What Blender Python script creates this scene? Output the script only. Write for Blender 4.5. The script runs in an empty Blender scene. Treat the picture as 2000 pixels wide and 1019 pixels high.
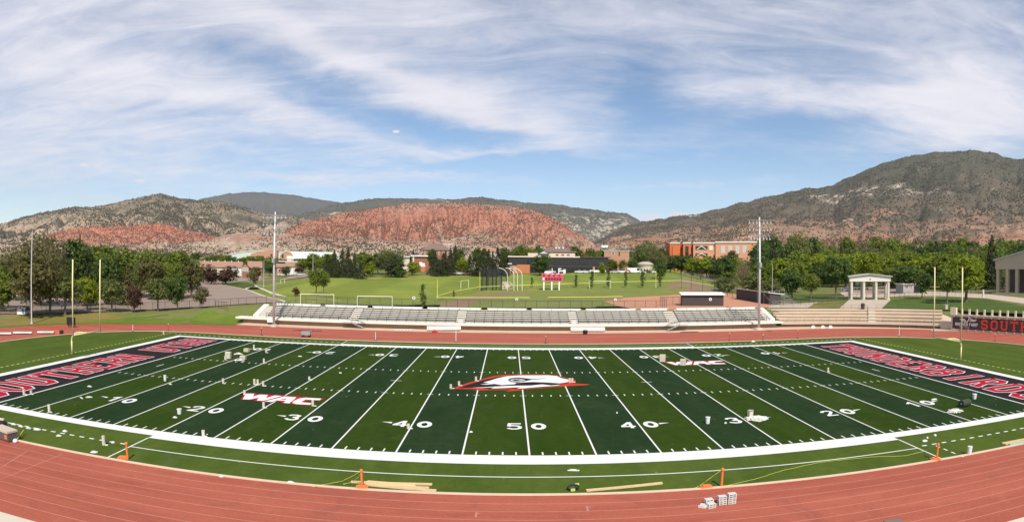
import bpy, bmesh, math, random
from math import sin, cos, pi, radians, hypot, atan2
from mathutils import Vector, Matrix, noise
random.seed(7)
S = bpy.context.scene
COL = S.collection

# ------------------------------------------------------------------ camera
CAM_POS = Vector((-1.52577, -39.34251, 13.25049))
YAW, ROLL, PITCH = .00494, -.00932, -.04442
POLY = (0.0, 4.78724493e-02, 5.01045879e-06, -6.20620694e-06, 6.16798937e-08)
camd = bpy.data.cameras.new('wide_phone_lens')
cam = bpy.data.objects.new('camera', camd)
COL.objects.link(cam)
S.camera = cam
camd.type = 'PANO'
camd.panorama_type = 'FISHEYE_LENS_POLYNOMIAL'
camd.sensor_fit = 'HORIZONTAL'
camd.sensor_width = 36.0
camd.sensor_height = 36.0 * 521 / 1024
camd.fisheye_fov = pi
for _i in range(5):
    setattr(camd, 'fisheye_polynomial_k%d' % _i, -POLY[_i])
camd.shift_y = -0.0512
camd.clip_start = .1
camd.clip_end = 60000
_Rz = Matrix.Rotation(YAW, 3, 'Z')
_Rx = Matrix.Rotation(PITCH, 3, 'X')
_c, _s = cos(ROLL), sin(ROLL)
_Ry = Matrix(((_c, 0, -_s), (0, 1, 0), (_s, 0, _c)))
CAM_R = (_Ry @ _Rx @ _Rz).transposed()
cam.matrix_world = Matrix.Translation(CAM_POS) @ (CAM_R @ Matrix(((1, 0, 0), (0, 0, -1), (0, 1, 0)))).to_4x4()

# ------------------------------------------------------------------ light, sky, exposure
SUN_AZ, SUN_EL = radians(169), radians(49)      # clockwise from +Y
sd = bpy.data.lights.new('sun', 'SUN')
sd.energy = 4.2
sd.angle = radians(.5)
sd.color = (1, .91, .78)
sun = bpy.data.objects.new('sun', sd)
COL.objects.link(sun)
_d = Vector((sin(SUN_AZ) * cos(SUN_EL), cos(SUN_AZ) * cos(SUN_EL), sin(SUN_EL)))
sun.rotation_euler = _d.to_track_quat('Z', 'Y').to_euler()
sun.location = _d * 200
S.view_settings.view_transform = 'Standard'
S.view_settings.look = 'None'
S.view_settings.exposure = 0.2
S.view_settings.gamma = 1.0


class N:
    """tiny node-graph helper"""
    def __init__(s, tree):
        s.t = tree
        s.n = tree.nodes
        s.l = tree.links

    def new(s, kind, inputs=None, **kw):
        n = s.n.new('ShaderNode' + kind)
        for k, v in kw.items():
            setattr(n, k, v)
        for k, v in (inputs or {}).items():
            s.put(n.inputs[k], v)
        return n

    def put(s, sock, v):
        if isinstance(v, bpy.types.NodeSocket):
            s.l.new(v, sock)
        elif hasattr(v, 'outputs'):
            s.l.new(v.outputs[0], sock)
        else:
            if isinstance(v, tuple) and len(v) == 3 and sock.type == 'RGBA':
                v = v + (1,)
            sock.default_value = v

    def m(s, op, a, b=0.0, c=None, clamp=False):
        n = s.n.new('ShaderNodeMath')
        n.operation = op
        n.use_clamp = clamp
        s.put(n.inputs[0], a)
        s.put(n.inputs[1], b)
        if c is not None:
            s.put(n.inputs[2], c)
        return n.outputs[0]

    def mix(s, f, a, b, mode='MIX'):
        n = s.n.new('ShaderNodeMix')
        n.data_type = 'RGBA'
        n.blend_type = mode
        s.put(n.inputs[0], f)
        s.put(n.inputs[6], a)
        s.put(n.inputs[7], b)
        return n.outputs[2]

    def noise(s, vec, scale, detail=4, rough=.55, dist=0.0):
        n = s.new('TexNoise', {'Scale': scale, 'Detail': detail, 'Roughness': rough, 'Distortion': dist})
        if vec is not None:
            s.put(n.inputs['Vector'], vec)
        return n.outputs[0]

    def step(s, v, lo, hi):
        n = s.n.new('ShaderNodeMapRange')
        n.interpolation_type = 'SMOOTHSTEP'
        s.put(n.inputs[0], v)
        n.inputs[1].default_value = lo
        n.inputs[2].default_value = hi
        return n.outputs[0]

    def scale(s, vec, xyz, loc=(0, 0, 0)):
        n = s.new('Mapping', {'Vector': vec})
        n.inputs['Scale'].default_value = xyz
        n.inputs['Location'].default_value = loc
        return n.outputs[0]


def make_world():
    W = bpy.data.worlds.new('World')
    S.world = W
    W.use_nodes = True
    g = N(W.node_tree)
    g.n.clear()
    sky = g.new('TexSky')
    sky.sky_type = 'NISHITA'
    sky.sun_disc = False
    sky.sun_elevation = SUN_EL
    sky.sun_rotation = SUN_AZ
    sky.altitude = 1700
    sky.air_density = 1.0
    sky.dust_density = .6
    sky.ozone_density = 1.4
    tc = g.new('TexCoord')
    d = tc.outputs['Generated']
    sp = g.new('SeparateXYZ', {0: d})
    x, y, z = sp.outputs
    az = g.m('ARCTAN2', x, y)
    zz = g.m('ADD', g.m('MAXIMUM', z, 0.0), .16)
    cv = g.new('CombineXYZ', {0: g.m('DIVIDE', x, zz), 1: g.m('DIVIDE', y, zz)}).outputs[0]

    def layer(rot, sc, scale, det, rough, dist, loc=(0, 0, 0)):
        q = g.new('Mapping', {'Vector': cv})
        q.inputs['Rotation'].default_value = (0, 0, radians(rot))
        q.inputs['Scale'].default_value = sc
        q.inputs['Location'].default_value = loc
        return g.noise(q.outputs[0], scale, det, rough, dist)
    n1 = layer(35, (.55, 1.0, 1), 1.25, 9, .60, .7, (1.3, .4, 0))        # broad veil
    n2 = layer(24, (.9, 2.5, 1), 2.4, 10, .66, 1.1, (.2, 3.1, 0))          # combed wisps
    n3 = layer(0, (1, 1, 1), 6.0, 6, .6, .4)                              # fine mottling
    cov = g.m('ADD', g.m('MULTIPLY', n1, .62), g.m('ADD', g.m('MULTIPLY', n2, .50), g.m('MULTIPLY', n3, .16)))
    # wander of the outlines of the large banks
    wa = g.m('MULTIPLY', g.m('SUBTRACT', layer(10, (1, 1, 1), 1.7, 5, .6, .3), .5), .16)
    wz = g.m('MULTIPLY', g.m('SUBTRACT', layer(70, (1, 1, 1), 2.1, 5, .6, .3, (5, 2, 0)), .5), .075)
    az2, z2 = g.m('ADD', az, wa), g.m('ADD', z, wz)

    def blob(a0, z0, ra, rz, ang, amp, A=az2, Z=z2):
        c, s = cos(ang), sin(ang)
        da, dz = g.m('SUBTRACT', A, a0), g.m('SUBTRACT', Z, z0)
        u = g.m('DIVIDE', g.m('SUBTRACT', g.m('MULTIPLY', da, c), g.m('MULTIPLY', dz, s)), ra)
        v = g.m('DIVIDE', g.m('ADD', g.m('MULTIPLY', da, s), g.m('MULTIPLY', dz, c)), rz)
        q = g.m('ADD', g.m('MULTIPLY', u, u), g.m('MULTIPLY', v, v))
        return g.m('MULTIPLY', g.m('POWER', 2.718, g.m('MULTIPLY', q, -1.0)), amp)
    for a0, z0, ra, rz, ang, amp in SKY_BANKS:
        cov = g.m('ADD', cov, blob(a0, z0, ra, rz, radians(ang), amp))
    mask = g.step(cov, .46, 1.16)
    # low cumulus peeping over the ridges
    pn = g.noise(d, 34, 5, .62)
    puff = None
    for a0, z0, ra, rz in SKY_PUFFS:
        b = blob(a0, z0, ra, rz, 0.0, 1.0, az, z)
        puff = b if puff is None else g.m('MAXIMUM', puff, b)
    puff = g.step(g.m('ADD', puff, g.m('MULTIPLY', g.m('SUBTRACT', pn, .5), 1.5)), .50, .80)
    veil = g.m('MULTIPLY', g.step(z, .22, .0), .26)
    mask = g.m('MAXIMUM', g.m('MULTIPLY', mask, .93), veil)
    mask = g.m('MAXIMUM', mask, g.m('MULTIPLY', puff, .9))
    shade = g.m('ADD', .80, g.m('MULTIPLY', g.m('ADD', n1, n2), .19))
    cl = g.mix(1.0, CLOUD_COL, g.new('CombineColor', {0: shade, 1: shade, 2: shade}).outputs[0], 'MULTIPLY')
    skyc = g.mix(1.0, sky.outputs[0], SKY_TINT, 'MULTIPLY')
    col = g.mix(mask, skyc, cl)
    bg = g.new('Background', {'Color': col, 'Strength': .125})
    out = g.new('OutputWorld')
    g.l.new(bg.outputs[0], out.inputs[0])


CLOUD_COL = (6.4, 6.25, 6.7)
SKY_TINT = (.92, .97, .97)
# high cloud banks and clear gaps: azimuth, sin(elevation), two radii, tilt in degrees, amount
SKY_BANKS = [(-.60, .38, .45, .10, 0, .24), (-.72, .265, .32, .06, 5, .28), (.0, .395, .45, .06, 0, .20), (-.17, .285, .28, .026, 17, .34), (.0, .245, .18, .045, 10, .22),
             (-.38, .225, .16, .020, 10, .24), (.52, .37, .30, .07, 8, .16), (.46, .27, .20, .026, 4, .34), (.75, .26, .11, .07, 0, .34), (.64, .235, .17, .022, -5, .22), (.78, .20, .14, .024, 0, .28),
             (-.06, .182, .16, .009, -3, .26), (-.30, .135, .20, .012, 0, .24), (-.78, .155, .24, .08, 0, .30), (.30, .125, .16, .008, -3, .16), (-.10, .145, .14, .007, 2, .16),
             (-.43, .305, .18, .024, 7, -.16), (.235, .275, .055, .060, 0, -.26), (-.09, .215, .14, .016, 8, -.20), (.52, .218, .11, .019, 0, -.26), (.16, .15, .30, .030, 0, -.20), (.55, .42, .14, .03, 0, -.14), (.10, .10, .5, .02, 0, -.10)]
SKY_PUFFS = [(.235, .0735, .035, .007), (.285, .078, .022, .006), (.33, .083, .012, .004), (-.705, .132, .011, .005), (-.615, .113, .013, .004), (-.195, .211, .008, .003)]
make_world()

# ------------------------------------------------------------------ lens geometry: where a sight line meets the real ground
_F, _A = 1160.25, .04882
_TH = [i * .0005 for i in range(2200)]
_RR = [_F * (t + _A * t ** 3) for t in _TH]


def sight(px, py):
    import bisect
    dx, dy = px - 1000.0, 456.84 - py
    R = hypot(dx, dy)
    i = max(1, min(len(_RR) - 1, bisect.bisect(_RR, R)))
    th = _TH[i - 1] + (_TH[i] - _TH[i - 1]) * (R - _RR[i - 1]) / (_RR[i] - _RR[i - 1])
    s = sin(th) / max(R, 1e-9)
    return (CAM_R @ Vector((dx * s, cos(th), dy * s))).normalized()


def smooth(a, b, x):
    t = max(0.0, min(1.0, (x - a) / (b - a)))
    return t * t * (3 - 2 * t)


def end_radius(x):
    return (25.0, 2.6) if x < 0 else (29.0, 2.2)


TRACK_C, TRACK_B, TRACK_S = 23.9, 31.1, 50.0


def track_inner(n=48):
    """inner edge of the running track, anticlockwise from the near left corner of the straight"""
    pts = [(-TRACK_S + 2 * TRACK_S * i / n, TRACK_C - TRACK_B) for i in range(n)]
    for sgn in (1, -1):
        a, e = end_radius(sgn)
        for i in range(n):
            th = -pi / 2 + pi * i / n
            c, s = cos(th), sin(th)
            pts.append((sgn * (TRACK_S + a * abs(c) ** (2 / e)), sgn * TRACK_B * (abs(s) ** (2 / e)) * (1 if s > 0 else -1) + TRACK_C))
        if sgn == 1:
            pts += [(TRACK_S - 2 * TRACK_S * i / n, TRACK_C + TRACK_B) for i in range(n)]
    return pts


def offset_loop(pts, d):
    n = len(pts)
    out = []
    for i in range(n):
        x0, y0 = pts[i - 2]
        x1, y1 = pts[(i + 2) % n]
        tx, ty = x1 - x0, y1 - y0
        L = hypot(tx, ty) or 1
        k = d(pts[i]) if callable(d) else d
        out.append((pts[i][0] + ty / L * k, pts[i][1] - tx / L * k))
    return out


def track_width(p):
    return 9.9 + 4.2 * smooth(-5, 35, p[1])


INNER = track_inner()
OUTER = offset_loop(INNER, track_width)


def outside_dist(x, y):
    best = 1e9
    inside = False
    n = len(OUTER)
    for i in range(n):
        x0, y0 = OUTER[i]
        x1, y1 = OUTER[(i + 1) % n]
        if (y0 > y) != (y1 > y) and x < (x1 - x0) * (y - y0) / (y1 - y0) + x0:
            inside = not inside
        dx, dy = x1 - x0, y1 - y0
        t = max(0, min(1, ((x - x0) * dx + (y - y0) * dy) / (dx * dx + dy * dy + 1e-9)))
        best = min(best, hypot(x - x0 - t * dx, y - y0 - t * dy))
    return -best if inside else best


def rise_share(x, y):
    r = hypot(x - CAM_POS.x, y - CAM_POS.y)
    if r < 138 or y < 95:
        return 0.0
    s = x / r                               # sine of the bearing: the rise fades out towards the car park and the gateway
    return smooth(138, 262, r) * smooth(-.40, -.30, s) * (1 - smooth(.25, .36, s))


def ground_z(x, y):
    d = outside_dist(x, y) if (abs(x) < 130 and -30 < y < 110) else 60
    if y < 10:
        return 0.0
    plateau = 3.0 - 1.9 * smooth(-52, -82, x) * smooth(130, 90, y)
    q = smooth(-72, -57, x)
    a, b = 1.5 + 4.7 * q, 11 + q
    if x > 53:
        a, b = 7.5, 12.0
    z = plateau * smooth(a, b, d) * smooth(10, 26, y)
    if y > 95:                              # the playing fields climb gently away from the stadium
        z += 5.0 * rise_share(x, y)
    return z


def at(px, py, z=None, lift=0.0):
    """point where a sight line of the lens reaches the ground (or the level z)"""
    v = sight(px, py)
    if z is not None:
        return CAM_POS + v * ((z - CAM_POS.z) / v.z)
    t = 10.0
    for _ in range(40000):
        p = CAM_POS + v * t
        if p.z <= ground_z(p.x, p.y):
            break
        t += max(.15, t * .0015)
        if t > 3000:
            break
    lo, hi = t - max(.15, t * .0015) * 1.2, t
    for _ in range(14):
        mid = (lo + hi) / 2
        p = CAM_POS + v * mid
        if p.z <= ground_z(p.x, p.y):
            hi = mid
        else:
            lo = mid
    p = CAM_POS + v * hi
    return Vector((p.x, p.y, ground_z(p.x, p.y) + lift))


def far(px, dist, py=500):
    v = sight(px, py)
    k = dist / hypot(v.x, v.y)
    return CAM_POS + v * k


def ground_dist(px, flat_dist):
    """distance on the real ground of a foot that a flat ground at +3 m would put at flat_dist"""
    v = sight(px, 500)
    k = hypot(v.x, v.y)
    ux, uy = v.x / k, v.y / k
    want = (CAM_POS.z - 3.0) / flat_dist
    d = 90.0
    while d < flat_dist and (CAM_POS.z - ground_z(CAM_POS.x + ux * d, CAM_POS.y + uy * d)) / d > want:
        d += 1.0
    return min(d, flat_dist)


def rise(px, py, p):
    """height on the sight line of (px, py) above the plan position p"""
    v = sight(px, py)
    return CAM_POS.z + v.z * hypot(p[0] - CAM_POS.x, p[1] - CAM_POS.y) / hypot(v.x, v.y)


# ------------------------------------------------------------------ mesh and object helpers
class MB:
    def __init__(s):
        s.v, s.f, s.mi = [], [], []

    def poly(s, pts, m=0):
        b = len(s.v)
        s.v += [tuple(p) for p in pts]
        s.f.append(tuple(range(b, b + len(pts))))
        s.mi.append(m)

    def box(s, x0, x1, y0, y1, z0, z1, m=0):
        P = [(x, y, z) for z in (z0, z1) for y in (y0, y1) for x in (x0, x1)]
        s.hexa(P, m)

    def hexa(s, P, m=0):
        b = len(s.v)
        s.v += [tuple(p) for p in P]
        for q in ((0, 2, 3, 1), (4, 5, 7, 6), (0, 1, 5, 4), (2, 6, 7, 3), (0, 4, 6, 2), (1, 3, 7, 5)):
            s.f.append(tuple(b + i for i in q))
            s.mi.append(m)

    def obox(s, c, ux, uy, hx, hy, z0, z1, m=0):
        """box with horizontal axes ux, uy (2-D unit vectors) centred on c"""
        P = []
        for z in (z0, z1):
            for b in (-hy, hy):
                for a in (-hx, hx):
                    P.append((c[0] + ux[0] * a + uy[0] * b, c[1] + ux[1] * a + uy[1] * b, z))
        s.hexa(P, m)

    def bar(s, a, b, r, n=6, r2=None, m=0, caps=True):
        a, b = Vector(a), Vector(b)
        r2 = r if r2 is None else r2
        d = (b - a)
        if d.length < 1e-6:
            return
        d.normalize()
        u = d.orthogonal().normalized()
        w = d.cross(u)
        k = len(s.v)
        for p, rr in ((a, r), (b, r2)):
            for i in range(n):
                t = 2 * pi * i / n
                s.v.append(tuple(p + (u * cos(t) + w * sin(t)) * rr))
        for i in range(n):
            j = (i + 1) % n
            s.f.append((k + i, k + j, k + n + j, k + n + i))
            s.mi.append(m)
        if caps:
            s.f.append(tuple(k + i for i in reversed(range(n))))
            s.f.append(tuple(k + n + i for i in range(n)))
            s.mi += [m, m]

    def tube(s, pts, r, n=6, m=0):
        for i in range(len(pts) - 1):
            s.bar(pts[i], pts[i + 1], r, n, m=m)

    def lathe(s, prof, c=(0, 0, 0), n=16, m=0):
        b = len(s.v)
        for r, z in prof:
            for i in range(n):
                t = 2 * pi * i / n
                s.v.append((c[0] + r * cos(t), c[1] + r * sin(t), c[2] + z))
        for k in range(len(prof) - 1):
            for i in range(n):
                j = (i + 1) % n
                s.f.append((b + k * n + i, b + k * n + j, b + (k + 1) * n + j, b + (k + 1) * n + i))
                s.mi.append(m)
        if prof[0][0] > 1e-4:
            s.f.append(tuple(b + i for i in reversed(range(n))))
            s.mi.append(m)
        if prof[-1][0] > 1e-4:
            s.f.append(tuple(b + (len(prof) - 1) * n + i for i in range(n)))
            s.mi.append(m)

    def prism(s, pts, z0, z1, m=0):
        n = len(pts)
        b = len(s.v)
        s.v += [(p[0], p[1], z0) for p in pts] + [(p[0], p[1], z1) for p in pts]
        s.f.append(tuple(b + i for i in reversed(range(n))))
        s.f.append(tuple(b + n + i for i in range(n)))
        s.mi += [m, m]
        for i in range(n):
            j = (i + 1) % n
            s.f.append((b + i, b + j, b + n + j, b + n + i))
            s.mi.append(m)

    def mesh(s, name, mats, smoothit=False):
        me = bpy.data.meshes.new(name)
        me.from_pydata(s.v, [], s.f)
        for m in (mats if isinstance(mats, (list, tuple)) else [mats]):
            me.materials.append(m)
        me.polygons.foreach_set('material_index', s.mi)
        if smoothit:
            me.polygons.foreach_set('use_smooth', [True] * len(s.f))
        me.update()
        return me

    def build(s, name, mats, parent=None, smoothit=False, kind=None, label=None, loc=None):
        o = bpy.data.objects.new(name, s.mesh(name, mats, smoothit))
        COL.objects.link(o)
        if parent is not None:
            o.parent = parent
        if loc is not None:
            o.location = loc
        if kind:
            o['kind'] = kind
        if label:
            o['label'] = label
        return o


def tag(o, label, cat, group=None):
    o['label'] = label
    o['category'] = cat
    if group:
        o['group'] = group
    return o


def thing(name, label, cat, loc=(0, 0, 0), rz=0.0, group=None):
    o = bpy.data.objects.new(name, None)
    o.empty_display_size = .3
    COL.objects.link(o)
    o.location = loc
    o.rotation_euler = (0, 0, rz)
    return tag(o, label, cat, group)


KIDS = {}


def dup(root, loc, rz=0.0, scale=None, label=None, cat=None, group=None):
    r = root.copy()
    COL.objects.link(r)
    r.location = loc
    r.rotation_euler = (0, 0, rz)
    if scale is not None:
        r.scale = scale
    if label:
        r['label'] = label
    if cat:
        r['category'] = cat
    if group:
        r['group'] = group
    if root.name not in KIDS:
        KIDS[root.name] = [(c, [q for q in bpy.data.objects if q.parent == c]) for c in bpy.data.objects if c.parent == root]
    for ch, subs in KIDS[root.name]:
        c = ch.copy()
        COL.objects.link(c)
        c.parent = r
        for q in subs:
            d = q.copy()
            COL.objects.link(d)
            d.parent = c
    return r


# ------------------------------------------------------------------ materials
MATS = {}


def pbr(name):
    m = bpy.data.materials.new(name)
    m.use_nodes = True
    g = N(m.node_tree)
    return m, g, g.n['Principled BSDF']


def mat(name, col, rough=.6, var=.12, scale=1.5, metal=0.0, bump=0.0, spec=.4, fine=0.0):
    if name in MATS:
        return MATS[name]
    m, g, b = pbr(name)
    geo = g.new('NewGeometry')
    p = geo.outputs['Position']
    n = g.noise(p, scale, 6, .6)
    k = g.m('ADD', 1 - var, g.m('MULTIPLY', n, 2 * var))
    if fine:
        n2 = g.noise(p, scale * 14, 3, .6)
        k = g.m('MULTIPLY', k, g.m('ADD', 1 - fine, g.m('MULTIPLY', n2, 2 * fine)))
    c = g.mix(1.0, col, g.new('CombineColor', {0: k, 1: k, 2: k}).outputs[0], 'MULTIPLY')
    g.put(b.inputs['Base Color'], c)
    b.inputs['Roughness'].default_value = rough
    b.inputs['Metallic'].default_value = metal
    b.inputs['Specular IOR Level'].default_value = spec
    if bump:
        bn = g.new('Bump', {'Height': n, 'Strength': bump})
        g.l.new(bn.outputs[0], b.inputs['Normal'])
    MATS[name] = m
    return m


WHITE = mat('white_paint', (.78, .78, .76), .55, .06, 3)
TURFWHITE = mat('white_turf_paint', (.74, .75, .72), .9, .10, 2.2, fine=.10, spec=.1)
ALU = mat('aluminium', (.60, .60, .58), .45, .08, 2, metal=.25)
DARKMETAL = mat('dark_metal', (.05, .045, .04), .5, .15, 3)
GREYMETAL = mat('grey_metal', (.38, .38, .38), .45, .12, 2, metal=.3)
POLE = mat('galvanised_pole', (.62, .62, .62), .5, .08, 1, metal=.2)
CONC = mat('pale_concrete', (.62, .54, .44), .85, .14, .5, bump=.1, fine=.08)
CONCW = mat('white_concrete', (.74, .70, .62), .85, .10, .7, fine=.06)
CONCB = mat('shaded_brown_concrete', (.30, .21, .15), .85, .22, .4, fine=.1)  # front walls: shade under the overhanging ledge is put into this brown
TERR = mat('tan_terrace_concrete', (.58, .46, .34), .9, .18, .35, bump=.1, fine=.1)
YELLOW = mat('yellow_paint', (.74, .68, .33), .5, .06, 3)
SOFTYEL = mat('bright_yellow_plastic', (.76, .74, .16), .5, .05, 3)
ORANGE = mat('orange_plastic', (.75, .20, .05), .5, .10, 4)
BLACK = mat('black_plastic', (.02, .02, .02), .5, .1, 4)
WOOD = mat('pale_timber', (.68, .50, .27), .7, .18, 3)
RED = mat('red_paint', (.60, .03, .05), .6, .08, 2)
REDTURF = mat('red_turf_paint', (.42, .012, .035), .9, .14, 1.8, fine=.12, spec=.1)
BLACKTURF = mat('black_turf', (.022, .018, .018), .95, .22, 1.2, fine=.25, spec=.1)
BEIGE = mat('beige_block', (.62, .56, .46), .8, .12, 3)
GREYBLOCK = mat('pale_grey_block', (.62, .60, .56), .8, .10, 4)
GLASS = mat('dark_glass', (.02, .025, .03), .12, .2, .3, spec=.6)

# ------------------------------------------------------------------ ground materials
def grass_mat(name, a, b, dry, dryamt, scale=.12, mow=None):
    m, g, bs = pbr(name)
    p = g.new('NewGeometry').outputs['Position']
    n1 = g.noise(p, scale, 6, .6)
    n2 = g.noise(p, scale * 9, 4, .6)
    c = g.mix(g.step(n1, .35, .65), a, b)
    if mow:
        q = g.scale(p, mow)
        w = g.new('TexWave', {'Vector': q, 'Scale': 1.0, 'Distortion': 1.2, 'Detail': 2.0})
        w.inputs['Detail Scale'].default_value = .6
        c = g.mix(g.m('MULTIPLY', g.step(w.outputs[1], .35, .65), .38), c, tuple(v * .68 for v in a))
    c = g.mix(g.m('MULTIPLY', g.step(g.noise(p, scale * .7, 5, .65, .6), .62 - dryamt * .3, .72), .8), c, dry)
    k = g.m('ADD', .8, g.m('MULTIPLY', n2, .4))
    c = g.mix(1.0, c, g.new('CombineColor', {0: k, 1: k, 2: k}).outputs[0], 'MULTIPLY')
    g.put(bs.inputs['Base Color'], c)
    bs.inputs['Roughness'].default_value = .95
    bs.inputs['Specular IOR Level'].default_value = .1
    return m


def turf_mat(name, a, b, dust=.20):
    """synthetic turf: fibre grain, roll seams, brushed patches, infill dust and pale crumbs"""
    m, g, bs = pbr(name)
    p = g.new('NewGeometry').outputs['Position']
    n1 = g.noise(g.scale(p, (.34, .10, 1)), 1.0, 6, .62, .5)
    n2 = g.noise(p, 1.1, 6, .72)
    n3 = g.noise(p, 9, 3, .75)
    n4 = g.noise(p, .22, 6, .66, 1.0)
    c = g.mix(g.step(n1, .3, .7), a, b)
    k = g.m('ADD', .42, g.m('ADD', g.m('MULTIPLY', n2, .62), g.m('MULTIPLY', n3, .54)))
    c = g.mix(1.0, c, g.new('CombineColor', {0: k, 1: k, 2: k}).outputs[0], 'MULTIPLY')
    # grey infill dust in soft drifts, worn scuffs
    c = g.mix(g.m('MULTIPLY', g.step(n4, .50, .74), dust), c, (.15, .155, .115))
    sc = g.noise(g.scale(p, (.9, .25, 1)), 1.0, 8, .75, 2.0)
    c = g.mix(g.m('MULTIPLY', g.step(sc, .62, .70), .28), c, (.20, .21, .16))
    # roll seams across the field every five yards' half
    sp = g.new('SeparateXYZ', {0: p})
    f = g.m('FRACT', g.m('ADD', g.m('DIVIDE', sp.outputs[0], 2.286), .5))
    seam = g.m('LESS_THAN', g.m('ABSOLUTE', g.m('SUBTRACT', f, .5)), .011)
    c = g.mix(g.m('MULTIPLY', seam, g.m('MULTIPLY', g.step(n2, .42, .62), .35)), c, tuple(v * .45 for v in a))
    v = g.new('TexVoronoi', {'Vector': p, 'Scale': .55})
    dots = g.m('MULTIPLY', g.m('LESS_THAN', v.outputs['Distance'], .05), g.step(g.noise(p, .12, 3), .45, .65))
    c = g.mix(g.m('MULTIPLY', dots, .55), c, (.42, .43, .34))
    g.put(bs.inputs['Base Color'], c)
    bs.inputs['Roughness'].default_value = .95
    bs.inputs['Specular IOR Level'].default_value = .02
    return m


GROUND = grass_mat('dry_valley_grass', (.13, .16, .045), (.17, .17, .06), (.27, .21, .11), .5, .06)
TURF_EDGE = turf_mat('turf_surround', (.062, .096, .016), (.084, .120, .022), .12)
TURF_OLIVE = turf_mat('turf_olive', (.026, .051, .0065), (.036, .061, .009), .09)
TURF_DARK = turf_mat('turf_dark', (.0165, .036, .0135), (.023, .045, .0165), .08)
LAWN = grass_mat('mown_lawn', (.17, .225, .038), (.235, .270, .050), (.38, .32, .11), .2, .05, (.010, .085, 1))
LAWN2 = grass_mat('lush_lawn', (.062, .100, .020), (.090, .128, .027), (.17, .16, .05), .15, .12)
SOFTLAWN = grass_mat('softball_lawn', (.17, .20, .05), (.20, .225, .06), (.28, .25, .10), .1, .08)
DIRT = mat('red_infield_dirt', (.50, .24, .14), .95, .14, .25, fine=.1)
DIRTB = mat('brown_cinder', (.25, .15, .09), .95, .22, .2, fine=.1)
ASPHALT = mat('worn_asphalt', (.30, .225, .18), .92, .16, .07, fine=.12)
PAVE = mat('tan_paving', (.52, .42, .33), .9, .12, .3, fine=.08)
APRON = mat('sandy_concrete_apron', (.60, .43, .30), .95, .16, .25, fine=.12)
KERB = mat('kerb_concrete', (.66, .52, .38), .9, .14, .8)


def track_mat():
    m, g, bs = pbr('red_track_rubber')
    p = g.new('NewGeometry').outputs['Position']
    n1 = g.noise(g.scale(p, (.05, .40, 1)), 1.0, 7, .66, .6)
    n2 = g.noise(p, 5, 5, .75)
    n3 = g.noise(p, .30, 7, .70, 1.2)
    n4 = g.noise(g.scale(p, (.10, 2.2, 1)), 1.0, 6, .72, .6)
    c = g.mix(g.step(n1, .28, .74), (.335, .083, .051), (.435, .122, .076))
    c = g.mix(g.m('MULTIPLY', g.step(n3, .53, .70), .50), c, (.25, .075, .055))
    c = g.mix(g.m('MULTIPLY', g.step(n3, .44, .30), .30), c, (.50, .17, .115))
    c = g.mix(g.m('MULTIPLY', g.step(n4, .60, .72), .30), c, (.24, .07, .05))
    k = g.m('ADD', .68, g.m('MULTIPLY', n2, .64))
    c = g.mix(1.0, c, g.new('CombineColor', {0: k, 1: k, 2: k}).outputs[0], 'MULTIPLY')
    g.put(bs.inputs['Base Color'], c)
    bs.inputs['Roughness'].default_value = .85
    bs.inputs['Specular IOR Level'].default_value = .2
    return m


TRACK = track_mat()
LANE = mat('faded_lane_paint', (.52, .23, .17), .9, .30, .8)


def build_ground():
    offs = [-.6, .7, 1.5, 3, 4.5, 6, 7, 8, 9, 10, 11, 12, 14, 17, 21, 27] + list(range(34, 240, 9)) + [300, 450, 800, 2500, 7000, 16000]
    mb = MB()
    n = len(OUTER)
    for k, o in enumerate(offs):
        L = offset_loop(OUTER, o)
        for x, y in L:
            mb.v.append((x, y, ground_z(x, y) - (.02 if k == 0 else .15 if rise_share(x, y) > .002 else 0)))
    for k in range(len(offs) - 1):
        for i in range(n):
            j = (i + 1) % n
            mb.f.append((k * n + i, (k + 1) * n + i, (k + 1) * n + j, k * n + j))
            mb.mi.append(0)
    mb.build('ground', GROUND, kind='structure', smoothit=True)


build_ground()


def loop_strip(mb, A, B, z, z2=None, m=0, closed=True):
    b = len(mb.v)
    n = len(A)
    mb.v += [(p[0], p[1], z) for p in A] + [(p[0], p[1], z if z2 is None else z2) for p in B]
    for i in range(n if closed else n - 1):
        j = (i + 1) % n
        mb.f.append((b + i, b + n + i, b + n + j, b + j))
        mb.mi.append(m)


mb = MB()
loop_strip(mb, INNER, OUTER, .004)
track = mb.build('running_track', TRACK, kind='structure')
mb = MB()
for k in range(1, 9):
    o = .12 + 1.07 * k
    loop_strip(mb, offset_loop(INNER, o - .028), offset_loop(INNER, o + .028), .009)
for a, b in (((0, 935), (121, 886)), ((0, 913), (52, 880))):
    P, Q = at(*a, z=.01), at(*b, z=.01)
    d = (Q - P).normalized() * .03
    mb.poly([(P.x - d.y, P.y + d.x, .012), (P.x + d.y, P.y - d.x, .012), (Q.x + d.y, Q.y - d.x, .012), (Q.x - d.y, Q.y + d.x, .012)])
for cx, cy in ((930, 1003), (1147, 991)):          # worn lane digits
    P = at(cx, cy, z=.01)
    mb.box(P.x - .05, P.x + .05, P.y - .35, P.y + .3, .011, .013)
    mb.box(P.x + .052, P.x + .22, P.y + .1, P.y + .2, .011, .0135)
mb.build('lane_lines', LANE, track)
mb = MB()
K0 = offset_loop(INNER, -.24)
loop_strip(mb, K0, INNER, .055)
loop_strip(mb, [(p[0], p[1]) for p in INNER], INNER, .055, 0)
loop_strip(mb, K0, K0, 0, .055)
mb.build('track_kerb', KERB, kind='structure')
mb = MB()                                            # concrete strips beyond the outer edge of the track
A2 = [i for i, p in enumerate(OUTER) if p[1] > 63 and p[0] > -57 or (p[0] > 0 and p[1] > 20)]
A2.sort(key=lambda i: i)
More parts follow.
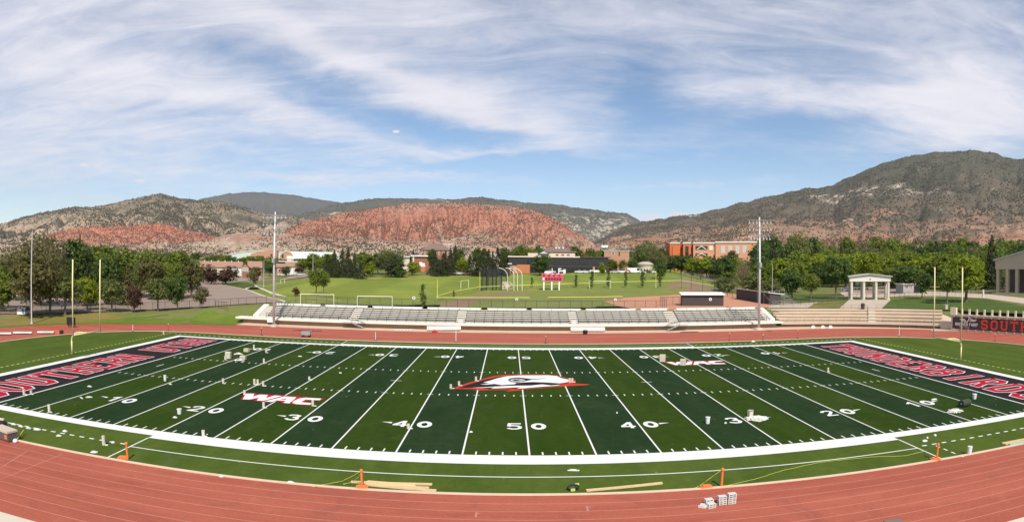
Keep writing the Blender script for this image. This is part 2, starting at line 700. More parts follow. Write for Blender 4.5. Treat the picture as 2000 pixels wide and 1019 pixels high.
O2 = offset_loop(OUTER, lambda p: 8.5 if p[0] < 55 else 6)
loop_strip(mb, [OUTER[i] for i in A2], [O2[i] for i in A2], .006, closed=False)
NEARI = [i for i, p in enumerate(OUTER) if p[1] < 20]
half = [i for i in NEARI if OUTER[i][0] < 0]
mb.build('apron', APRON, kind='structure')
mb = MB()
mb.box(-120, 120, -32, OUTER[5][1] - .02, -.3, .012)
mb.build('spectator_walkway', CONC, kind='structure')

# ------------------------------------------------------------------ the football field
YD = .9144
mb = MB()
mb.poly([(p[0], p[1], 0) for p in K0])
field = mb.build('turf_field', TURF_EDGE, kind='structure')
YTURF = mat('yellow_turf_paint', (.66, .62, .24), .9, .12, 2, spec=.1)
HW = 48.77
mb = MB()
for s in (-1, 1):
    for i in range(10):
        a, b = s * i * 5 * YD, s * (i + 1) * 5 * YD
        x0, x1 = min(a, b), max(a, b)
        mb.poly([(x0, 0, .004), (x1, 0, .004), (x1, HW, .004), (x0, HW, .004)], i % 2)
mb.build('playing_stripes', [TURF_OLIVE, TURF_DARK], field)
for s in (-1, 1):
    mb = MB()
    x0, x1 = sorted((s * 50 * YD, s * 60 * YD))
    mb.poly([(x0, 0, .004), (x1, 0, .004), (x1, HW, .004), (x0, HW, .004)])
    mb.build('end_zone', BLACKTURF, field)


def rect(mb, x0, x1, y0, y1, z, m=0):
    mb.poly([(x0, y0, z), (x1, y0, z), (x1, y1, z), (x0, y1, z)], m)


mb = MB()
EX, EO, TB = 54.86, 56.0, 27.43
rect(mb, -TB, TB, -1.83, 0, .008)
rect(mb, -EO, -TB, -1.2, 0, .008)
rect(mb, TB, EO, -1.2, 0, .008)
rect(mb, -TB, TB, HW, HW + 1.83, .008)
rect(mb, -EO, -TB, HW, HW + 1.2, .008)
rect(mb, TB, EO, HW, HW + 1.2, .008)
rect(mb, -EO, -EX, 0, HW, .008)
rect(mb, EX, EO, 0, HW, .008)
mb.build('sideline_border', TURFWHITE, field)
mb = MB()
for i in range(-10, 11):
    w = .10 if abs(i) == 10 else .062
    x = i * 5 * YD
    rect(mb, x - w, x + w, .0, HW, .008)
mb.build('yard_lines', TURFWHITE, field)
mb = MB()
H1, H2 = 18.29, 30.48
for i in range(-49, 50):
    x = i * YD
    if i % 5 == 0:
        for h in (H1, H2):
            for s in (-1, 1):
                a, b = sorted((x + s * .066, x + s * .32))
                rect(mb, a, b, h - .05, h + .05, .008)
        continue
    for y0, y1 in ((.10, .72), (HW - .72, HW - .10), (H1 - .30, H1 + .30), (H2 - .30, H2 + .30)):
        rect(mb, x - .055, x + .055, y0, y1, .008)
for x in (-43.2, 43.2):
    rect(mb, x - .06, x + .06, 23.6, 25.3, .008)
for x in (-15 * YD, 15 * YD):
    for s in (-1, 1):
        a, b = sorted((x + s * .066, x + s * .6))
        rect(mb, a, b, 24.3, 24.42, .008)
mb.build('hash_marks', TURFWHITE, field)
mb = MB()                                            # team-area lines and the dashed restraining line
rect(mb, -TB + .06, TB - .06, -4.25, -4.13, .006)
for s in (-1, 1):
    rect(mb, s * TB - .06, s * TB + .06, -7.1, -1.83, .0065)
    rect(mb, s * TB - .06, s * TB + .06, HW + 1.83, 54.2, .0065)
rect(mb, -TB + .06, TB - .06, 52.55, 52.67, .006)
for k in range(36):
    x = 28.3 + k * .95
    if x < 58:
        for s in (-1, 1):
            rect(mb, s * x - .22, s * x + .22, -3.98, -3.80, .006)
            rect(mb, s * x - .22, s * x + .22, 51.85, 52.05, .006)
for k in range(4):
    rect(mb, 29.0 + k * .02, 29.14 + k * .02, -4.75 - k * .85, -4.3 - k * .85, .0062)
mb.build('restraining_lines', TURFWHITE, field)
for s in (-1, 1):                                    # yellowish dashes behind each end zone
    mb = MB()
    for k in range(62):
        y = -3.5 + k * .92
        rect(mb, s * 58.9 - .09, s * 58.9 + .09, y, y + .5, .006)
    mb.build('end_dashes', YTURF, field)


def strip(mb, pts, w, fn, z, closed=False, m=0):
    """mitred ribbon along pts in plan coordinates, mapped through fn(u, v, z)"""
    n = len(pts)
    L, R = [], []
    for i in range(n):
        p = Vector(pts[i])
        a = Vector(pts[i - 1]) if (i > 0 or closed) else None
        b = Vector(pts[(i + 1) % n]) if (i < n - 1 or closed) else None
        d1 = (p - a).normalized() if a is not None else None
        d2 = (b - p).normalized() if b is not None else None
        if d1 is None:
            d1 = d2
            p = p - d2 * 0
        if d2 is None:
            d2 = d1
        t = (d1 + d2)
        t = t.normalized() if t.length > 1e-6 else d1
        nrm = Vector((-t.y, t.x))
        k = 1 / max(.45, nrm.dot(Vector((-d1.y, d1.x))))
        L.append(p + nrm * w / 2 * k)
        R.append(p - nrm * w / 2 * k)
    for i in range(n if closed else n - 1):
        j = (i + 1) % n
        mb.poly([fn(*L[i], z), fn(*R[i], z), fn(*R[j], z), fn(*L[j], z)], m)


DIG = {
    '1': [[(.34, .70), (.74, .95), (.74, 0)]],
    '2': [[(.10, .68), (.17, .84), (.38, .92), (.62, .92), (.82, .82), (.80, .64), (.58, .44), (.14, .10)], [(.04, .085), (.96, .085)]],
    '3': [[(.08, .74), (.22, .89), (.50, .92), (.78, .84), (.76, .62), (.45, .53)], [(.45, .525), (.80, .46), (.87, .25), (.70, .10), (.38, .08), (.06, .24)]],
    '4': [[(.72, 0), (.72, .98)], [(.70, .93), (.12, .33)], [(.02, .28), (1.0, .28)]],
    '5': [[(.94, .915), (.20, .915), (.14, .50)], [(.10, .50), (.42, .60), (.74, .55), (.88, .38), (.84, .18), (.62, .08), (.34, .08), (.06, .20)]],
}


def digit(mb, ch, fn, z):
    W, H = 1.22, 1.83
    if ch == '0':
        k = 26
        O = [(.61 + .61 * cos(2 * pi * i / k), .915 + .915 * sin(2 * pi * i / k)) for i in range(k)]
        I = [(.61 + .25 * cos(2 * pi * i / k), .915 + .47 * sin(2 * pi * i / k)) for i in range(k)]
        for i in range(k):
            j = (i + 1) % k
            mb.poly([fn(*I[i], z), fn(*O[i], z), fn(*O[j], z), fn(*I[j], z)])
        return
    for q, st in enumerate(DIG[ch]):
        strip(mb, [(x * W, y * H) for x, y in st], .30, fn, z + q * .0008)


for i in range(-8, 9, 2):
    x0 = i * 5 * YD
    txt = str(50 - abs(i) * 5)
    for farrow in (0, 1):

        def place(u, v, z, x0=x0, f=farrow):
            return (x0 - u, HW - 6.4 - v, z) if f else (x0 + u, 6.4 + v, z)
        for ch, o in ((txt[0], -1.58), (txt[1], .36)):
            mb = MB()
            digit(mb, ch, lambda u, v, z: place(u + o, v, z), .0105)
            mb.build('yard_number', TURFWHITE, field)
        if i:
            mb = MB()
            s = (1 if i > 0 else -1) * (-1 if farrow else 1)
            tri = [(s * 1.72, .88), (s * 1.72, 1.26), (s * 2.62, 1.22)]
            mb.poly([place(u, v, .0105) for u, v in (tri if s > 0 else tri[::-1])])
            mb.build('direction_arrow', TURFWHITE, field)

LET = {
    'A': [[(.12, 0), (.12, .72), (.32, 1), (.68, 1), (.88, .72), (.88, 0)], [(.12, .42), (.88, .42)]],
    'B': [[(.12, 0), (.12, 1)], [(.0, 1), (.70, 1), (.88, .86), (.88, .66), (.70, .53), (.12, .53)], [(.70, .53), (.90, .38), (.90, .15), (.72, 0), (.0, 0)]],
    'C': [[(.9, .72), (.9, .84), (.72, 1), (.28, 1), (.1, .84), (.1, .16), (.28, 0), (.72, 0), (.9, .16), (.9, .28)]],
    'D': [[(.14, 0), (.14, 1)], [(0, 1), (.68, 1), (.9, .80), (.9, .20), (.68, 0), (0, 0)]],
    'E': [[(.14, 0), (.14, 1)], [(.0, 1), (.92, 1), (.92, .78)], [(.14, .52), (.66, .52)], [(.0, 0), (.92, 0), (.92, .22)]],
    'F': [[(.14, 0), (.14, 1)], [(.0, 1), (.92, 1), (.92, .78)], [(.14, .52), (.66, .52)]],
    'H': [[(.16, 0), (.16, 1)], [(.84, 0), (.84, 1)], [(.16, .5), (.84, .5)]],
    'I': [[(.5, 0), (.5, 1)]],
    'K': [[(.14, 0), (.14, 1)], [(.88, 1), (.2, .5)], [(.3, .55), (.9, 0)]],
    'M': [[(.1, 0), (.1, 1), (.5, .45), (.9, 1), (.9, 0)]],
    'N': [[(.14, 0), (.14, 1)], [(.14, .95), (.86, .05)], [(.86, 0), (.86, 1)]],
    'O': [[(.28, 0), (.1, .17), (.1, .83), (.28, 1), (.72, 1), (.9, .83), (.9, .17), (.72, 0)]],
    'R': [[(.14, 0), (.14, 1)], [(.0, 1), (.70, 1), (.89, .85), (.89, .60), (.70, .47), (.14, .47)], [(.55, .47), (.86, 0)]],
    'S': [[(.9, .72), (.9, .85), (.73, 1), (.27, 1), (.1, .85), (.1, .64), (.25, .53), (.75, .47), (.9, .36), (.9, .15), (.73, 0), (.27, 0), (.1, .15), (.1, .28)]],
    'T': [[(.5, 0), (.5, 1)], [(.06, .78), (.06, 1), (.94, 1), (.94, .78)]],
    'U': [[(.14, 1), (.14, .17), (.30, 0), (.70, 0), (.86, .17), (.86, 1)]],
}
SERIF = {'T': [(.5, 0)], 'H': [(.16, 0), (.16, 1), (.84, 0), (.84, 1)], 'N': [(.14, 1), (.86, 0), (.14, 0), (.86, 1)], 'R': [(.86, 0), (.14, 0)],
         'I': [(.5, 0), (.5, 1)], 'U': [(.14, 1), (.86, 1)], 'A': [(.12, 0), (.88, 0)]}


def letter(mb, ch, w, h, stroke, fn, z, serif=0.0, m=0, dz=.0007):
    k = 0
    for st in LET[ch]:
        strip(mb, [(x * w, y * h) for x, y in st], stroke, fn, z + k * dz, ch == 'O', m)
        k += 1
    if serif:
        for x, y in SERIF.get(ch, []):
            strip(mb, [(x * w - serif, y * h), (x * w + serif, y * h)], stroke * .78, fn, z + k * dz, False, m)
            k += 1


def end_words(words, y0, pitch, sgn):
    u = 0.0
    for word in words.split():
        white, red = MB(), MB()
        for ch in word:
            def fn(a, b, z, u=u):
                return (-(47.75 + b), y0 + u + a, z) if sgn < 0 else (47.75 + b, y0 - u - a, z)
            letter(white, ch, 2.6, 4.6, 1.20, fn, .010, .72)
            letter(red, ch, 2.6, 4.6, .90, fn, .020, .60)
            u += pitch
        u += pitch
        white.build('lettering_outline', TURFWHITE, field)
        red.build('lettering', REDTURF, field)


end_words('SOUTHERN UTAH', 1.1, 3.64, -1)
end_words('THUNDERBIRDS', 46.4, 3.66, 1)
def paint(name, pts, m, z, frame=(870, 710, 6.897), shift=(0, 0)):
    P = [at(frame[0] + x / frame[2], frame[1] + y / frame[2], z=z) + Vector((*shift, 0)) for x, y in pts]
    bm = bmesh.new()
    vs = [bm.verts.new((p.x, p.y, z)) for p in P]
    f = bm.faces.new(vs)
    bmesh.ops.triangulate(bm, faces=[f])
    bmesh.ops.recalc_face_normals(bm, faces=bm.faces)
    for q in bm.faces:
        if q.normal.z < 0:
            q.normal_flip()
    me = bpy.data.meshes.new(name)
    bm.to_mesh(me)
    bm.free()
    me.materials.append(m)
    o = bpy.data.objects.new(name, me)
    COL.objects.link(o)
    o.parent = field
    return o


paint('bird_logo_outline', [(85, 330), (290, 255), (470, 208), (640, 163), (800, 143), (1000, 137), (1300, 139), (1500, 149), (1640, 185), (1730, 205), (1757, 222),
                            (1742, 245), (1690, 258), (1950, 271), (1880, 284), (1700, 292), (1500, 307), (1250, 327), (1060, 338), (1000, 352), (810, 368), (880, 346),
                            (600, 348), (450, 352), (370, 351), (440, 338)], mat('red_logo_paint', (.52, .045, .02), .9, .12, 1.5, spec=.1), .011)
paint('bird_logo_black', [(165, 322), (330, 266), (520, 212), (700, 172), (850, 153), (1000, 146), (1300, 147), (1500, 157), (1620, 186), (1690, 206), (1690, 240), (1640, 254),
                           (1560, 268), (1500, 298), (1250, 318), (1040, 330), (900, 330), (600, 338), (480, 318), (360, 318)], BLACKTURF, .014)  # black fill of the emblem inside its red outline
paint('bird_logo_head', [(470, 272), (600, 255), (510, 245), (600, 222), (700, 190), (820, 163), (1000, 151), (1380, 150), (1500, 160), (1560, 186), (1680, 213), (1665, 238), (1600, 250), (1540, 258),
                         (1350, 246), (1180, 240), (1060, 244), (960, 252), (930, 270), (760, 282), (660, 266), (560, 275)], TURFWHITE, .017)
paint('bird_logo_feathers', [(350, 318), (640, 303), (900, 290), (1150, 288), (1300, 272), (1420, 285), (1560, 275), (1500, 290), (1250, 308), (1040, 326), (960, 326), (1010, 310),
                             (780, 322), (610, 328), (660, 312), (480, 318)], TURFWHITE, .0175)
paint('bird_logo_eye_ring', [(840, 216), (870, 190), (960, 180), (1050, 186), (1160, 200), (1350, 190), (1350, 194), (1160, 210), (1090, 226), (960, 248), (880, 240)], BLACKTURF, .020)
paint('bird_logo_eye', [(862, 216), (885, 202), (960, 194), (1040, 202), (1085, 214), (1030, 232), (950, 238), (890, 234)], mat('grey_logo_paint', (.45, .38, .38), .9, .1, 2), .023)
paint('bird_logo_pupil', [(905, 217), (930, 208), (1005, 211), (990, 221), (935, 226)], BLACKTURF, .026)

for sh in ((0, 0), (46.05, 22.45)):
    fr = (460, 755, 8.1)
    paint('conference_logo_outline', [(80, 195), (140, 104), (165, 88), (318, 94), (345, 112), (400, 106), (545, 113), (565, 124), (650, 118), (1005, 149), (1090, 154), (1405, 180), (1335, 213), (1130, 206), (1062, 232), (1215, 244), (1188, 284), (950, 274), (880, 262), (725, 252), (740, 230), (650, 219), (500, 232), (430, 224), (285, 212), (330, 180), (240, 201)],
          REDTURF, .010, fr, sh)
    w = paint('conference_logo', [(170, 100), (300, 103), (272, 147), (385, 116), (512, 122), (480, 171), (620, 130), (735, 138), (440, 214), (335, 210), (368, 164), (225, 193), (112, 190)], TURFWHITE, .014, fr, sh)
    paint('conference_logo', [(768, 145), (962, 158), (925, 196), (850, 255), (755, 245), (796, 214), (650, 208), (565, 233), (458, 224)], TURFWHITE, .014, fr, sh)
    paint('conference_logo', [(1360, 178), (1330, 205), (1110, 195), (1030, 235), (1202, 250), (1180, 278), (960, 265), (900, 250), (915, 220), (1000, 180), (1100, 165)], TURFWHITE, .014, fr, sh)
    paint('conference_logo_gap', [(735, 184), (812, 178), (800, 192), (715, 196)], REDTURF, .018, fr, sh)

# ------------------------------------------------------------------ far grandstand
gs = thing('grandstand', 'long low concrete grandstand with silver bleacher rows across the track', 'grandstand', (0, 73, 0))


def GP(mb, name, mats, parent=gs, **kw):
    """part of the grandstand, modelled in world metres"""
    mb.v = [(x, y - 73, z) for x, y, z in mb.v]
    return mb.build(name, mats, parent, **kw)


mb = MB()
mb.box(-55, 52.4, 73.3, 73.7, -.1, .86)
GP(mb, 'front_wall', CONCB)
mb = MB()
mb.box(-56.2, 53.6, 72.45, 75.0, .86, 1.20)
GP(mb, 'ledge', CONCW)
mb = MB()
ROW_Y, ROW_Z, NR = .76, .31, 6
for i in range(NR):
    mb.box(-52.2, 52.0, 75.0 + i * ROW_Y, 75.0 + (i + 1) * ROW_Y + (2.4 if i == NR - 1 else 0), .2, 1.12 + (i + 1) * ROW_Z - .08)
GP(mb, 'stepped_base', mat('grey_step_concrete', (.54, .50, .44), .85, .14, .5, fine=.08))
SECT = [(-50.2, -32.9), (-30.9, -11.6), (-9.8, 10.3), (12.0, 29.8), (32.2, 50.8)]
BENCH = mat('bench_aluminium', (.80, .77, .70), .5, .10, 1.2)
for a, b in SECT:
    n = max(2, round((b - a) / 1.85))
    for i in range(NR):
        mb = MB()
        y, z = 75.0 + i * ROW_Y, 1.12 + (i + 1) * ROW_Z - .08
        mb.box(a, b, y + .32, y + .69, z + .40, z + .45)
        mb.box(a, b, y + .02, y + .29, z + .03, z + .07)
        for k in range(n + 1):
            x = a + .05 + (b - a - .1) * k / n
            mb.box(x - .04, x + .04, y + .36, y + .62, z, z + .398, 1)
            mb.box(x - .03, x + .03, y + .695, y + .72, z + .25, z + .60, 1)
        GP(mb, 'bench_row', [BENCH, DARKMETAL])
    mb = MB()
    n = max(2, round((b - a) / 1.9))
    for k in range(n + 1):
        x = a + (b - a) * k / n
        mb.box(x - .035, x + .035, 74.35, 74.42, 1.2, 2.12)
    for z in (1.5, 1.8, 2.08):
        mb.box(a, b, 74.36, 74.41, z, z + .05)
    GP(mb, 'front_railing', DARKMETAL)
REAR = [(-50.6, -40.6), (-39.6, -30.4), (-29.4, -19.0), (-18.0, -7.0), (-5.8, 2.2), (3.2, 13.2), (14.2, 24.6), (25.6, 31.4), (33.2, 51.0)]
for a, b in REAR:
    mb = MB()
    mb.box(a, b, 80.75, 80.85, 3.20, 3.62)
    n = max(2, round((b - a) / 2.1))
    for k in range(n + 1):
        x = a + .1 + (b - a - .2) * k / n
        mb.box(x - .04, x + .04, 80.68, 80.749, 2.9, 3.5, 1)
    GP(mb, 'rear_backrest', [WHITE, DARKMETAL])
for a in (-31.9, -10.7, 11.15, 31.0):
    mb = MB()
    for i in range(NR):
        for h in (0, 1):
            y, z = 75.0 + i * ROW_Y + h * ROW_Y / 2, 1.12 + (i + 1) * ROW_Z - .08 - (ROW_Z / 2 if h == 0 else 0) + .16
            mb.box(a - .85, a + .85, y, y + ROW_Y / 2 - .003, z - .3, z)
    GP(mb, 'aisle', CONCW)
for a in (-10.7, 11.15):
    mb = MB()
    for x in (a - .55, a + .55):
        mb.box(x - .03, x + .03, 74.5, 74.56, 1.2, 2.1)
    mb.box(a - .55, a + .55, 74.5, 74.56, 1.25, 1.95)
    GP(mb, 'gate', ALU)
for s, a in ((1, -31.4), (-1, 31.2)):                  # stairs down to the track apron
    mb = MB()
    x = a
    mb.box(min(a - s * 1.8, a), max(a - s * 1.8, a), 71.35, 72.44, .98, 1.16)
    for k in range(7):
        x0, x1 = sorted((a + s * k * .36, a + s * (k + 1) * .36))
        z = 1.0 - k * .145
        mb.box(x0 + .01, x1 - .01, 71.35, 72.4, z - .06, z)
    st = GP(mb, 'staircase', ALU)
    mb = MB()
    for y in (71.36, 72.38):
        mb.bar((a, y, 1.95), (a + s * 2.5, y, .95), .03)
        for k in range(5):
            mb.bar((a + s * k * .6, y, 1.0 - k * .24), (a + s * k * .6, y, 1.95 - k * .24), .022)
        mb.bar((a, y, .92), (a + s * 2.5, y, -.05), .06)
    GP(mb, 'handrail', DARKMETAL, st)
mb = MB()                                             # pale sloping cheek wall at the left end
mb.hexa([(-53.4, 75, .3), (-52.2, 75, .3), (-53.4, 80.8, .3), (-52.2, 80.8, .3), (-53.4, 75, 1.5), (-52.2, 75, 1.5), (-53.4, 80.8, 3.3), (-52.2, 80.8, 3.3)])
GP(mb, 'end_wall', CONCW)
mb = MB()
mb.hexa([(52.0, 75, .3), (53.0, 75, .3), (52.0, 81, .3), (53.0, 81, .3), (52.0, 75, 1.6), (53.0, 75, 1.6), (52.0, 81, 3.4), (53.0, 81, 3.4)])
GP(mb, 'end_wall', CONCW)

# ------------------------------------------------------------------ curved concrete terrace on the right
tr = thing('concrete_terrace', 'curved tan concrete terrace of broad steps beside the grandstand', 'terrace', (65, 74, 0))
FR = [(53.7, 73.3), (61.3, 71.7), (67.5, 69.2), (73.4, 65.8), (78.0, 62.2), (82.4, 57.6)]
BK = [(54.6, 81.9), (65.3, 78.4), (72.0, 75.8), (77.9, 73.0), (83.6, 69.4), (89.1, 65.5)]


def tpos(u, w):
    k = u * (len(FR) - 1)
    i = min(int(k), len(FR) - 2)
    f = k - i
    a = (FR[i][0] + (FR[i + 1][0] - FR[i][0]) * f, FR[i][1] + (FR[i + 1][1] - FR[i][1]) * f)
    b = (BK[i][0] + (BK[i + 1][0] - BK[i][0]) * f, BK[i][1] + (BK[i + 1][1] - BK[i][1]) * f)
    return (a[0] + (b[0] - a[0]) * w - 65, a[1] + (b[1] - a[1]) * w - 74)


def sweep(prof, name, m, u0=0.0, u1=1.0, n=40, parent=tr):
    mb = MB()
    for k in range(n):
        ua, ub = u0 + (u1 - u0) * k / n, u0 + (u1 - u0) * (k + 1) / n
        for i in range(len(prof) - 1):
            (w0, z0), (w1, z1) = prof[i], prof[i + 1]
            mb.poly([(*tpos(ua, w0), z0), (*tpos(ub, w0), z0), (*tpos(ub, w1), z1), (*tpos(ua, w1), z1)])
    for u in (u0, u1):
        mb.poly([(*tpos(u, w), z) for w, z in prof])
    return mb.build(name, m, parent)


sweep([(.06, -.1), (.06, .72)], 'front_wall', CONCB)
sweep([(.06, .60), (-.03, .60), (-.03, .92), (.06, .92), (.18, .92)], 'ledge', TERR)
for k in range(4):
    w0 = .18 + k * .205
    z0 = .92 + k * .52
    sweep([(w0 + .018, z0 - .1), (w0 + .018, z0 + .36), (w0, z0 + .36), (w0, z0 + .52), (w0 + .223, z0 + .52), (w0 + .223, z0 - .1)], 'step', TERR)
sweep([(1.0, 2.9), (1.0, 3.02), (1.12, 3.02), (1.12, 2.9)], 'top_walk', CONC)
for u0, u1, w, z, nm in ((.03, .505, .0, .92, 'front_railing'), (.60, .98, .0, .92, 'front_railing'), (.05, .50, 1.04, 3.02, 'back_railing'), (.57, .70, 1.04, 3.02, 'back_railing')):
    mb = MB()
    n = max(2, int((u1 - u0) * 22))
    prev = None
    for k in range(n + 1):
        p = tpos(u0 + (u1 - u0) * k / n, w)
        mb.bar((*p, z), (*p, z + .85), .03, 5)
        if prev:
            for h in (.45, .85):
                mb.bar((*prev, z + h), (*p, z + h), .026, 5)
        prev = p
    mb.build(nm, mat('rust_brown_rail', (.22, .14, .09), .6, .2, 3), tr)
mb = MB()
for k in range(8):
    u, w, z = .535, .18 + k * .1025, .92 + (k + 1) * .26
    a, b, c, d = tpos(.513, w), tpos(.56, w), tpos(.56, w + .101), tpos(.513, w + .101)
    mb.hexa([(*a, z - .5), (*b, z - .5), (*d, z - .5), (*c, z - .5), (*a, z + .012), (*b, z + .012), (*d, z + .012), (*c, z + .012)])
sa = mb.build('stair_aisle', CONC, tr)
for k in range(5):
    p = tpos(.512, .2 + k * .19)
    mb = MB()
    mb.bar((*p, .95 + k * .5), (*p, 1.75 + k * .5), .06, 5)
    mb.build('stair_post', DARKMETAL, sa)

# ------------------------------------------------------------------ wall with the black banner
W0, W1 = Vector((82.6, 55.0)), Vector((88.9, 41.3))
ud = (W1 - W0).normalized()
un = Vector((ud.y, -ud.x))             # towards the field
if un.x > 0:
    un = -un
WL = 34.0
wall = thing('retaining_wall', 'tan concrete wall with white posts on top beside the terrace', 'wall', (W0.x, W0.y, 0), atan2(ud.y, ud.x))
# local frame of the wall: x along it, +y or -y towards the field
sgn_f = 1 if Vector((-ud.y, ud.x)).dot(un) > 0 else -1
mb = MB()
mb.box(0, WL, -.25, .25, -.1, 2.95)
mb.build('wall_body', TERR, wall)
mb = MB()
mb.box(-.1, WL, -.4, .4, 2.95, 3.12)
mb.build('coping', CONC, wall)
for k in range(22):
    mb = MB()
    x = .6 + k * 1.56 if k else .1
    if k == 0:
        mb.box(-.2, 1.0, -.35, .35, 3.12, 4.35)
    else:
        mb.box(x - .16, x + .16, -.16, .16, 3.12, 4.2)
    mb.build('post', mat('cream_post', (.72, .64, .50), .7, .1, 2), wall)
for k in range(22):
    x = .6 + k * 1.56
    mb = MB()
    mb.box(x - .09, x + .09, min(sgn_f * .25, sgn_f * .42), max(sgn_f * .25, sgn_f * .42), 2.62, 2.80)
    mb.box(x - .09, x + .09, min(sgn_f * .25, sgn_f * .42), max(sgn_f * .25, sgn_f * .42), .22, .42)
    mb.box(x - .02, x + .02, min(sgn_f * .25, sgn_f * .29), max(sgn_f * .25, sgn_f * .29), .42, 2.62)
    mb.build('banner_bracket', mat('cream_post', (.72, .64, .50)), wall)
BANNER = mat('black_banner', (.045, .035, .033), .7, .2, .8)
bn = thing('banner', 'black banner lettered in white and red hung on the tan wall', 'banner', (W0.x + un.x * .30, W0.y + un.y * .30, 0), atan2(ud.y, ud.x))
mb = MB()
mb.box(.35, WL - .2, -.02, .02, .42, 2.62)
mb.build('cloth', BANNER, bn)


def on_banner(u0, v0):
    return lambda a, b, z: (u0 + a, sgn_f * (.024 + z), v0 + b)


BW = mat('banner_white', (.75, .74, .72), .7, .05, 2)
BR = mat('banner_red', (.55, .06, .04), .7, .12, 1.5)
u = .95
for word in ('AMERICA', 'FIRST'):
    mb = MB()
    for ch in word:
        letter(mb, ch, .30 if ch != 'I' else .2, .52, .095, on_banner(u, 1.05), .002)
        u += {'I': .26, 'M': .44}.get(ch, .40)
    u += .22
    mb.build('sponsor_lettering', BW, bn)
u = 1.9
for word in ('CREDIT', 'UNION'):
    mb = MB()
    for ch in word:
        letter(mb, ch, .13, .16, .03, on_banner(u, .68), .002)
        u += .165
    u += .2
    mb.build('sponsor_lettering', BW, bn)
mb = MB()
for q, st in enumerate([[(0, .30), (1.05, .30), (1.3, -.12), (1.62, -.12), (1.95, .52), (2.25, .52), (2.5, .30), (3.5, .30)],
                        [(.25, .08), (.9, .08), (1.1, -.3)], [(2.0, .12), (2.2, .12), (2.4, .08), (3.3, .08)]]):
    strip(mb, [(a, b) for a, b in st], .14, on_banner(1.85, 1.95), .002 + q * .002)
mb.build('sponsor_emblem', BW, bn)
u = 6.35
for word in ('SOUTHERN', 'UTAH'):
    mb, mb2 = MB(), MB()
    for ch in word:
        letter(mb2, ch, 1.35, 1.45, .52, on_banner(u, .78), .002, .40)
        letter(mb, ch, 1.35, 1.45, .34, on_banner(u, .78), .008, .30)
        u += 1.98
    u += 1.98
    mb2.build('team_lettering_outline', mat('banner_dark_red', (.16, .02, .02), .7, .1, 2), bn)
    mb.build('team_lettering', BR, bn)

# ------------------------------------------------------------------ goalposts
def goalpost(x, y, face, label):
    t = thing('goalpost', label, 'goalpost', (x, y, 0), 0, 'football goalposts')
    s = face                           # +1: crossbar lies towards +x of the base
    mb = MB()
    pts = [(0, 0, 0), (0, 0, 1.9)] + [(s * 1.6 * (1 - cos(a)), 0, 1.9 + 1.15 * sin(a)) for a in [pi / 2 * k / 8 for k in range(1, 9)]] + [(s * 2.7, 0, 3.05)]
    mb.tube(pts, .10, 10)
    mb.build('gooseneck', YELLOW, t, smoothit=True)
    mb = MB()
    mb.bar((s * 2.75, -2.82, 3.05), (s * 2.75, 2.82, 3.05), .10, 10)
    mb.build('crossbar', YELLOW, t, smoothit=True)
    for k in (-1, 1):
        mb = MB()
        mb.bar((s * 2.75, k * 2.82, 2.9), (s * 2.75, k * 2.82, 12.4), .085, 10)
        mb.build('upright', YELLOW, t, smoothit=True)


goalpost(-57.9, 25.2, 1, 'yellow goalpost behind the end zone lettered SOUTHERN UTAH')
goalpost(58.0, 25.2, -1, 'yellow goalpost behind the end zone lettered THUNDERBIRDS')

# ------------------------------------------------------------------ floodlight masts
def floodlight(px, py, label):
    P = at(px, py, z=0)
    t = thing('floodlight_mast', label, 'floodlight', P, 0, 'stadium floodlight masts')
    mb = MB()
    mb.bar((0, 0, 0), (0, 0, 21.9), .25, 12, .14)
    mb.build('pole', POLE, t, smoothit=True)
    mb = MB()
    mb.lathe([(.75, 0), (.75, .35), (.4, .4)], n=12)
    mb.build('footing', CONC, t)
    for z, w in ((21.3, 2.35), (19.9, 2.35), (18.5, 2.0), (18.15, 2.1)):
        mb = MB()
        mb.bar((-w, -.22, z), (w, -.22, z), .04, 6)
        arm = mb.build('crossarm', GREYMETAL, t)
        if z == 18.5:
            continue
        for k in (-1, -.66, -.33, .33, .66, 1):
            mb = MB()
            c = (k * w * .97, -.35, z - .55)
            mb.bar((c[0], -.22, z), (c[0], -.3, z - .4), .03, 5)
            mb.lathe([(.05, .18), (.11, .14), (.17, -.04), (.17, -.11)], c, 10)
            mb.build('lamp', mat('lamp_housing', (.50, .50, .50), .4, .25, 3, metal=.3), arm)
    mb = MB()
    mb.box(-.25, .25, -.55, -.28, 12.2, 13.1)
    mb.build('junction_box', GREYMETAL, t)
    mb = MB()
    for k in range(20):
        mb.bar((-.34, .31, 3 + k * .78), (.34, .31, 3 + k * .78), .016, 4)
    for x in (-.34, .34):
        mb.bar((x, .31, 2.6), (x, .31, 18), .018, 4)
    mb.build('climbing_ladder', GREYMETAL, t)


floodlight(535, 637, 'tall grey floodlight mast at the parking lot end of the grandstand')
floodlight(1482, 643, 'tall grey floodlight mast at the terrace end of the grandstand')


def simple_pole(px, py, top, r, label, z=None, m=POLE, name='light_pole', cat='pole', arm=None, dist=None, group=None):
    P = at(px, py) if dist is None else far(px, dist)
    if dist is not None:
        P = Vector((P.x, P.y, ground_z(P.x, P.y)))
    h = rise(px, top, P) - P.z
    t = thing(name, label, cat, P, 0, group)
    mb = MB()
    mb.bar((0, 0, 0), (0, 0, h), r, 8, r * .65)
    mb.build('pole', m, t)
    mb = MB()
    mb.lathe([(r * 2.2, 0), (r * 2.2, .25), (r * 1.2, .3)], n=8)
    mb.build('footing', CONC, t)
    if arm:
        mb = MB()
        mb.bar((0, 0, h - .1), (arm, 0, h + .25), .05, 6)
        mb.box(arm - .3, arm + .3, -.14, .14, h + .18, h + .32)
        mb.build('lamp_arm', GREYMETAL, t)
    return t


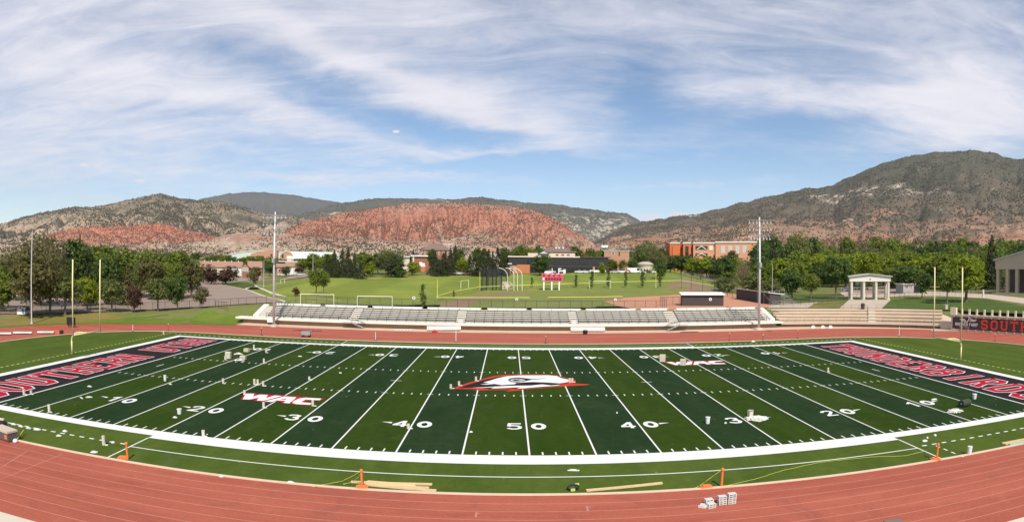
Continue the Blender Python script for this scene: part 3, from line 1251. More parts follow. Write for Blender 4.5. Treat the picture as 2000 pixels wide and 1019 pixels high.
simple_pole(62, 632, 450, .13, 'tall thin grey pole between the track and the covered cart', name='flagpole')
simple_pole(381, 583, 516, .12, 'grey lamp post standing in the parking lot', arm=.8)
simple_pole(611, 540, 497, .10, 'street lamp with a curved arm by the low orange brick house', arm=-3.2, name='street_lamp', cat='street lamp')
simple_pole(515, 560, 508, .10, 'street lamp with a short arm before the brown balconied house', arm=2.2, name='street_lamp', cat='street lamp')
simple_pole(1508, 582, 515, .09, 'thin pole behind the small bleachers beyond the terrace')
for px, py, top, lab in ((854, 582, 545, 'yellow foul pole at the pointed corner of the softball fence'), (937, 565, 530, 'yellow foul pole beside the netted batting cage'),
                         (1281, 561, 529, 'yellow foul pole among the slim young trees')):
    simple_pole(px, py, top, .09, lab, m=SOFTYEL, name='foul_pole', group='softball foul poles')

# ------------------------------------------------------------------ fences
MESHW = mat('chain_link_wire', (.10, .09, .08), .6, .1, 3)


def wire_mat(name, col, cell, thick):
    """open diamond mesh: wires with see-through gaps between them"""
    m, g, b = pbr(name)
    geo = g.new('NewGeometry')
    tc = g.new('TexCoord')
    sp = g.new('SeparateXYZ', {0: tc.outputs['UV']})
    u = g.m('MULTIPLY', g.m('ADD', sp.outputs[0], sp.outputs[1]), 1 / cell)
    v = g.m('MULTIPLY', g.m('SUBTRACT', sp.outputs[0], sp.outputs[1]), 1 / cell)
    a = g.m('LESS_THAN', g.m('FRACT', u), thick)
    c = g.m('LESS_THAN', g.m('FRACT', v), thick)
    k = g.m('MAXIMUM', a, c)
    b.inputs['Base Color'].default_value = col + (1,)
    b.inputs['Roughness'].default_value = .6
    tr_ = g.new('BsdfTransparent')
    mx = g.new('MixShader', {0: k, 1: tr_.outputs[0], 2: b.outputs[0]})
    g.l.new(mx.outputs[0], g.n['Material Output'].inputs[0])
    return m


LINK = wire_mat('chain_link', (.16, .14, .12), .11, .075)
NET = wire_mat('black_netting', (.03, .035, .035), .09, .17)
BNET = wire_mat('backstop_netting', (.25, .25, .24), .12, .06)


def fence(pts, h, label, step=2.6, rail=DARKMETAL, net=LINK, r=.04, top=None, name='chain_link_fence', posts=True):
    """pts: ground points; posts, rails and wire infill"""
    t = thing(name, label, 'fence', pts[0])
    o = Vector(pts[0])
    P = []
    for a, b in zip(pts[:-1], pts[1:]):
        a, b = Vector(a), Vector(b)
        n = max(1, round((b - a).length / step))
        P += [a.lerp(b, i / n) - o for i in range(n)]
    P.append(Vector(pts[-1]) - o)
    for q in P if posts else []:
        mb = MB()
        mb.bar(q, q + Vector((0, 0, h)), r, 6)
        mb.build('post', rail, t)
    mb = MB()
    for a, b in zip(P[:-1], P[1:]):
        mb.bar(a + Vector((0, 0, h)), b + Vector((0, 0, h)), r * .9 if not top else .075, 6)
    mb.build('top_rail', top or rail, t)
    if net:
        me = bpy.data.meshes.new('wire_infill')
        v, f, uv = [], [], []
        s = 0
        for a, b in zip(P[:-1], P[1:]):
            k = len(v)
            L = (b - a).length
            v += [tuple(a + Vector((0, 0, .05))), tuple(b + Vector((0, 0, .05))), tuple(b + Vector((0, 0, h))), tuple(a + Vector((0, 0, h)))]
            f.append((k, k + 1, k + 2, k + 3))
            uv += [(s, 0), (s + L, 0), (s + L, h), (s, h)]
            s += L
        me.from_pydata(v, [], f)
        ul = me.uv_layers.new(name='UVMap')
        for i, q in enumerate(uv):
            ul.data[i].uv = q
        me.materials.append(net)
        q = bpy.data.objects.new('wire_infill', me)
        COL.objects.link(q)
        q.parent = t
    return t


fence([at(px, py) for px, py in ((-60, 616), (0, 614.5), (60, 614), (150, 611.5), (250, 607.5), (370, 602), (420, 599))], 1.75, 'brown chain link fence along the grass bank in front of the parking lot trees', 2.9)
fence([at(420, 599), at(450, 597), at(481, 594.5), Vector((-52, 90, 3.0)), Vector((-20, 90, 3)), Vector((12, 90, 3)), Vector((33.6, 90, 3))], 1.6, 'dark chain link fence running along behind the grandstand', 2.5)
fence([at(420, 599) + Vector((.3, -.3, 0)), at(432, 598.8) + Vector((2.5, -2.2, 0))], 1.3, 'short spur of dark fence by the grass bank corner', 1.2)
fence([Vector((33.7, 92, 3)), Vector((33.7, 96, 3)), Vector((38.4, 96.3, 3))], 2.0, 'brown gate fence beside the white-roofed dugout', 1.6)
YF = [(852, 588), (880, 578.5), (937, 567.5), (1010, 564.5), (1080, 562), (1200, 557.5), (1281, 555.5), (1332, 554), (1402, 566)]
fence([at(px, py) for px, py in YF], 1.25, 'yellow capped outfield fence sweeping round the softball field', 6, GREYMETAL, LINK, .03, SOFTYEL, name='outfield_fence')
fence([at(px, py) for px, py in ((853, 589.5), (940, 589.5), (1034, 589.5))], 1.15, 'straight yellow capped fence nearer the warning track, behind the grandstand', 5, GREYMETAL, LINK, .03, SOFTYEL, name='outfield_fence')
fence([at(px, py) for px, py in ((1070, 589), (1140, 588.5), (1216, 587))], 1.15, 'straight yellow capped fence ending at the red infield dirt', 5, GREYMETAL, LINK, .03, SOFTYEL, name='outfield_fence')
fence([at(px, py) for px, py in ((1331, 563), (1350, 565), (1395, 572), (1440, 582))], 5.5, 'tall dark backstop fence between the orange building and the dugouts', 4.2, DARKMETAL, BNET, .06, name='backstop_fence')
fence([at(px, py) for px, py in ((1505, 597), (1530, 596), (1580, 594), (1655, 584))], 1.4, 'brown rail fence in front of the small silver bleachers', 2.6)
fence([at(px, py) for px, py in ((1655, 584.2), (1692, 584), (1738, 583.5), (1775, 580), (1850, 577), (1940, 574))], 1.5, 'dark railing fence behind the columned gateway', 3.0)
fence([at(px, py) for px, py in ((1262, 541), (1330, 548), (1440, 560))], 2.0, 'low dark fence along the edge of the far lawn', 8)

# ------------------------------------------------------------------ ground covers beyond the stand
def cover(name, pix, m, lift, z=None):
    P = [at(px, py) for px, py in pix]
    level = z
    if z is not None:
        P = [p if p.x < 53 else at(px, py, z=z) for p, (px, py) in zip(P, pix)]
        for p in P:
            if p.x < 53 and p.y < 83:
                p.y = 83
    bm = bmesh.new()
    f = bm.faces.new([bm.verts.new((p.x, p.y, 0)) for p in P])
    bmesh.ops.triangulate(bm, faces=[f])
    for _ in range(7):
        long = [e for e in bm.edges if e.calc_length() > 9]
        if not long or len(bm.verts) > 4000:
            break
        bmesh.ops.subdivide_edges(bm, edges=long, cuts=1)
        bmesh.ops.triangulate(bm, faces=bm.faces)
    for v in bm.verts:
        q = ground_z(v.co.x, v.co.y)
        v.co.z = (max(q, level) if level is not None and v.co.x > 53 else q) + lift
    bmesh.ops.recalc_face_normals(bm, faces=bm.faces)
    me = bpy.data.meshes.new(name)
    bm.to_mesh(me)
    bm.free()
    me.materials.append(m)
    o = bpy.data.objects.new(name, me)
    COL.objects.link(o)
    o['kind'] = 'structure'
    return o


PZ = 3.0
cover('soccer_lawn', [(507, 595), (545, 589), (480, 562), (520, 549), (600, 545), (700, 541.5), (780, 538), (900, 535.5), (1100, 533.5), (1275, 534), (1330, 542), (1420, 556), (1330, 600), (1000, 604), (600, 600)], LAWN, .0, PZ)
cover('softball_lawn', [(858, 588), (937, 570), (1080, 565), (1281, 558), (1330, 557), (1400, 568), (1380, 576), (1250, 578), (1188, 590), (1160, 600), (860, 600)], SOFTLAWN, .03, PZ)
cover('warning_track', [(852, 603), (870, 590), (930, 577.5), (985, 571), (1040, 568), (1040, 571.5), (990, 576), (930, 586), (905, 603)], DIRTB, .04, PZ)
cover('infield_dirt', [(1180, 588), (1222, 580.5), (1290, 577), (1345, 574.5), (1400, 571), (1445, 574), (1512, 590), (1500, 600), (1300, 606), (1240, 603), (1206, 597)], DIRT, .05, PZ)
cover('dirt_patch', [(1300, 563), (1345, 559), (1400, 568), (1372, 573), (1330, 572)], DIRTB, .045, PZ)
cover('parking_lot', [(-70, 612), (-70, 560), (200, 560), (330, 556), (420, 553), (432, 555), (480, 566), (545, 585.5), (552, 590), (481, 593.6), (420, 598), (370, 601), (250, 606.5), (150, 610.5), (60, 613)], ASPHALT, .16)
cover('street', [(300, 548), (430, 545), (520, 539), (640, 536.5), (720, 532), (720, 535.5), (640, 540.5), (520, 546), (430, 552), (300, 556)], ASPHALT, .06, PZ)
cover('far_street', [(835, 532), (1000, 530), (1290, 527), (1290, 532), (1000, 534.5), (835, 537)], ASPHALT, .06, PZ)
cover('kerb_path', [(424, 555.6), (432, 554.6), (482, 565), (545, 583.8), (560, 588), (556, 590.2), (541, 587), (478, 567.8)], CONC, .07, PZ)
cover('kerb_path', [(478, 563.4), (492, 556.2), (498, 556.2), (530, 570), (560, 578.4), (558, 580.4), (527, 572.6), (495, 558.4), (481, 565)], CONC, .10, PZ)
cover('grass_bank', [(0, 637.5), (60, 634), (120, 632.4), (200, 631.5), (300, 632), (380, 633), (455, 634.5), (486, 627.5), (512, 600), (520, 595), (481, 595.2), (420, 599.6), (370, 602.8), (290, 607), (330, 614), (240, 622), (100, 630)],
      grass_mat('green_bank_grass', (.10, .17, .02), (.14, .19, .03), (.22, .17, .06), .3, .14), .04)
cover('dry_bank_grass', [(-80, 640), (0, 637.5), (100, 630), (240, 622), (330, 614), (290, 607), (150, 612.4), (60, 614.6), (-80, 618)],
      grass_mat('dry_bank', (.17, .16, .035), (.22, .175, .06), (.30, .21, .09), .6, .16), .035)
cover('dark_verge', [(443, 556), (465, 549.5), (482, 550.5), (500, 558), (482, 562)], LAWN2, .12, PZ)
cover('plaza', [(1640, 601), (1658, 585), (1740, 584.5), (1722, 601.5)], PAVE, .02, PZ)
cover('right_lawn', [(1722, 602), (1740, 585), (1775, 581), (1850, 579), (1925, 583), (2040, 604), (2040, 616), (1990, 611.5), (1905, 608.5), (1870, 605)], LAWN2, .03, PZ)
cover('left_plaza_lawn', [(1578, 600.5), (1590, 592), (1610, 588.5), (1655, 587), (1640, 601)], grass_mat('dry_edged_lawn', (.10, .13, .03), (.17, .16, .05), (.30, .22, .09), .5, .2), .03, PZ)
cover('shaded_lawn', [(1500, 588), (1520, 570), (1560, 574), (1620, 573), (1660, 572), (1656, 586), (1600, 589), (1560, 592)], LAWN2, .025, PZ)
cover('pale_path', [(1495, 600), (1512, 591), (1560, 592), (1600, 589.2), (1583, 600.5)], PAVE, .028, PZ)
cover('access_road', [(1640, 571), (1750, 566), (1850, 570), (1930, 574), (2060, 588), (2060, 601), (1925, 582), (1850, 578), (1770, 577), (1700, 582), (1650, 578)], PAVE, .05, PZ)
cover('side_road', [(1640, 562), (1760, 558), (1800, 570), (1750, 574), (1645, 571)], ASPHALT, .055, PZ)

cover('plaza', [(1838, 603.5), (1870, 603), (1872, 646), (1818, 646)], PAVE, .04)
cw = thing('corner_wall', 'low pale concrete wall where the terrace meets the black banner wall', 'wall', (82.3, 57.3, 0))
mb = MB()
mb.prism([(-.3, .4), (.7, -2.0), (1.1, -1.8), (.1, .6)], -.1, 1.5)
mb.build('wall_body', TERR, cw)
mb = MB()
mb.prism([(-.35, .45), (.68, -2.1), (1.2, -1.85), (.15, .7)], 1.5, 1.62)
mb.build('coping', CONC, cw)

for x in (-47.3, 44.2):                                 # handrails running up inside the end sections
    mb = MB()
    mb.bar((x, 74.9, 2.0), (x, 80.0, 4.0), .04, 6)
    for k in range(7):
        y = 75.0 + k * .8
        mb.bar((x, y, 1.2 + k * .31), (x, y, 2.03 + k * .315), .035, 5)
    GP(mb, 'aisle_handrail', DARKMETAL)

# ------------------------------------------------------------------ scoreboard, cages, goals, dugouts
P = at(1078, 566)
sb = thing('scoreboard', 'red and pink scoreboard on three white legs behind the yellow fence', 'scoreboard', P)
kx = hypot(P.x - CAM_POS.x, P.y - CAM_POS.y) / _F
for dx in (-16, -.5, 14):
    mb = MB()
    mb.box(dx * kx - .22, dx * kx + .22, -.2, .2, 0, 18.5 * kx)
    mb.build('leg', WHITE, sb)
mb = MB()
mb.box(-20 * kx, 21 * kx, -.35, .1, 18 * kx, 33 * kx)
mb.build('panel', mat('pink_red_panel', (.62, .10, .16), .5, .1, 1), sb)
DRW = mat('dark_red_window', (.22, .01, .03), .4, .1, 1)
for x, w, z0, z1 in [(-13 + k * 5.4, 3.8, 19.4, 24.6) for k in range(6)] + [(-17.5 + k * 10, 3, 27, 30.2) for k in range(4)]:
    mb = MB()
    mb.box(x * kx, (x + w) * kx, -.4, -.36, z0 * kx, z1 * kx)
    mb.build('digit_window', DRW, sb)
for x, w, z0, z1 in [(-12 + k * 10, 6, 31, 32) for k in range(4)] + [(-18.5, 3.5, 19.4, 24.6)]:
    mb = MB()
    mb.box(x * kx, (x + w) * kx, -.4, -.365, z0 * kx, z1 * kx)
    mb.build('white_caption', WHITE, sb)
for a, b, z0, z1 in ((-.6, .8, 33, 43), (12, 14, 33, 43), (22, 26.5, 33, 41), (14.01, 21.9, 36.5, 39), (14.01, 18, 41, 43), (-15, -2, 33.2, 36.4)):
    mb = MB()
    mb.box(a * kx, b * kx, -.15, .1, z0 * kx, z1 * kx)
    mb.build('crown_bar', WHITE, sb)
# batting cage
bc = thing('batting_cage', 'netted batting cage hung on tall black poles by the softball fence', 'batting cage', at(938, 569))
o = bc.location.copy()
cp = [at(px, py) - o for px, py in ((941, 567), (950, 566), (962, 566), (969, 566), (979, 566))]
cb = [q + Vector((1.5, 9, 0)) for q in cp]
for q in cp + [cb[0], cb[4]]:
    mb = MB()
    mb.bar(q, q + Vector((0, 0, 6.6)), .17, 8)
    mb.build('pole', BLACK, bc)
mb = MB()
for a, b in zip(cp[:-1], cp[1:]):
    mb.poly([a, b, b + Vector((0, 0, 6.4)), a + Vector((0, 0, 6.4))])
mb.poly([cp[0], cb[0], cb[0] + Vector((0, 0, 6.4)), cp[0] + Vector((0, 0, 6.4))])
mb.poly([cb[0], cb[4], cb[4] + Vector((0, 0, 6.4)), cb[0] + Vector((0, 0, 6.4))])
q = mb.build('net', NET, bc)
ul = q.data.uv_layers.new(name='UVMap')
for i, lp in enumerate(q.data.loops):
    v = q.data.vertices[lp.vertex_index].co
    ul.data[i].uv = (v.x + v.y, v.z)
hc = thing('hoop_frame', 'row of tall white curved hoops beside the batting cage', 'frame', at(995, 566))
o = hc.location.copy()
for px in (983, 996, 1003, 1012):
    q = at(px, 567) - o
    mb = MB()
    mb.tube([q + Vector((1.2 - 2.6 * (1 - cos(a)), 0, 4.4 + 2.4 * sin(a))) if a > 0 else q + Vector((1.2, 0, 0)) for a in [0] + [pi / 2 * k / 7 for k in range(1, 8)]], .09, 6)
    mb.build('hoop', WHITE, hc)
sh = thing('equipment_hut', 'small tan hut with a rounded roof under the white hoops', 'hut', at(989, 564))
mb = MB()
prof = [(-1.9, 0), (1.9, 0), (1.9, 1.6), (1.1, 2.2), (0, 2.4), (-1.1, 2.2), (-1.9, 1.6)]
b0 = len(mb.v)
mb.v += [(x, -1, z) for x, z in prof] + [(x, 1.5, z) for x, z in prof]
mb.f += [tuple(range(7)), tuple(range(13, 6, -1))] + [(i, i + 7, (i + 1) % 7 + 7, (i + 1) % 7) for i in range(7)]
mb.mi += [0] * 9
mb.build('shell', PAVE, sh)
mb = MB()
mb.box(-.5, .5, -1.06, -1.01, .02, 1.5)
mb.build('door', BEIGE, sh)


def soccer_goal(pl, pr, top, label, depth=2.0):
    a, b = at(*pl), at(*pr)
    t = thing('soccer_goal', label, 'soccer goal', a, 0, 'soccer goals on the lawn')
    d = b - a
    h = rise(pl[0], top, a) - a.z
    back = Vector((-d.y, d.x, 0)).normalized() * depth
    r = .085
    for q in (Vector((0, 0, 0)), d):
        mb = MB()
        mb.bar(q, q + Vector((0, 0, h)), r, 8)
        mb.build('post', SOFTGOAL, t)
    mb = MB()
    mb.bar(Vector((0, 0, h)), d + Vector((0, 0, h)), r, 8)
    mb.build('crossbar', SOFTGOAL, t)
    mb = MB()
    for q in (Vector((0, 0, 0)), d):
        mb.bar(q + Vector((0, 0, h)), q + back, .04, 5)
        mb.bar(q, q + back, .04, 5)
    mb.bar(back, d + back, .04, 5)
    mb.build('back_frame', GREYMETAL, t)
    mb = MB()
    mb.poly([Vector((0, 0, h)), d + Vector((0, 0, h)), d + back, back])
    q = mb.build('net', GNET, t)
    ul = q.data.uv_layers.new(name='UVMap')
    for i, lp in enumerate(q.data.loops):
        v = q.data.vertices[lp.vertex_index].co
        ul.data[i].uv = (v.x, v.z * 1.3)


SOFTGOAL = mat('cream_goal_paint', (.76, .74, .48), .5, .06, 3)
GNET = wire_mat('white_goal_net', (.7, .7, .68), .14, .045)
soccer_goal((587, 596.5), (652, 597.5), 573.5, 'cream soccer goal close behind the parking lot end of the grandstand')
soccer_goal((698, 598), (766, 599), 577.5, 'cream soccer goal behind the middle of the grandstand back fence')
soccer_goal((1151, 563), (1192, 563), 548, 'white netted soccer goal between the slim young trees', 2.5)
soccer_goal((900, 563), (915, 561), 548, 'small white soccer goal turned sideways on the lawn', 4)
soccer_goal((548, 552.5), (556, 552), 545, 'tiny white soccer goal near the street on the lawn', 3)


def dugout(pl, pr, top, depth, label, sign=None, tilt=.35):
    a, b = at(*pl), at(*pr)
    d = b - a
    L = d.length
    rz = atan2(d.y, d.x)
    h = rise(pl[0], top, a) - a.z
    t = thing('dugout', label, 'dugout', a, rz, 'softball dugouts')
    wall_m = mat('charcoal_block_wall', (.065, .055, .05), .85, .15, 2)
    for nm, c in (('back_wall', (0, L, 0, .2)), ('side_wall', (0, .2, .2, depth)), ('side_wall', (L - .2, L, .2, depth))):
        mb = MB()
        mb.box(c[0], c[1], c[2], c[3], 0, h)
        mb.build(nm, wall_m, t)
    mb = MB()
    mb.hexa([(-.3, -.5, h), (L + .3, -.5, h), (-.3, depth + .8, h + tilt), (L + .3, depth + .8, h + tilt), (-.3, -.5, h + .16), (L + .3, -.5, h + .16), (-.3, depth + .8, h + tilt + .17), (L + .3, depth + .8, h + tilt + .17)])
    mb.build('roof', WHITE, t)
    mb = MB()
    mb.box(.4, L - .4, .6, 1.0, .4, .5)
    mb.build('bench', ALU, t)
    if sign:
        mb = MB()
        c = (L * sign, -.03, h * .62)
        mb.v = [(c[0] + .36 * cos(2 * pi * i / 18), -.06, c[2] + .36 * sin(2 * pi * i / 18)) for i in range(18)]
        mb.f = [tuple(range(18))]
        mb.mi = [0]
        q = mb.build('round_sign', WHITE, t)
        mb = MB()
        mb.box(c[0] - .1, c[0] + .1, -.075, -.065, c[2] - .18, c[2] + .18)
        mb.build('sign_mark', DARKMETAL, q)
    return t


dugout((1332, 597), (1413, 597), 575.5, 3.2, 'charcoal dugout with a broad white roof and round sign behind the grandstand', .68)
dugout((1438, 583), (1503, 594), 563, 3.0, 'charcoal dugout with thin white roof behind the terrace-side floodlight mast', None, -.55)
for px, py, lab in ((809, 581, 'round white sign on the fence beside the slim young tree'), (1009, 584.2, 'round white sign on the yellow fence ending at the gap'), (1202, 584.5, 'round white sign at the red dirt end of the yellow fence')):
    P = at(px, 588) if px != 809 else Vector((*(far(px, 130).xy), PZ))
    t = thing('round_sign', lab, 'sign', P, 0, 'round white distance signs')
    h = rise(px, py, P) - P.z
    mb = MB()
    mb.bar((0, .05, 0), (0, .05, h), .03, 6)
    mb.build('post', GREYMETAL, t)
    mb = MB()
    mb.v = [(.36 * cos(2 * pi * i / 18), -.02, h + .36 * sin(2 * pi * i / 18)) for i in range(18)] + [(.36 * cos(2 * pi * i / 18), .03, h + .36 * sin(2 * pi * i / 18)) for i in range(18)]
    mb.f = [tuple(range(18)), tuple(range(35, 17, -1))] + [(i, (i + 1) % 18, (i + 1) % 18 + 18, i + 18) for i in range(18)]
    mb.mi = [0] * len(mb.f)
    mb.build('disc', WHITE, t)
    mb = MB()
    mb.box(-.13, .13, -.04, -.03, h - .18, h + .18)
    mb.build('mark', GREYMETAL, t)
# small bleachers behind the right mast
P = at(1512, 595)
bl = thing('portable_bleachers', 'small silver bleachers beside the softball field between dugout and gateway', 'bleachers', P, radians(18))
for i in range(6):
    mb = MB()
    mb.box(0, 7.5, i * .7, i * .7 + .3, .45 + i * .33, .5 + i * .33)
    mb.build('seat_plank', GREYMETAL, bl)
mb = MB()
for k in range(5):
    x = .2 + k * 1.75
    mb.bar((x, 0, 0), (x, 3.9, 2.2), .04, 5)
    mb.bar((x, 3.9, 0), (x, 3.9, 3.1), .04, 5)
    mb.bar((x, 2, 0), (x, 2, 1.1), .04, 5)
mb.bar((.2, 3.9, 3.1), (7.2, 3.9, 3.1), .04, 5)
mb.build('frame', GREYMETAL, bl)

# ------------------------------------------------------------------ gateway, right hall, bollard, bin
GREENROOF = mat('grey_green_fascia', (.42, .44, .38), .6, .08, 1)
A, B = at(1659, 584), at(1738, 584)
d = B - A
gw = thing('gateway_pavilion', 'white gabled gateway on round columns at the head of the plaza', 'pavilion', A, atan2(d.y, d.x))
L = d.length
hcol = rise(1659, 549, A) - A.z
hft = rise(1659, 540.5, A) - A.z
hap = rise(1697, 535.5, (A + B) / 2) - A.z
for y in (0, 3.6):
    for k in range(4):
        mb = MB()
        mb.lathe([(.52, 0), (.52, .15), (.40, .2), (.40, hcol - .2), (.5, hcol)], (.5 + (L - 1) * k / 3, y, 0), 16)
        mb.build('column', mat('cream_column', (.66, .60, .50), .7, .08, 1), gw, smoothit=False)
mb = MB()
for y0, y1 in ((-.5, -.1), (3.7, 4.1)):
    v = [(-.1, hcol), (L + .1, hcol), (L + .1, hft), (L / 2, hap - .25), (-.1, hft)]
    b0 = len(mb.v)
    mb.v += [(x, y0, z) for x, z in v] + [(x, y1, z) for x, z in v]
    mb.f += [tuple(b0 + i for i in range(5)), tuple(b0 + 9 - i for i in range(5))] + [(b0 + i, b0 + i + 5, b0 + (i + 1) % 5 + 5, b0 + (i + 1) % 5) for i in range(5)]
    mb.mi += [0] * 7
gb = mb.build('gable', mat('white_gable', (.74, .72, .66), .7, .06, 1), gw)
mb = MB()
mb.box(L / 2 - .2, L / 2 + .2, -.56, -.51, hft - .75, hft - .3)
mb.build('crest', GREYMETAL, gb)
mb = MB()
for s in (0, 1):
    x0, x1 = (-.6, L / 2) if s == 0 else (L / 2, L + .6)
    z0, z1 = (hft, hap) if s == 0 else (hap, hft)
    mb.hexa([(x0, -.9, z0 - .02), (x1, -.9, z1 - .02), (x0, 4.5, z0 - .02), (x1, 4.5, z1 - .02), (x0, -.9, z0 + .28), (x1, -.9, z1 + .28), (x0, 4.5, z0 + .28), (x1, 4.5, z1 + .28)])
mb.build('roof', GREENROOF, gw)

A = at(1947, 573)
rh = thing('columned_hall', 'tan gabled building with a deep dark columned porch beyond the lawn', 'building', A, radians(-78))
sc = hypot(A.x - CAM_POS.x, A.y - CAM_POS.y) / _F
hc_, hf_ = rise(1947, 525, A) - A.z, rise(1947, 508, A) - A.z
HALL = mat('tan_hall_wall', (.47, .38, .29), .85, .12, .4)
for k in range(8):
    mb = MB()
    x = .5 + k * 3.5
    mb.box(x - .5, x + .5, -.5, .5, 0, hc_)
    mb.build('column', HALL, rh)
mb = MB()
n = 28.0
v = [(-.3, hc_), (n, hc_), (n, hf_), (n / 2, hf_ + 3.2), (-.3, hf_)]
mb.v += [(x, -.6, z) for x, z in v] + [(x, .6, z) for x, z in v]
mb.f += [(0, 1, 2, 3, 4), (9, 8, 7, 6, 5)] + [(i, i + 5, (i + 1) % 5 + 5, (i + 1) % 5) for i in range(5)]
mb.mi += [0] * 7
mb.build('gable', HALL, rh)
mb = MB()
for s in (0, 1):
    x0, x1 = (-.9, n / 2) if s == 0 else (n / 2, n + .6)
    z0, z1 = (hf_ - .1, hf_ + 3.2) if s == 0 else (hf_ + 3.2, hf_ - .1)
    mb.hexa([(x0, -1.1, z0), (x1, -1.1, z1), (x0, 24, z0), (x1, 24, z1), (x0, -1.1, z0 + .4), (x1, -1.1, z1 + .4), (x0, 24, z0 + .4), (x1, 24, z1 + .4)])
mb.build('roof', GREENROOF, rh)
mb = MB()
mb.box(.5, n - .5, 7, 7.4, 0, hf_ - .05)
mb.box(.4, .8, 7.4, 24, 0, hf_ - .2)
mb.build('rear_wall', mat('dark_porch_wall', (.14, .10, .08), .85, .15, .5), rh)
mb = MB()
mb.box(-1, n, -1.6, 6.9, -.3, .35)
mb.build('porch_step', TERR, rh)
P = at(1920, 580.5)
t = thing('bollard', 'thick cream bollard beside the path to the columned hall', 'bollard', P)
mb = MB()
mb.lathe([(.32, 0), (.32, 2.0), (.27, 2.15), (.0, 2.2)], n=14)
mb.build('shaft', BEIGE, t)
mb = MB()
mb.lathe([(.42, 0), (.42, .12), (.33, .14)], n=14)
mb.build('base', CONC, t)
P = Vector((*(at(1685, 603.0, z=3.02).xy), 3.02))
t = thing('trash_can', 'brown trash can at the top of the concrete terrace steps', 'trash can', P)
mb = MB()
mb.lathe([(.40, 0), (.45, 1.0), (.45, 1.05)], n=14)
mb.build('bin_body', mat('dark_brown', (.07, .04, .03), .6, .1, 3), t)
mb = MB()
mb.lathe([(.47, 1.05), (.47, 1.12), (.2, 1.3), (.0, 1.32)], n=14)
mb.build('lid', DARKMETAL, t)
P = at(1847, 603, z=3.0)
t = thing('stone_pillar', 'short square stone pillar where the terrace meets the lawn', 'pillar', P)
mb = MB()
mb.box(-.32, .32, -.32, .32, -.2, .85)
mb.build('shaft', TERR, t)
mb = MB()
mb.box(-.40, .40, -.40, .40, .85, .95)
mb.build('cap', CONC, t)
P = at(1783, 572)
t = thing('storage_shed', 'small grey shed with a white flat roof beside the gateway road', 'shed', P)
mb = MB()
mb.box(-4, 4, 0, 4, 0, 2.9)
mb.build('wall', mat('grey_shed_wall', (.36, .35, .32), .8, .1, 1), t)
mb = MB()
mb.box(-4.4, 4.4, -.4, 4.4, 2.9, 3.15)
mb.build('roof', WHITE, t)
mb = MB()
mb.box(.4, 3.4, -.06, -.01, .02, 2.4)
mb.build('door', BLACK, t)

# ------------------------------------------------------------------ vehicles
CARP = {}


def car_proto(key, col, L=4.6, H=1.45, van=False):
    paintm = mat('car_paint_' + key, col, .25, .04, 3, spec=.6)
    t = thing(key + '_car', 'car', 'car', (0, 0, 0))
    W = .88
    if van:
        prof = [(-L / 2, .35), (L / 2, .35), (L / 2, .9), (L / 2 - .5, 1.1), (L / 2 - 1.0, H), (-L / 2, H)]
        cab = [(L / 2 - 1.0, H * .95), (L / 2 - .62, 1.18), (L / 2 - 1.9, 1.18), (L / 2 - 1.9, H * .92)]
    else:
        prof = [(-L / 2, .35), (L / 2, .35), (L / 2, .72), (L / 2 - .25, .82), (L / 2 - 1.15, .95), (-L / 2 + .7, .98), (-L / 2, .86)]
        cab = [(L / 2 - 1.2, .94), (L / 2 - 1.95, H - .05), (-L / 2 + 1.5, H - .04), (-L / 2 + .55, .97)]

    def extr(p, w, m, nm, w2=None):
        mb = MB()
        n = len(p)
        w2 = w2 or w
        mb.v = [(x, -w if z < 1.2 else -w2, z) for x, z in p] + [(x, w if z < 1.2 else w2, z) for x, z in p]
        mb.f = [tuple(range(n)), tuple(range(2 * n - 1, n - 1, -1))] + [(i, i + n, (i + 1) % n + n, (i + 1) % n) for i in range(n)]
        mb.mi = [0] * len(mb.f)
        return mb.build(nm, m, t)
    extr(prof, W, paintm, 'body')
    if not van:
        extr(cab, W - .06, GLASS, 'windows', W - .2)
        mb = MB()
        mb.box(-L / 2 + 1.5, L / 2 - 1.97, -W + .2, W - .2, H - .035, H + .02)
        mb.build('roof', paintm, t)
    else:
        extr([(x, z) for x, z in cab], W + .01, GLASS, 'windows')
    for x in (-L / 2 + .85, L / 2 - .85):
        for y in (-1, 1):
            mb = MB()
            mb.bar((x, y * (W - .16), .33), (x, y * (W + .03), .33), .33, 14)
            w = mb.build('wheel', BLACK, t)
            mb = MB()
            mb.bar((x, y * (W + .031), .33), (x, y * (W + .045), .33), .19, 10)
            mb.build('rim', GREYMETAL, w)
    for y in (-.6, .6):
        mb = MB()
        mb.box(L / 2 - .01, L / 2 + .02, y - .18, y + .18, .58, .72)
        mb.build('headlight', WHITE, t)
    return t


protos = {'white': car_proto('white', (.78, .78, .78)), 'dark': car_proto('dark', (.03, .03, .035)), 'silver': car_proto('silver', (.5, .5, .52)),
          'red': car_proto('red', (.5, .05, .03)), 'van': car_proto('white_van', (.78, .78, .78), 6.2, 2.4, True)}
used = set()


def park(kind, px, py, rz, label, cat='car', z=None, s=1.0, group='parked vehicles', dist=None):
    P = at(px, py)
    P.z += .08
    src = protos[kind]
    if kind not in used:
        used.add(kind)
        src.location, src.rotation_euler, src.scale = P, (0, 0, radians(rz)), (s, s, s)
        src['label'], src['category'], src['group'] = label, cat, group
        return src
    return dup(src, P, radians(rz), (s, s, s), label, cat, group)


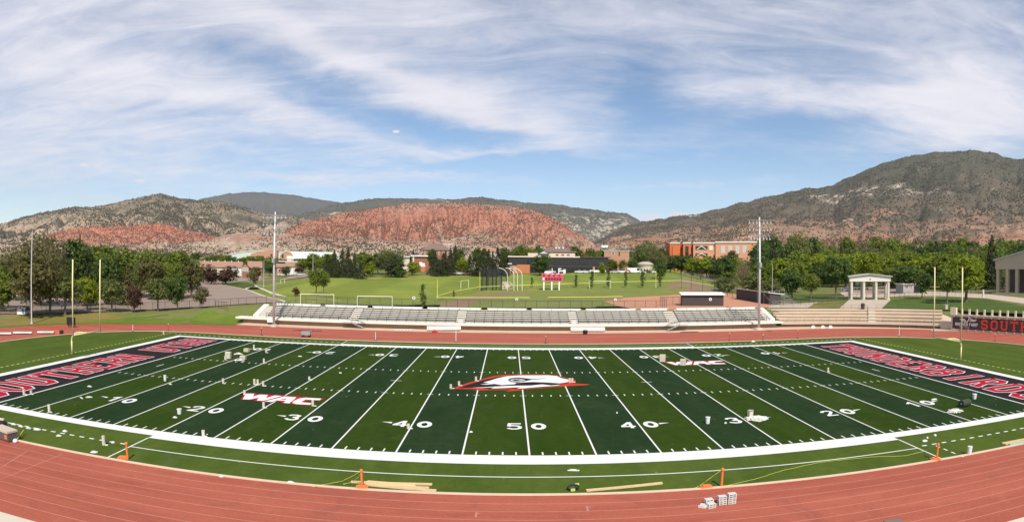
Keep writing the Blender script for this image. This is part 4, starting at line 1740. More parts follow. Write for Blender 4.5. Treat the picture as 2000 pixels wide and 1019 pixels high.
park('white', 1679, 565, 20, 'white car seen between the columns of the gateway', group='parked cars')
park('dark', 1744, 563, -10, 'dark car beside the white gateway')
park('white', 1654, 568, 95, 'white car partly hidden by the outer column of the gateway')
park('white', 552, 538, 0, 'white car on the street by the low orange brick house')
park('red', 482, 540, 0, 'red car in front of the brown shuttered house end')
park('van', 489, 538.5, 0, 'white van parked before the brown balconied house', 'van')
park('silver', 586, 538, 5, 'silver car on the street by the white gabled house')
park('white', 1132, 533.2, 10, 'white car just past the scoreboard crown')
park('white', 1143, 533.2, 0, 'white car at the rear of the long white trailer')
park('silver', 1201, 533.2, 0, 'silver car at the front of the long white trailer')
park('white', 1216, 533.2, 0, 'white car beside the red car near the rotunda', s=1.15)
park('red', 1228, 533.2, 20, 'red car near the domed rotunda')
park('van', 1238, 533.2, 0, 'white van in front of the domed rotunda', 'van')
park('silver', 1252, 533.2, 0, 'silver car in front of the rotunda doorway')
park('dark', 1263, 533.2, 0, 'dark car beside the rotunda doorway')
park('white', 1271, 533.2, 0, 'white car last in the row past the rotunda')
park('silver', 893, 536.8, 0, 'long pale car under the spruces above the sideways goal', s=1.2)
park('dark', 930, 535.8, 0, 'dark car under the spruces beside the batting cage')
park('white', 1075, 533.2, 0, 'white car showing behind the scoreboard')
P = at(1168, 533.4)
kx = hypot(P.x - CAM_POS.x, P.y - CAM_POS.y) / _F
t = thing('box_trailer', 'long white box trailer parked behind the slim young trees', 'trailer', P)
mb = MB()
mb.box(-17 * kx, 15 * kx, -1.2, 1.2, .6, 6.6 * kx)
mb.build('box', WHITE, t)
for x in (-11, 9):
    mb = MB()
    mb.bar((x * kx, -1.25, .5), (x * kx, 1.25, .5), .5, 12)
    mb.build('wheel', BLACK, t)
t = thing('covered_cart', 'grey tarpaulin covered cart on white panels beside the tall thin pole', 'cart', at(46, 613.5), radians(-62))
mb = MB()
mb.box(-1.7, 1.7, -.8, .8, .15, .75)
mb.build('side_panels', WHITE, t)
mb = MB()
prof = [(-1.75, .75), (1.75, .75), (1.6, 1.15), (.7, 1.5), (-.4, 1.55), (-1.5, 1.2)]
mb.v = [(x, -.85, z) for x, z in prof] + [(x, .85, z) for x, z in prof]
mb.f = [tuple(range(6)), tuple(range(11, 5, -1))] + [(i, i + 6, (i + 1) % 6 + 6, (i + 1) % 6) for i in range(6)]
mb.mi = [0] * 8
mb.build('tarpaulin', mat('grey_tarp', (.12, .12, .12), .7, .2, 2), t)

# ------------------------------------------------------------------ buildings
BRICK = mat('orange_brick', (.52, .20, .09), .9, .12, .5, fine=.12)
BRICKP = mat('pink_brick', (.50, .27, .18), .9, .12, .5, fine=.1)
BRICKD = mat('dark_brick', (.30, .13, .08), .9, .14, .5, fine=.1)
ROOFB = mat('brown_shingle', (.20, .14, .11), .9, .15, .4, fine=.15)
ROOFT = mat('terracotta_shingle', (.36, .21, .15), .9, .18, .3, fine=.15)
ROOFW = mat('pale_green_membrane', (.62, .68, .60), .6, .06, .1)
STUCCO = mat('cream_stucco', (.66, .58, .46), .85, .1, .3)


def place_b(name, label, px, dist, w_px, base_z=PZ, rz=0.0):
    """empty at the left end of a facade that faces the field; returns it with metres per photo pixel"""
    old = dist
    dist = ground_dist(px + w_px / 2, dist) if px < 1250 else dist
    P = far(px, dist)
    base_z = ground_z(P.x, P.y) if dist < old - 1 else PZ
    t = thing(name, label, 'building', (P.x, P.y, base_z), rz - atan2(P.x - CAM_POS.x, P.y - CAM_POS.y))
    t.scale = (1, dist / old, 1)
    th = atan2(P.x - CAM_POS.x, P.y - CAM_POS.y)
    ROWS[t.name] = (px, P, base_z)
    return t, dist / _F / (1 + 3 * _A * th * th)


ROWS = {}


def row_z(t):
    px, P, bz = ROWS[t.name]
    return lambda py: rise(px, py, P) - bz


def gable_roof(mb, x0, x1, y0, y1, z0, z1, ov=.5, axis='x'):
    if axis == 'x':
        ym = (y0 + y1) / 2
        mb.poly([(x0 - ov, y0 - ov, z0), (x1 + ov, y0 - ov, z0), (x1 + ov, ym, z1), (x0 - ov, ym, z1)])
        mb.poly([(x1 + ov, y1 + ov, z0), (x0 - ov, y1 + ov, z0), (x0 - ov, ym, z1), (x1 + ov, ym, z1)])
        mb.poly([(x0 - ov, y0 - ov, z0 - .3), (x1 + ov, y0 - ov, z0 - .3), (x1 + ov, y0 - ov, z0), (x0 - ov, y0 - ov, z0)])
        for x in (x0, x1):
            mb.poly([(x, y0, z0 - .05), (x, y1, z0 - .05), (x, ym, z1 - .1)])
    else:
        xm = (x0 + x1) / 2
        mb.poly([(x0 - ov, y0 - ov, z0), (xm, y0 - ov, z1), (xm, y1 + ov, z1), (x0 - ov, y1 + ov, z0)])
        mb.poly([(xm, y0 - ov, z1), (x1 + ov, y0 - ov, z0), (x1 + ov, y1 + ov, z0), (xm, y1 + ov, z1)])
        for y in (y0 - .02, y1):
            mb.poly([(x0, y, z0 - .05), (x1, y, z0 - .05), (xm, y, z1 - .1)])


def hip_roof(mb, x0, x1, y0, y1, z0, z1, k=.32, ov=.8):
    x0 -= ov
    x1 += ov
    y0 -= ov
    y1 += ov
    a, b = x0 + (x1 - x0) * k, x1 - (x1 - x0) * k
    ym = (y0 + y1) / 2
    mb.poly([(x0, y0, z0), (x1, y0, z0), (b, ym, z1), (a, ym, z1)])
    mb.poly([(x1, y1, z0), (x0, y1, z0), (a, ym, z1), (b, ym, z1)])
    mb.poly([(x0, y1, z0), (x0, y0, z0), (a, ym, z1)])
    mb.poly([(x1, y0, z0), (x1, y1, z0), (b, ym, z1)])
    mb.poly([(x0, y0, z0 - .02), (x0, y1, z0 - .02), (x1, y1, z0 - .02), (x1, y0, z0 - .02)])


def box_part(t, nm, m, *c):
    mb = MB()
    mb.box(*c)
    return mb.build(nm, m, t)


def window(t, x0, x1, z0, z1, y=0.0, frame=WHITE, glass=GLASS):
    f = box_part(t, 'window', frame, x0, x1, y - .14, y - .01, z0, z1)
    mb = MB()
    mb.box(x0 + .15, x1 - .15, y - .17, y - .141, z0 + .15, z1 - .15)
    mb.build('pane', glass, f)
    return f


# long motel-like block on the left
D = 330
t, k = place_b('apartment_block', 'long two storey block with terracotta roof and row of small chimneys by the parking lot', 393, D, 0)
zr = row_z(t)
W = 82 * k
box_part(t, 'wall', STUCCO, 0, 81 * k, 0, 12, 0, zr(520))
box_part(t, 'white_wall', WHITE, 60 * k, 79 * k, -.15, -.01, 0, zr(521))
mb = MB()
gable_roof(mb, -2 * k, 81 * k, 0, 12, zr(520), zr(509))
r = mb.build('roof', ROOFT, t)
for q in range(6):
    mb = MB()
    x = (6 + q * 13.5) * k
    mb.box(x, x + 1.8 * k, 5.2, 6.6, zr(511), zr(507))
    mb.build('chimney', STUCCO, r)
for q in range(7):
    window(t, (3 + q * 8.2) * k, (6.2 + q * 8.2) * k, zr(535), zr(526))
D = 300
t, k = place_b('apartment_block', 'brown balconied house with a grey gabled end', 472, D, 0)
zr = row_z(t)
box_part(t, 'wall', BRICKP, 14.2 * k, 39 * k, 0, 11, 0, zr(521))
box_part(t, 'gable_wing', mat('grey_siding', (.42, .38, .33), .8, .1, 1), 0, 14 * k, -1.5, 11, 0, zr(521))
mb = MB()
gable_roof(mb, 14 * k, 39 * k, 0, 11, zr(521), zr(509), .6)
mb.build('roof', ROOFT, t)
mb = MB()
gable_roof(mb, 0, 14 * k, -1.5, 11, zr(521), zr(512.5), .5, 'y')
mb.build('gable_roof', ROOFT, t)
box_part(t, 'garage_door', BRICKD, 1.5 * k, 12.5 * k, -1.62, -1.51, .1, zr(529.5))
box_part(t, 'balcony', BRICK, 15 * k, 36 * k, -1.6, -1.4, zr(530), zr(526.5))
box_part(t, 'balcony_floor', BRICKD, 15 * k, 36 * k, -1.4, -.02, zr(530.5), zr(530))
for q in range(4):
    window(t, (16 + q * 5.2) * k, (19 + q * 5.2) * k, zr(526), zr(522), frame=BRICKD)
    window(t, (16 + q * 5.2) * k, (19 + q * 5.2) * k, zr(537), zr(532), frame=BRICKD)
D = 345
t, k = place_b('house', 'white gabled house with tan roof by the street', 561, D, 0)
zr = row_z(t)
box_part(t, 'wall', WHITE, 0, 12 * k, 0, 12, 0, zr(521))
box_part(t, 'side_wall', STUCCO, 12.1 * k, 28 * k, 0, 12, 0, zr(520))
mb = MB()
gable_roof(mb, -2 * k, 29 * k, 0, 12, zr(519), zr(511))
mb.build('roof', ROOFT, t)
for q in range(3):
    window(t, (14 + q * 4.6) * k, (16.6 + q * 4.6) * k, zr(529), zr(524))
t, k = place_b('house', 'low orange brick house behind small trees by the street', 541, 340, 0)
zr = row_z(t)
box_part(t, 'wall', BRICKP, 0, 18 * k, 0, 10, 0, zr(520))
mb = MB()
gable_roof(mb, 0, 18 * k, 0, 10, zr(520), zr(514))
mb.build('roof', ROOFT, t)
window(t, 3 * k, 7 * k, zr(531), zr(525))
box_part(t, 'flat_canopy', WHITE, 3 * k, 42 * k, 10.2, 15, zr(510.5), zr(509))


def vault(px0, px1, dist, py_eave, py_top, label, brick_front, depth, arch=True):
    t, k = place_b('arched_hall', label, px0, dist, 0)
    zr = row_z(t)
    w = (px1 - px0) * k
    ze, zt = zr(py_eave), zr(py_top)
    mb = MB()
    n = 18
    P = [(w / 2 - w / 2 * cos(pi * i / n), ze + (zt - ze) * sin(pi * i / n)) for i in range(n + 1)]
    for i in range(n):
        (a, za), (b, zb) = P[i], P[i + 1]
        mb.poly([(a, -.5, za + .4), (b, -.5, zb + .4), (b, depth, zb + .4), (a, depth, za + .4)])
    mb.poly([(x, -.5, z + .4) for x, z in P] + [(x, -.5, z - .5) for x, z in reversed(P)])
    mb.build('vault_roof', ROOFW, t, smoothit=False)
    mb = MB()
    mb.poly([(0, 0, 0)] + [(x, 0, z) for x, z in P] + [(w, 0, 0)])
    mb.poly([(0, depth, 0)] + [(x, depth, z) for x, z in P] + [(w, depth, 0)])
    mb.build('end_wall', brick_front, t)
    return t, k, zr


t, k, zr = vault(438, 600, 640, 504, 487.2, 'broad pale green vaulted roof behind the terracotta block', ROOFW, 60)
t, k = place_b('brick_wing', 'arched orange brick end wall in front of the pale vaulted roof', 490, 620, 0)
zr = row_z(t)
mb = MB()
w = 54 * k
P = [(0, zr(501))] + [(w * i / 12, zr(495) + (zr(487.5) - zr(495)) * sin(pi / 2 * min(1, i / 9))) for i in range(13)]
mb.v = [(x, 0, z) for x, z in P] + [(w, 0, 0), (0, 0, 0)] + [(x, 8, z) for x, z in P] + [(w, 8, 0), (0, 8, 0)]
n = len(P) + 2
mb.f = [tuple(range(n)), tuple(range(2 * n - 1, n - 1, -1))] + [(i, i + n, (i + 1) % n + n, (i + 1) % n) for i in range(n)]
mb.mi = [0] * len(mb.f)
mb.build('wall', BRICKP, t)
window(t, 38 * k, 42 * k, zr(498), zr(494.5), frame=BRICKD)
box_part(t, 'tower', BRICKD, 50.5 * k, 53.5 * k, -1, -.02, 0, zr(486.5))
t, k, zr = vault(546, 574, 600, 504, 489.5, 'small round arched orange brick hall between the pale roofs', BRICKP, 5)
window(t, 4 * k, 8 * k, zr(503), zr(496), frame=BRICKD)
window(t, 19 * k, 21 * k, zr(508), zr(504), frame=BRICKD)
t, k = place_b('arched_hall', 'long pale green curved roof ending behind the spruces', 560, 640, 0)
zr = row_z(t)
mb = MB()
for i in range(8):
    a, b = i / 8, (i + 1) / 8
    z0, z1 = zr(504 - 14.5 * sin(a * pi / 2)), zr(504 - 14.5 * sin(b * pi / 2))
    mb.poly([(0, a * 22, z0), (106 * k, a * 22, z0), (100 * k, b * 22, z1), (0, b * 22, z1)])
mb.build('curved_roof', ROOFW, t)
box_part(t, 'wall', STUCCO, 0, 104 * k, .1, 21, 0, zr(504.3))


def hall(px0, px1, dist, py_eave, py_top, label, wallm, roofm, nwin=6, depth=22, py_w=None):
    t, k = place_b('brick_hall', label, px0, dist, 0)
    zr = row_z(t)
    w = (px1 - px0) * k
    box_part(t, 'wall', wallm, 0, w, 0, depth, 0, zr(py_eave) - .1)
    mb = MB()
    hip_roof(mb, 0, w, 0, depth, zr(py_eave), zr(py_top))
    mb.build('roof', roofm, t)
    for q in range(nwin):
        window(t, w * (q + .3) / nwin, w * (q + .62) / nwin, zr(py_eave + 9), zr(py_eave + 2.5))
    return t, k, zr


hall(826, 880, 620, 487.5, 474.5, 'brick hall with dark hipped roof above the spruces near the flat white roof', BRICKD, ROOFB)
t, k, zr = hall(917, 977, 600, 491, 480.5, 'cream hall with wide brown hipped roof above the spruces', STUCCO, ROOFT)
box_part(t, 'skylight', WHITE, 18 * k, 24 * k, 2, 3, zr(487), zr(485.5))
hall(1030, 1055, 640, 486.5, 477, 'small tan hip roofed building behind the dark round trees', STUCCO, ROOFT, 3)
t, k = place_b('flat_block', 'low brick building with a thick white flat roof behind the yellow-green bush', 802, 520, 0)
zr = row_z(t)
box_part(t, 'wall', BRICKD, 2 * k, 32 * k, 0, 15, 0, zr(500.2))
box_part(t, 'roof_slab', WHITE, 0, 34 * k, -1.5, 16, zr(500), zr(497.6))
box_part(t, 'low_roof_slab', WHITE, -22 * k, -1 * k, -1.5, 16, zr(501.5), zr(499.5))
box_part(t, 'low_wing', STUCCO, -20 * k, -2 * k, 0, 15, 0, zr(501.7))
box_part(t, 'pillar', STUCCO, 4 * k, 7 * k, -1, -.02, 0, zr(500.2))
t, k = place_b('stone_monument', 'pale stacked monument on an orange base beside the spruces', 818, 500, 0)
zr = row_z(t)
for a, b, z0, z1, m in ((5, 12, 534, 520, BRICK), (4, 13, 519.9, 517.5, WHITE), (1, 7, 517.3, 511, WHITE), (6, 12, 517.3, 513, WHITE)):
    box_part(t, 'block', m, a * k, b * k, -.6 + (a % 3) * .02, .6, max(0, zr(z0)), zr(z1))
t, k = place_b('brick_annex', 'windowless orange brick block at the foot of the long dark glass building', 996, 480, 0)
zr = row_z(t)
box_part(t, 'wall', BRICK, 14 * k, 39 * k, 0, 14, 0, zr(516))
box_part(t, 'low_wall', BRICKP, 0, 13.9 * k, 1, 12, 0, zr(518))
box_part(t, 'canopy', WHITE, -4 * k, 4 * k, -.5, 1, zr(515), zr(513.3))
box_part(t, 'opening', BLACK, 2 * k, 6 * k, .9, .99, 0, zr(522))
# long dark building
t, k = place_b('glass_office_block', 'long low dark glass building with tan roof edge behind the scoreboard', 993, 520, 0)
zr = row_z(t)
W = 197 * k
box_part(t, 'wall', mat('dark_brown_cladding', (.035, .028, .025), .5, .2, .2), 0, W, 0, 30, 0, zr(501.5))
box_part(t, 'roof_edge', STUCCO, -1 * k, 140 * k, -.8, 30.5, zr(501.4), zr(498.8))
box_part(t, 'roof_edge', mat('dark_fascia', (.09, .07, .06), .6, .1, .5), 140.1 * k, W + 1, -.8, 30.5, zr(501.4), zr(499.6))
box_part(t, 'floor_band', mat('dark_fascia', (.09, .07, .06)), 0, W, -.5, -.01, zr(519.5), zr(518))
for z0, z1 in ((516.5, 504), (531, 521)):
    for q in range(24):
        window(t, (3 + q * 8.0) * k, (10 + q * 8.0) * k, zr(z0), zr(z1), frame=mat('dark_brown_cladding', (.035, .028, .025)))
box_part(t, 'entry_pier', BRICKP, 165 * k, 169 * k, -3, -.6, 0, zr(519))
t, k = place_b('rooftop_block', 'pale upper storey with small white gable rising over the dark glass building', 1031, 560, 0)
zr = row_z(t)
box_part(t, 'wall', mat('cream_wall', (.70, .60, .48), .8, .1, .3), 0, 92 * k, 0, 20, 0, zr(493.5))
mb = MB()
gable_roof(mb, 22 * k, 40 * k, -2, 20, zr(493.4), zr(489.5), .6, 'y')
mb.build('gable', WHITE, t)
for q in range(3):
    window(t, (54 + q * 11) * k, (60 + q * 11) * k, zr(498), zr(495.2), frame=BRICKP)
t, k = place_b('dark_roofed_hall', 'big dark brown roof with three white vents behind the pale upper storey', 1062, 600, 0)
zr = row_z(t)
box_part(t, 'wall', BRICKD, 0, 62 * k, 0, 30, 0, zr(492))
mb = MB()
hip_roof(mb, 0, 62 * k, 0, 30, zr(491.8), zr(482), .12)
r = mb.build('roof', ROOFB, t)
for x in (23, 29, 37):
    mb = MB()
    mb.box(x * k, (x + 3) * k, 9, 10, zr(484.5), zr(481.5))
    mb.build('vent', WHITE, r)
for px0, px1, dist, top, m, lab in ((1122, 1166, 640, 484, BRICKP, 'pink brick campus building with twin small towers below the canyon mouth'),
                                    (1180, 1229, 560, 488.2, BRICKP, 'flat pink brick block with white roof edge below the canyon')):
    t, k = place_b('campus_block', lab, px0, dist, 0)
    zr = row_z(t)
    w = (px1 - px0) * k
    box_part(t, 'wall', m, 0, w, 0, 20, 0, zr(top + 1))
    box_part(t, 'roof_edge', WHITE if px0 > 1170 else STUCCO, -.5, w + .5, -.6, 20.5, zr(top + 1), zr(top))
    if px0 < 1170:
        for a in (18, 28, 34):
            box_part(t, 'tower', BRICKP, a * k, (a + 4) * k, -1.2, -.01, 0, zr(476))
    else:
        window(t, 15 * k, 20 * k, zr(496), zr(491.5))
        window(t, 28 * k, 31 * k, zr(499), zr(491), frame=BRICKD)
t, k = place_b('pale_block', 'distant pale grey roof peeping through the trees below the canyon', 1176, 900, 0)
zr = row_z(t)
box_part(t, 'wall', mat('blue_grey_wall', (.5, .52, .55), .8, .05, .1), 0, 10 * k, 0, 15, 0, zr(482))
mb = MB()
gable_roof(mb, 0, 10 * k, 0, 15, zr(482), zr(478))
mb.build('roof', WHITE, t)
# rotunda
P = at(1260, 532.2)
k = hypot(P.x - CAM_POS.x, P.y - CAM_POS.y) / _F
t = thing('rotunda', 'round cream kiosk with a low grey domed roof behind the parked cars', 'building', P)
mb = MB()
mb.lathe([(14.5 * k, 0), (14.5 * k, 13 * k)], n=28)
mb.build('wall', mat('yellow_cream_wall', (.66, .54, .34), .8, .08, .3), t)
mb = MB()
mb.lathe([(15.2 * k, 12.4 * k), (15.2 * k, 15.2 * k)], n=28)
mb.build('cornice', WHITE, t)
mb = MB()
mb.lathe([(17 * k, 15.2 * k), (15 * k, 17.8 * k), (11.5 * k, 20 * k), (6 * k, 21.6 * k), (0, 22 * k)], n=28)
mb.build('dome', mat('grey_tan_dome', (.42, .37, .32), .8, .1, .3), t, smoothit=True)
for a in (-2.3, -1.9, -1.5, -1.1, -.7):
    mb = MB()
    mb.obox((14.3 * k * cos(a), 14.3 * k * sin(a)), (-sin(a), cos(a)), (cos(a), sin(a)), 1.1 * k, .5 * k, .02, 8 * k)
    mb.build('doorway', GLASS, t)
# orange building on the right
D = 430
t, k = place_b('orange_brick_building', 'large bright orange brick building with white roof edge and big windows', 1301, D, 0)
zr = row_z(t)
ORB = mat('bright_orange_brick', (.62, .17, .055), .9, .1, .4, fine=.08)
ORP = mat('peach_brick', (.64, .32, .19), .9, .08, .4, fine=.08)
mb = MB()
mb.prism([(0, 6), (7 * k, 0), (7 * k, 30), (0, 30)], 0, zr(474))
mb.build('corner_wing', ORB, t)
box_part(t, 'tower_wing', ORB, 7.1 * k, 27 * k, -2, 30, 0, zr(475.5))
box_part(t, 'roof_edge', CONCW, 6.8 * k, 27.4 * k, -2.5, 30.5, zr(475.4), zr(473))
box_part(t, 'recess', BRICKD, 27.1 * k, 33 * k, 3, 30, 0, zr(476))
box_part(t, 'tower_wing', ORB, 33.1 * k, 48 * k, -1, 30, 0, zr(475.5))
box_part(t, 'roof_edge', CONCW, 32.7 * k, 48.4 * k, -1.5, 30.5, zr(475.4), zr(472.5))
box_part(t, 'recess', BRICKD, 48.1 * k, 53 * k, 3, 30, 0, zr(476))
box_part(t, 'main_wing', ORP, 53.1 * k, 96 * k, 0, 30, 0, zr(475.5))
box_part(t, 'roof_edge', CONCW, 52.8 * k, 96 * k, -.6, 30.5, zr(475.4), zr(472.6))
box_part(t, 'right_wing', ORP, 96.1 * k, 176 * k, -1.5, 30, 0, zr(474))
box_part(t, 'roof_edge', CONCW, 95.8 * k, 177 * k, -2.1, 30.5, zr(473.9), zr(471))
window(t, 11 * k, 12.5 * k, zr(500), zr(480), -2, frame=BRICKD)
for a, b in ((37, 44),):
    window(t, a * k, b * k, zr(502), zr(480), -1, frame=BRICKD)
for a, z0, z1 in ((57, 487, 479.5), (57, 499, 494)):
    w = window(t, a * k, (a + 24) * k, zr(z0), zr(z1), 0, frame=BRICKD)
    mb = MB()
    for s in (-1, 1):
        mb.bar(((a + 12) * k, -.3, zr(z1) - .2), ((a + 12 + s * 9) * k, -.3, zr(z0) + .2), .28, 5)
    mb.build('brace', WHITE, w)
box_part(t, 'window_surround', CONCW, 84 * k, 91 * k, -.3, -.01, zr(488), zr(479.5))
for a in (107, 121, 135, 149):
    window(t, a * k, (a + 7) * k, zr(494), zr(480), -1.5, glass=mat('pale_blind_glass', (.52, .55, .56), .3, .25, .3))

# ------------------------------------------------------------------ people-free clutter on and around the turf
def place_item(px, py, lift=.012):
    P = at(px, py, z=0)
    P.z = lift
    return P


def bucket(px, py, label, h=.55, r=.22, tall=1.0):
    t = thing('bucket', label, 'bucket', place_item(px, py), random.uniform(0, 6), 'white buckets on the turf')
    mb = MB()
    mb.lathe([(r * .82, 0), (r, h * tall), (r * 1.08, h * tall), (r * 1.08, h * tall + .03), (r * .9, h * tall + .03)], n=14)
    mb.build('pail', WHITE, t, smoothit=False)
    mb = MB()
    pts = [(r * 1.1 * cos(a), 0, h * tall * .95 + r * .9 * sin(a) * .5) for a in [pi * i / 8 for i in range(9)]]
    mb.tube(pts, .012, 4)
    mb.build('handle', GREYMETAL, t)
    return t


bucket(350.5, 807.5, 'squat round white bucket beside the near 20 at the Utah end', .42, .20)
bucket(322.5, 743, 'white bucket beside the ten yard line at the Utah end', .58, .16)
bucket(1382, 826, 'white bucket standing beside the 3 of the half-buried near 30', .52, .19)
bucket(1893, 886.5, 'white bucket at the track edge near the teal pipe', .55, .17)
bucket(1903, 778, 'white bucket near the Thunderbirds goal line', .45, .22)


def upright_block(px, py, hpx, label, w=.20, pallet=False, lean=0.0, mat_=None, foot=True):
    P = place_item(px, py)
    k = (P - CAM_POS).length / _F
    h = max(.3, hpx * k / cos(.25))
    t = thing('turf_roll' if not pallet else 'tile_stack', label, 'turf roll' if not pallet else 'tile stack', P, random.uniform(-.4, .4), 'pale rolls and stacks lying about the turf')
    if pallet:
        n = 4
        for i in range(n):
            mb = MB()
            mb.box(-w * 1.3, w * 1.3, -w, w, h * i / n + .004, h * (i + 1) / n - .02)
            mb.build('tile', BEIGE, t)
    else:
        mb = MB()
        mb.lathe([(w * .62, 0), (w * .62, h), (w * .3, h + .002), (w * .3, h - .1)], n=12)
        mb.build('roll', mat_ or BEIGE, t, smoothit=False)
        if foot:
            mb = MB()
            mb.box(w * .64, w * 1.75, -w * .3, w * .3, .0, .06)
            mb.build('cut_piece', WHITE, t)
    return t


UP = [(96.5, 804, 13, 'pale upright roll standing at the near sideline ticks by the Utah end'), (436, 748, 9, 'small pale upright roll on the fifteen yard line at the Utah end'),
      (497, 750, 10, 'first of three pale rolls on the near hash marks, towards the Utah lettering'), (503.5, 750, 9, 'middle one of three pale rolls on the near hash marks'),
      (514, 753, 9, 'last of three pale rolls on the near hash marks, towards midfield'), (477.5, 770, 8, 'pale roll at the W of the near conference logo'),
      (515, 795, 10, 'pale roll just below the near conference logo'), (611, 792, 11, 'pale roll at the C of the near conference logo'),
      (604, 741, 6, 'tiny pale roll on a yard line above the near conference logo'), (929.5, 743, 8, 'pale roll on the red crest edge of the bird logo'),
      (896.5, 752, 8, 'pale roll beside the red crest near the bird logo tip'), (880.5, 758, 8, 'pale roll at the very pointed tail tip of the bird logo'),
      (1112.5, 746, 8, 'pale roll at the beak of the bird logo, the one on the white head'), (1117.5, 746, 8, 'pale roll at the beak of the bird logo, the one at the red tip'),
      (797.5, 836, 9, 'pale roll against the 4 of the near 40 at the Utah end'), (1617, 726, 8, 'small pale roll on the ten yard line at the Thunderbirds end'),
      (319.5, 652, 6, 'small pale roll behind the far corner of the Utah end zone'), (47, 770, 9, 'pale roll on the Utah goal line below the lettering'),
      (61, 769, 6, 'short pale roll on the Utah goal line, nearer midfield'), (397.5, 851, 11, 'pale roll at the near sideline ticks between the 20 and 30'),
      (440, 702, 7, 'small pale roll beside the tall tile stack'), (515.5, 708, 8, 'pale roll on the far hash marks at the Utah end'),
      (496, 681, 8, 'pale roll beside the 1 of the cluttered far ten'), (520, 688, 8, 'pale roll on the 0 of the cluttered far ten'),
      (203, 868, 16, 'tall pale roll standing on the margin turf by the dashed line')]
for px, py, hp, lab in UP:
    upright_block(px, py, hp, lab)
for px, py, hp, lab in [(446, 699, 12, 'tall beige tile stack on the ten yard line at the Utah end'), (482, 686, 6, 'low beige tile stack beside the cluttered far ten'), (475, 701, 7, 'beige tile stack at the far hash marks by the small scrap heap'),
                        (1294, 705, 13, 'tall beige tile stack beside the far 30 at the Thunderbirds end'), (1334, 712, 11, 'beige tile stack on the far conference logo')]:
    upright_block(px, py, hp, lab, .28, True)
P = place_item(1465, 811)
t = thing('carton', 'open beige carton standing behind the scrap heap on the near 30', 'carton', P, .3)
mb = MB()
for c in ((-.3, .3, -.25, -.22), (-.3, .3, .22, .25), (-.3, -.27, -.219, .219), (.27, .3, -.219, .219)):
    mb.box(*[q * .66 for q in c], 0, .5)
mb.build('box_body', BEIGE, t)
mb = MB()
mb.hexa([tuple(q * .66 for q in p) for p in [(-.3, -.26, .762), (.3, -.26, .762), (-.55, -.45, .85), (.1, -.5, .9), (-.3, -.25, .78), (.3, -.25, .78), (-.55, -.44, .87), (.1, -.49, .92)]])
mb.build('flap', WHITE, t)


def heap(px, py, L, W, label, n=22, seed=1):
    R = random.Random(seed)
    P = place_item(px, py)
    t = thing('scrap_heap', label, 'scrap heap', P, 0, 'heaps of white turf scraps')
    for nm, cnt, m in (('white_scraps', n, WHITE), ('beige_scraps', n // 2, BEIGE)):
        mb = MB()
        for _ in range(cnt):
            a = R.uniform(0, 2 * pi)
            q = R.random() ** .5
            x, y = L * q * cos(a), W * q * sin(a)
            z = (1 - q) * .22 + R.uniform(0, .05)
            s = R.uniform(.10, .24)
            b = R.uniform(0, pi)
            mb.obox((x, y), (cos(b), sin(b)), (-sin(b), cos(b)), s, s * R.uniform(.3, .7), z, z + R.uniform(.03, .10))
        mb.build(nm, m, t)


heap(1476, 818, .95, .62, 'heap of white turf scraps covering the zero of the near 30', 46, 3)
heap(1865, 804, .8, .4, 'heap of white turf scraps beside the ten yard line at the Thunderbirds end', 30, 5)
heap(465, 692, .6, .5, 'small heap of pale scraps near the cluttered far ten', 16, 8)
heap(467, 705, .7, .4, 'small heap of pale scraps below the tall tile stack', 14, 9)


def lying(px, py, L, W, H, rz, label, m=WHITE, name='turf_offcut', cat='offcut', group='white turf offcuts'):
    P = place_item(px, py)
    if m is WHITE and name == 'turf_offcut':
        L, W = L * .5, W * .55
    t = thing(name, label, cat, P, rz, group)
    mb = MB()
    mb.prism([(-L / 2, -W / 2), (L * .3, -W / 2), (L / 2, -W * .1), (L / 2, W / 2), (-L * .35, W * .45)], 0, H)
    mb.build('strip', m, t)
    mb = MB()
    mb.prism([(-L * .3, -W * .35), (L * .2, -W * .3), (L * .25, W * .2), (-L * .28, W * .3)], H + .003, H + H * .7)
    mb.build('folded_end', m, t)
    return t


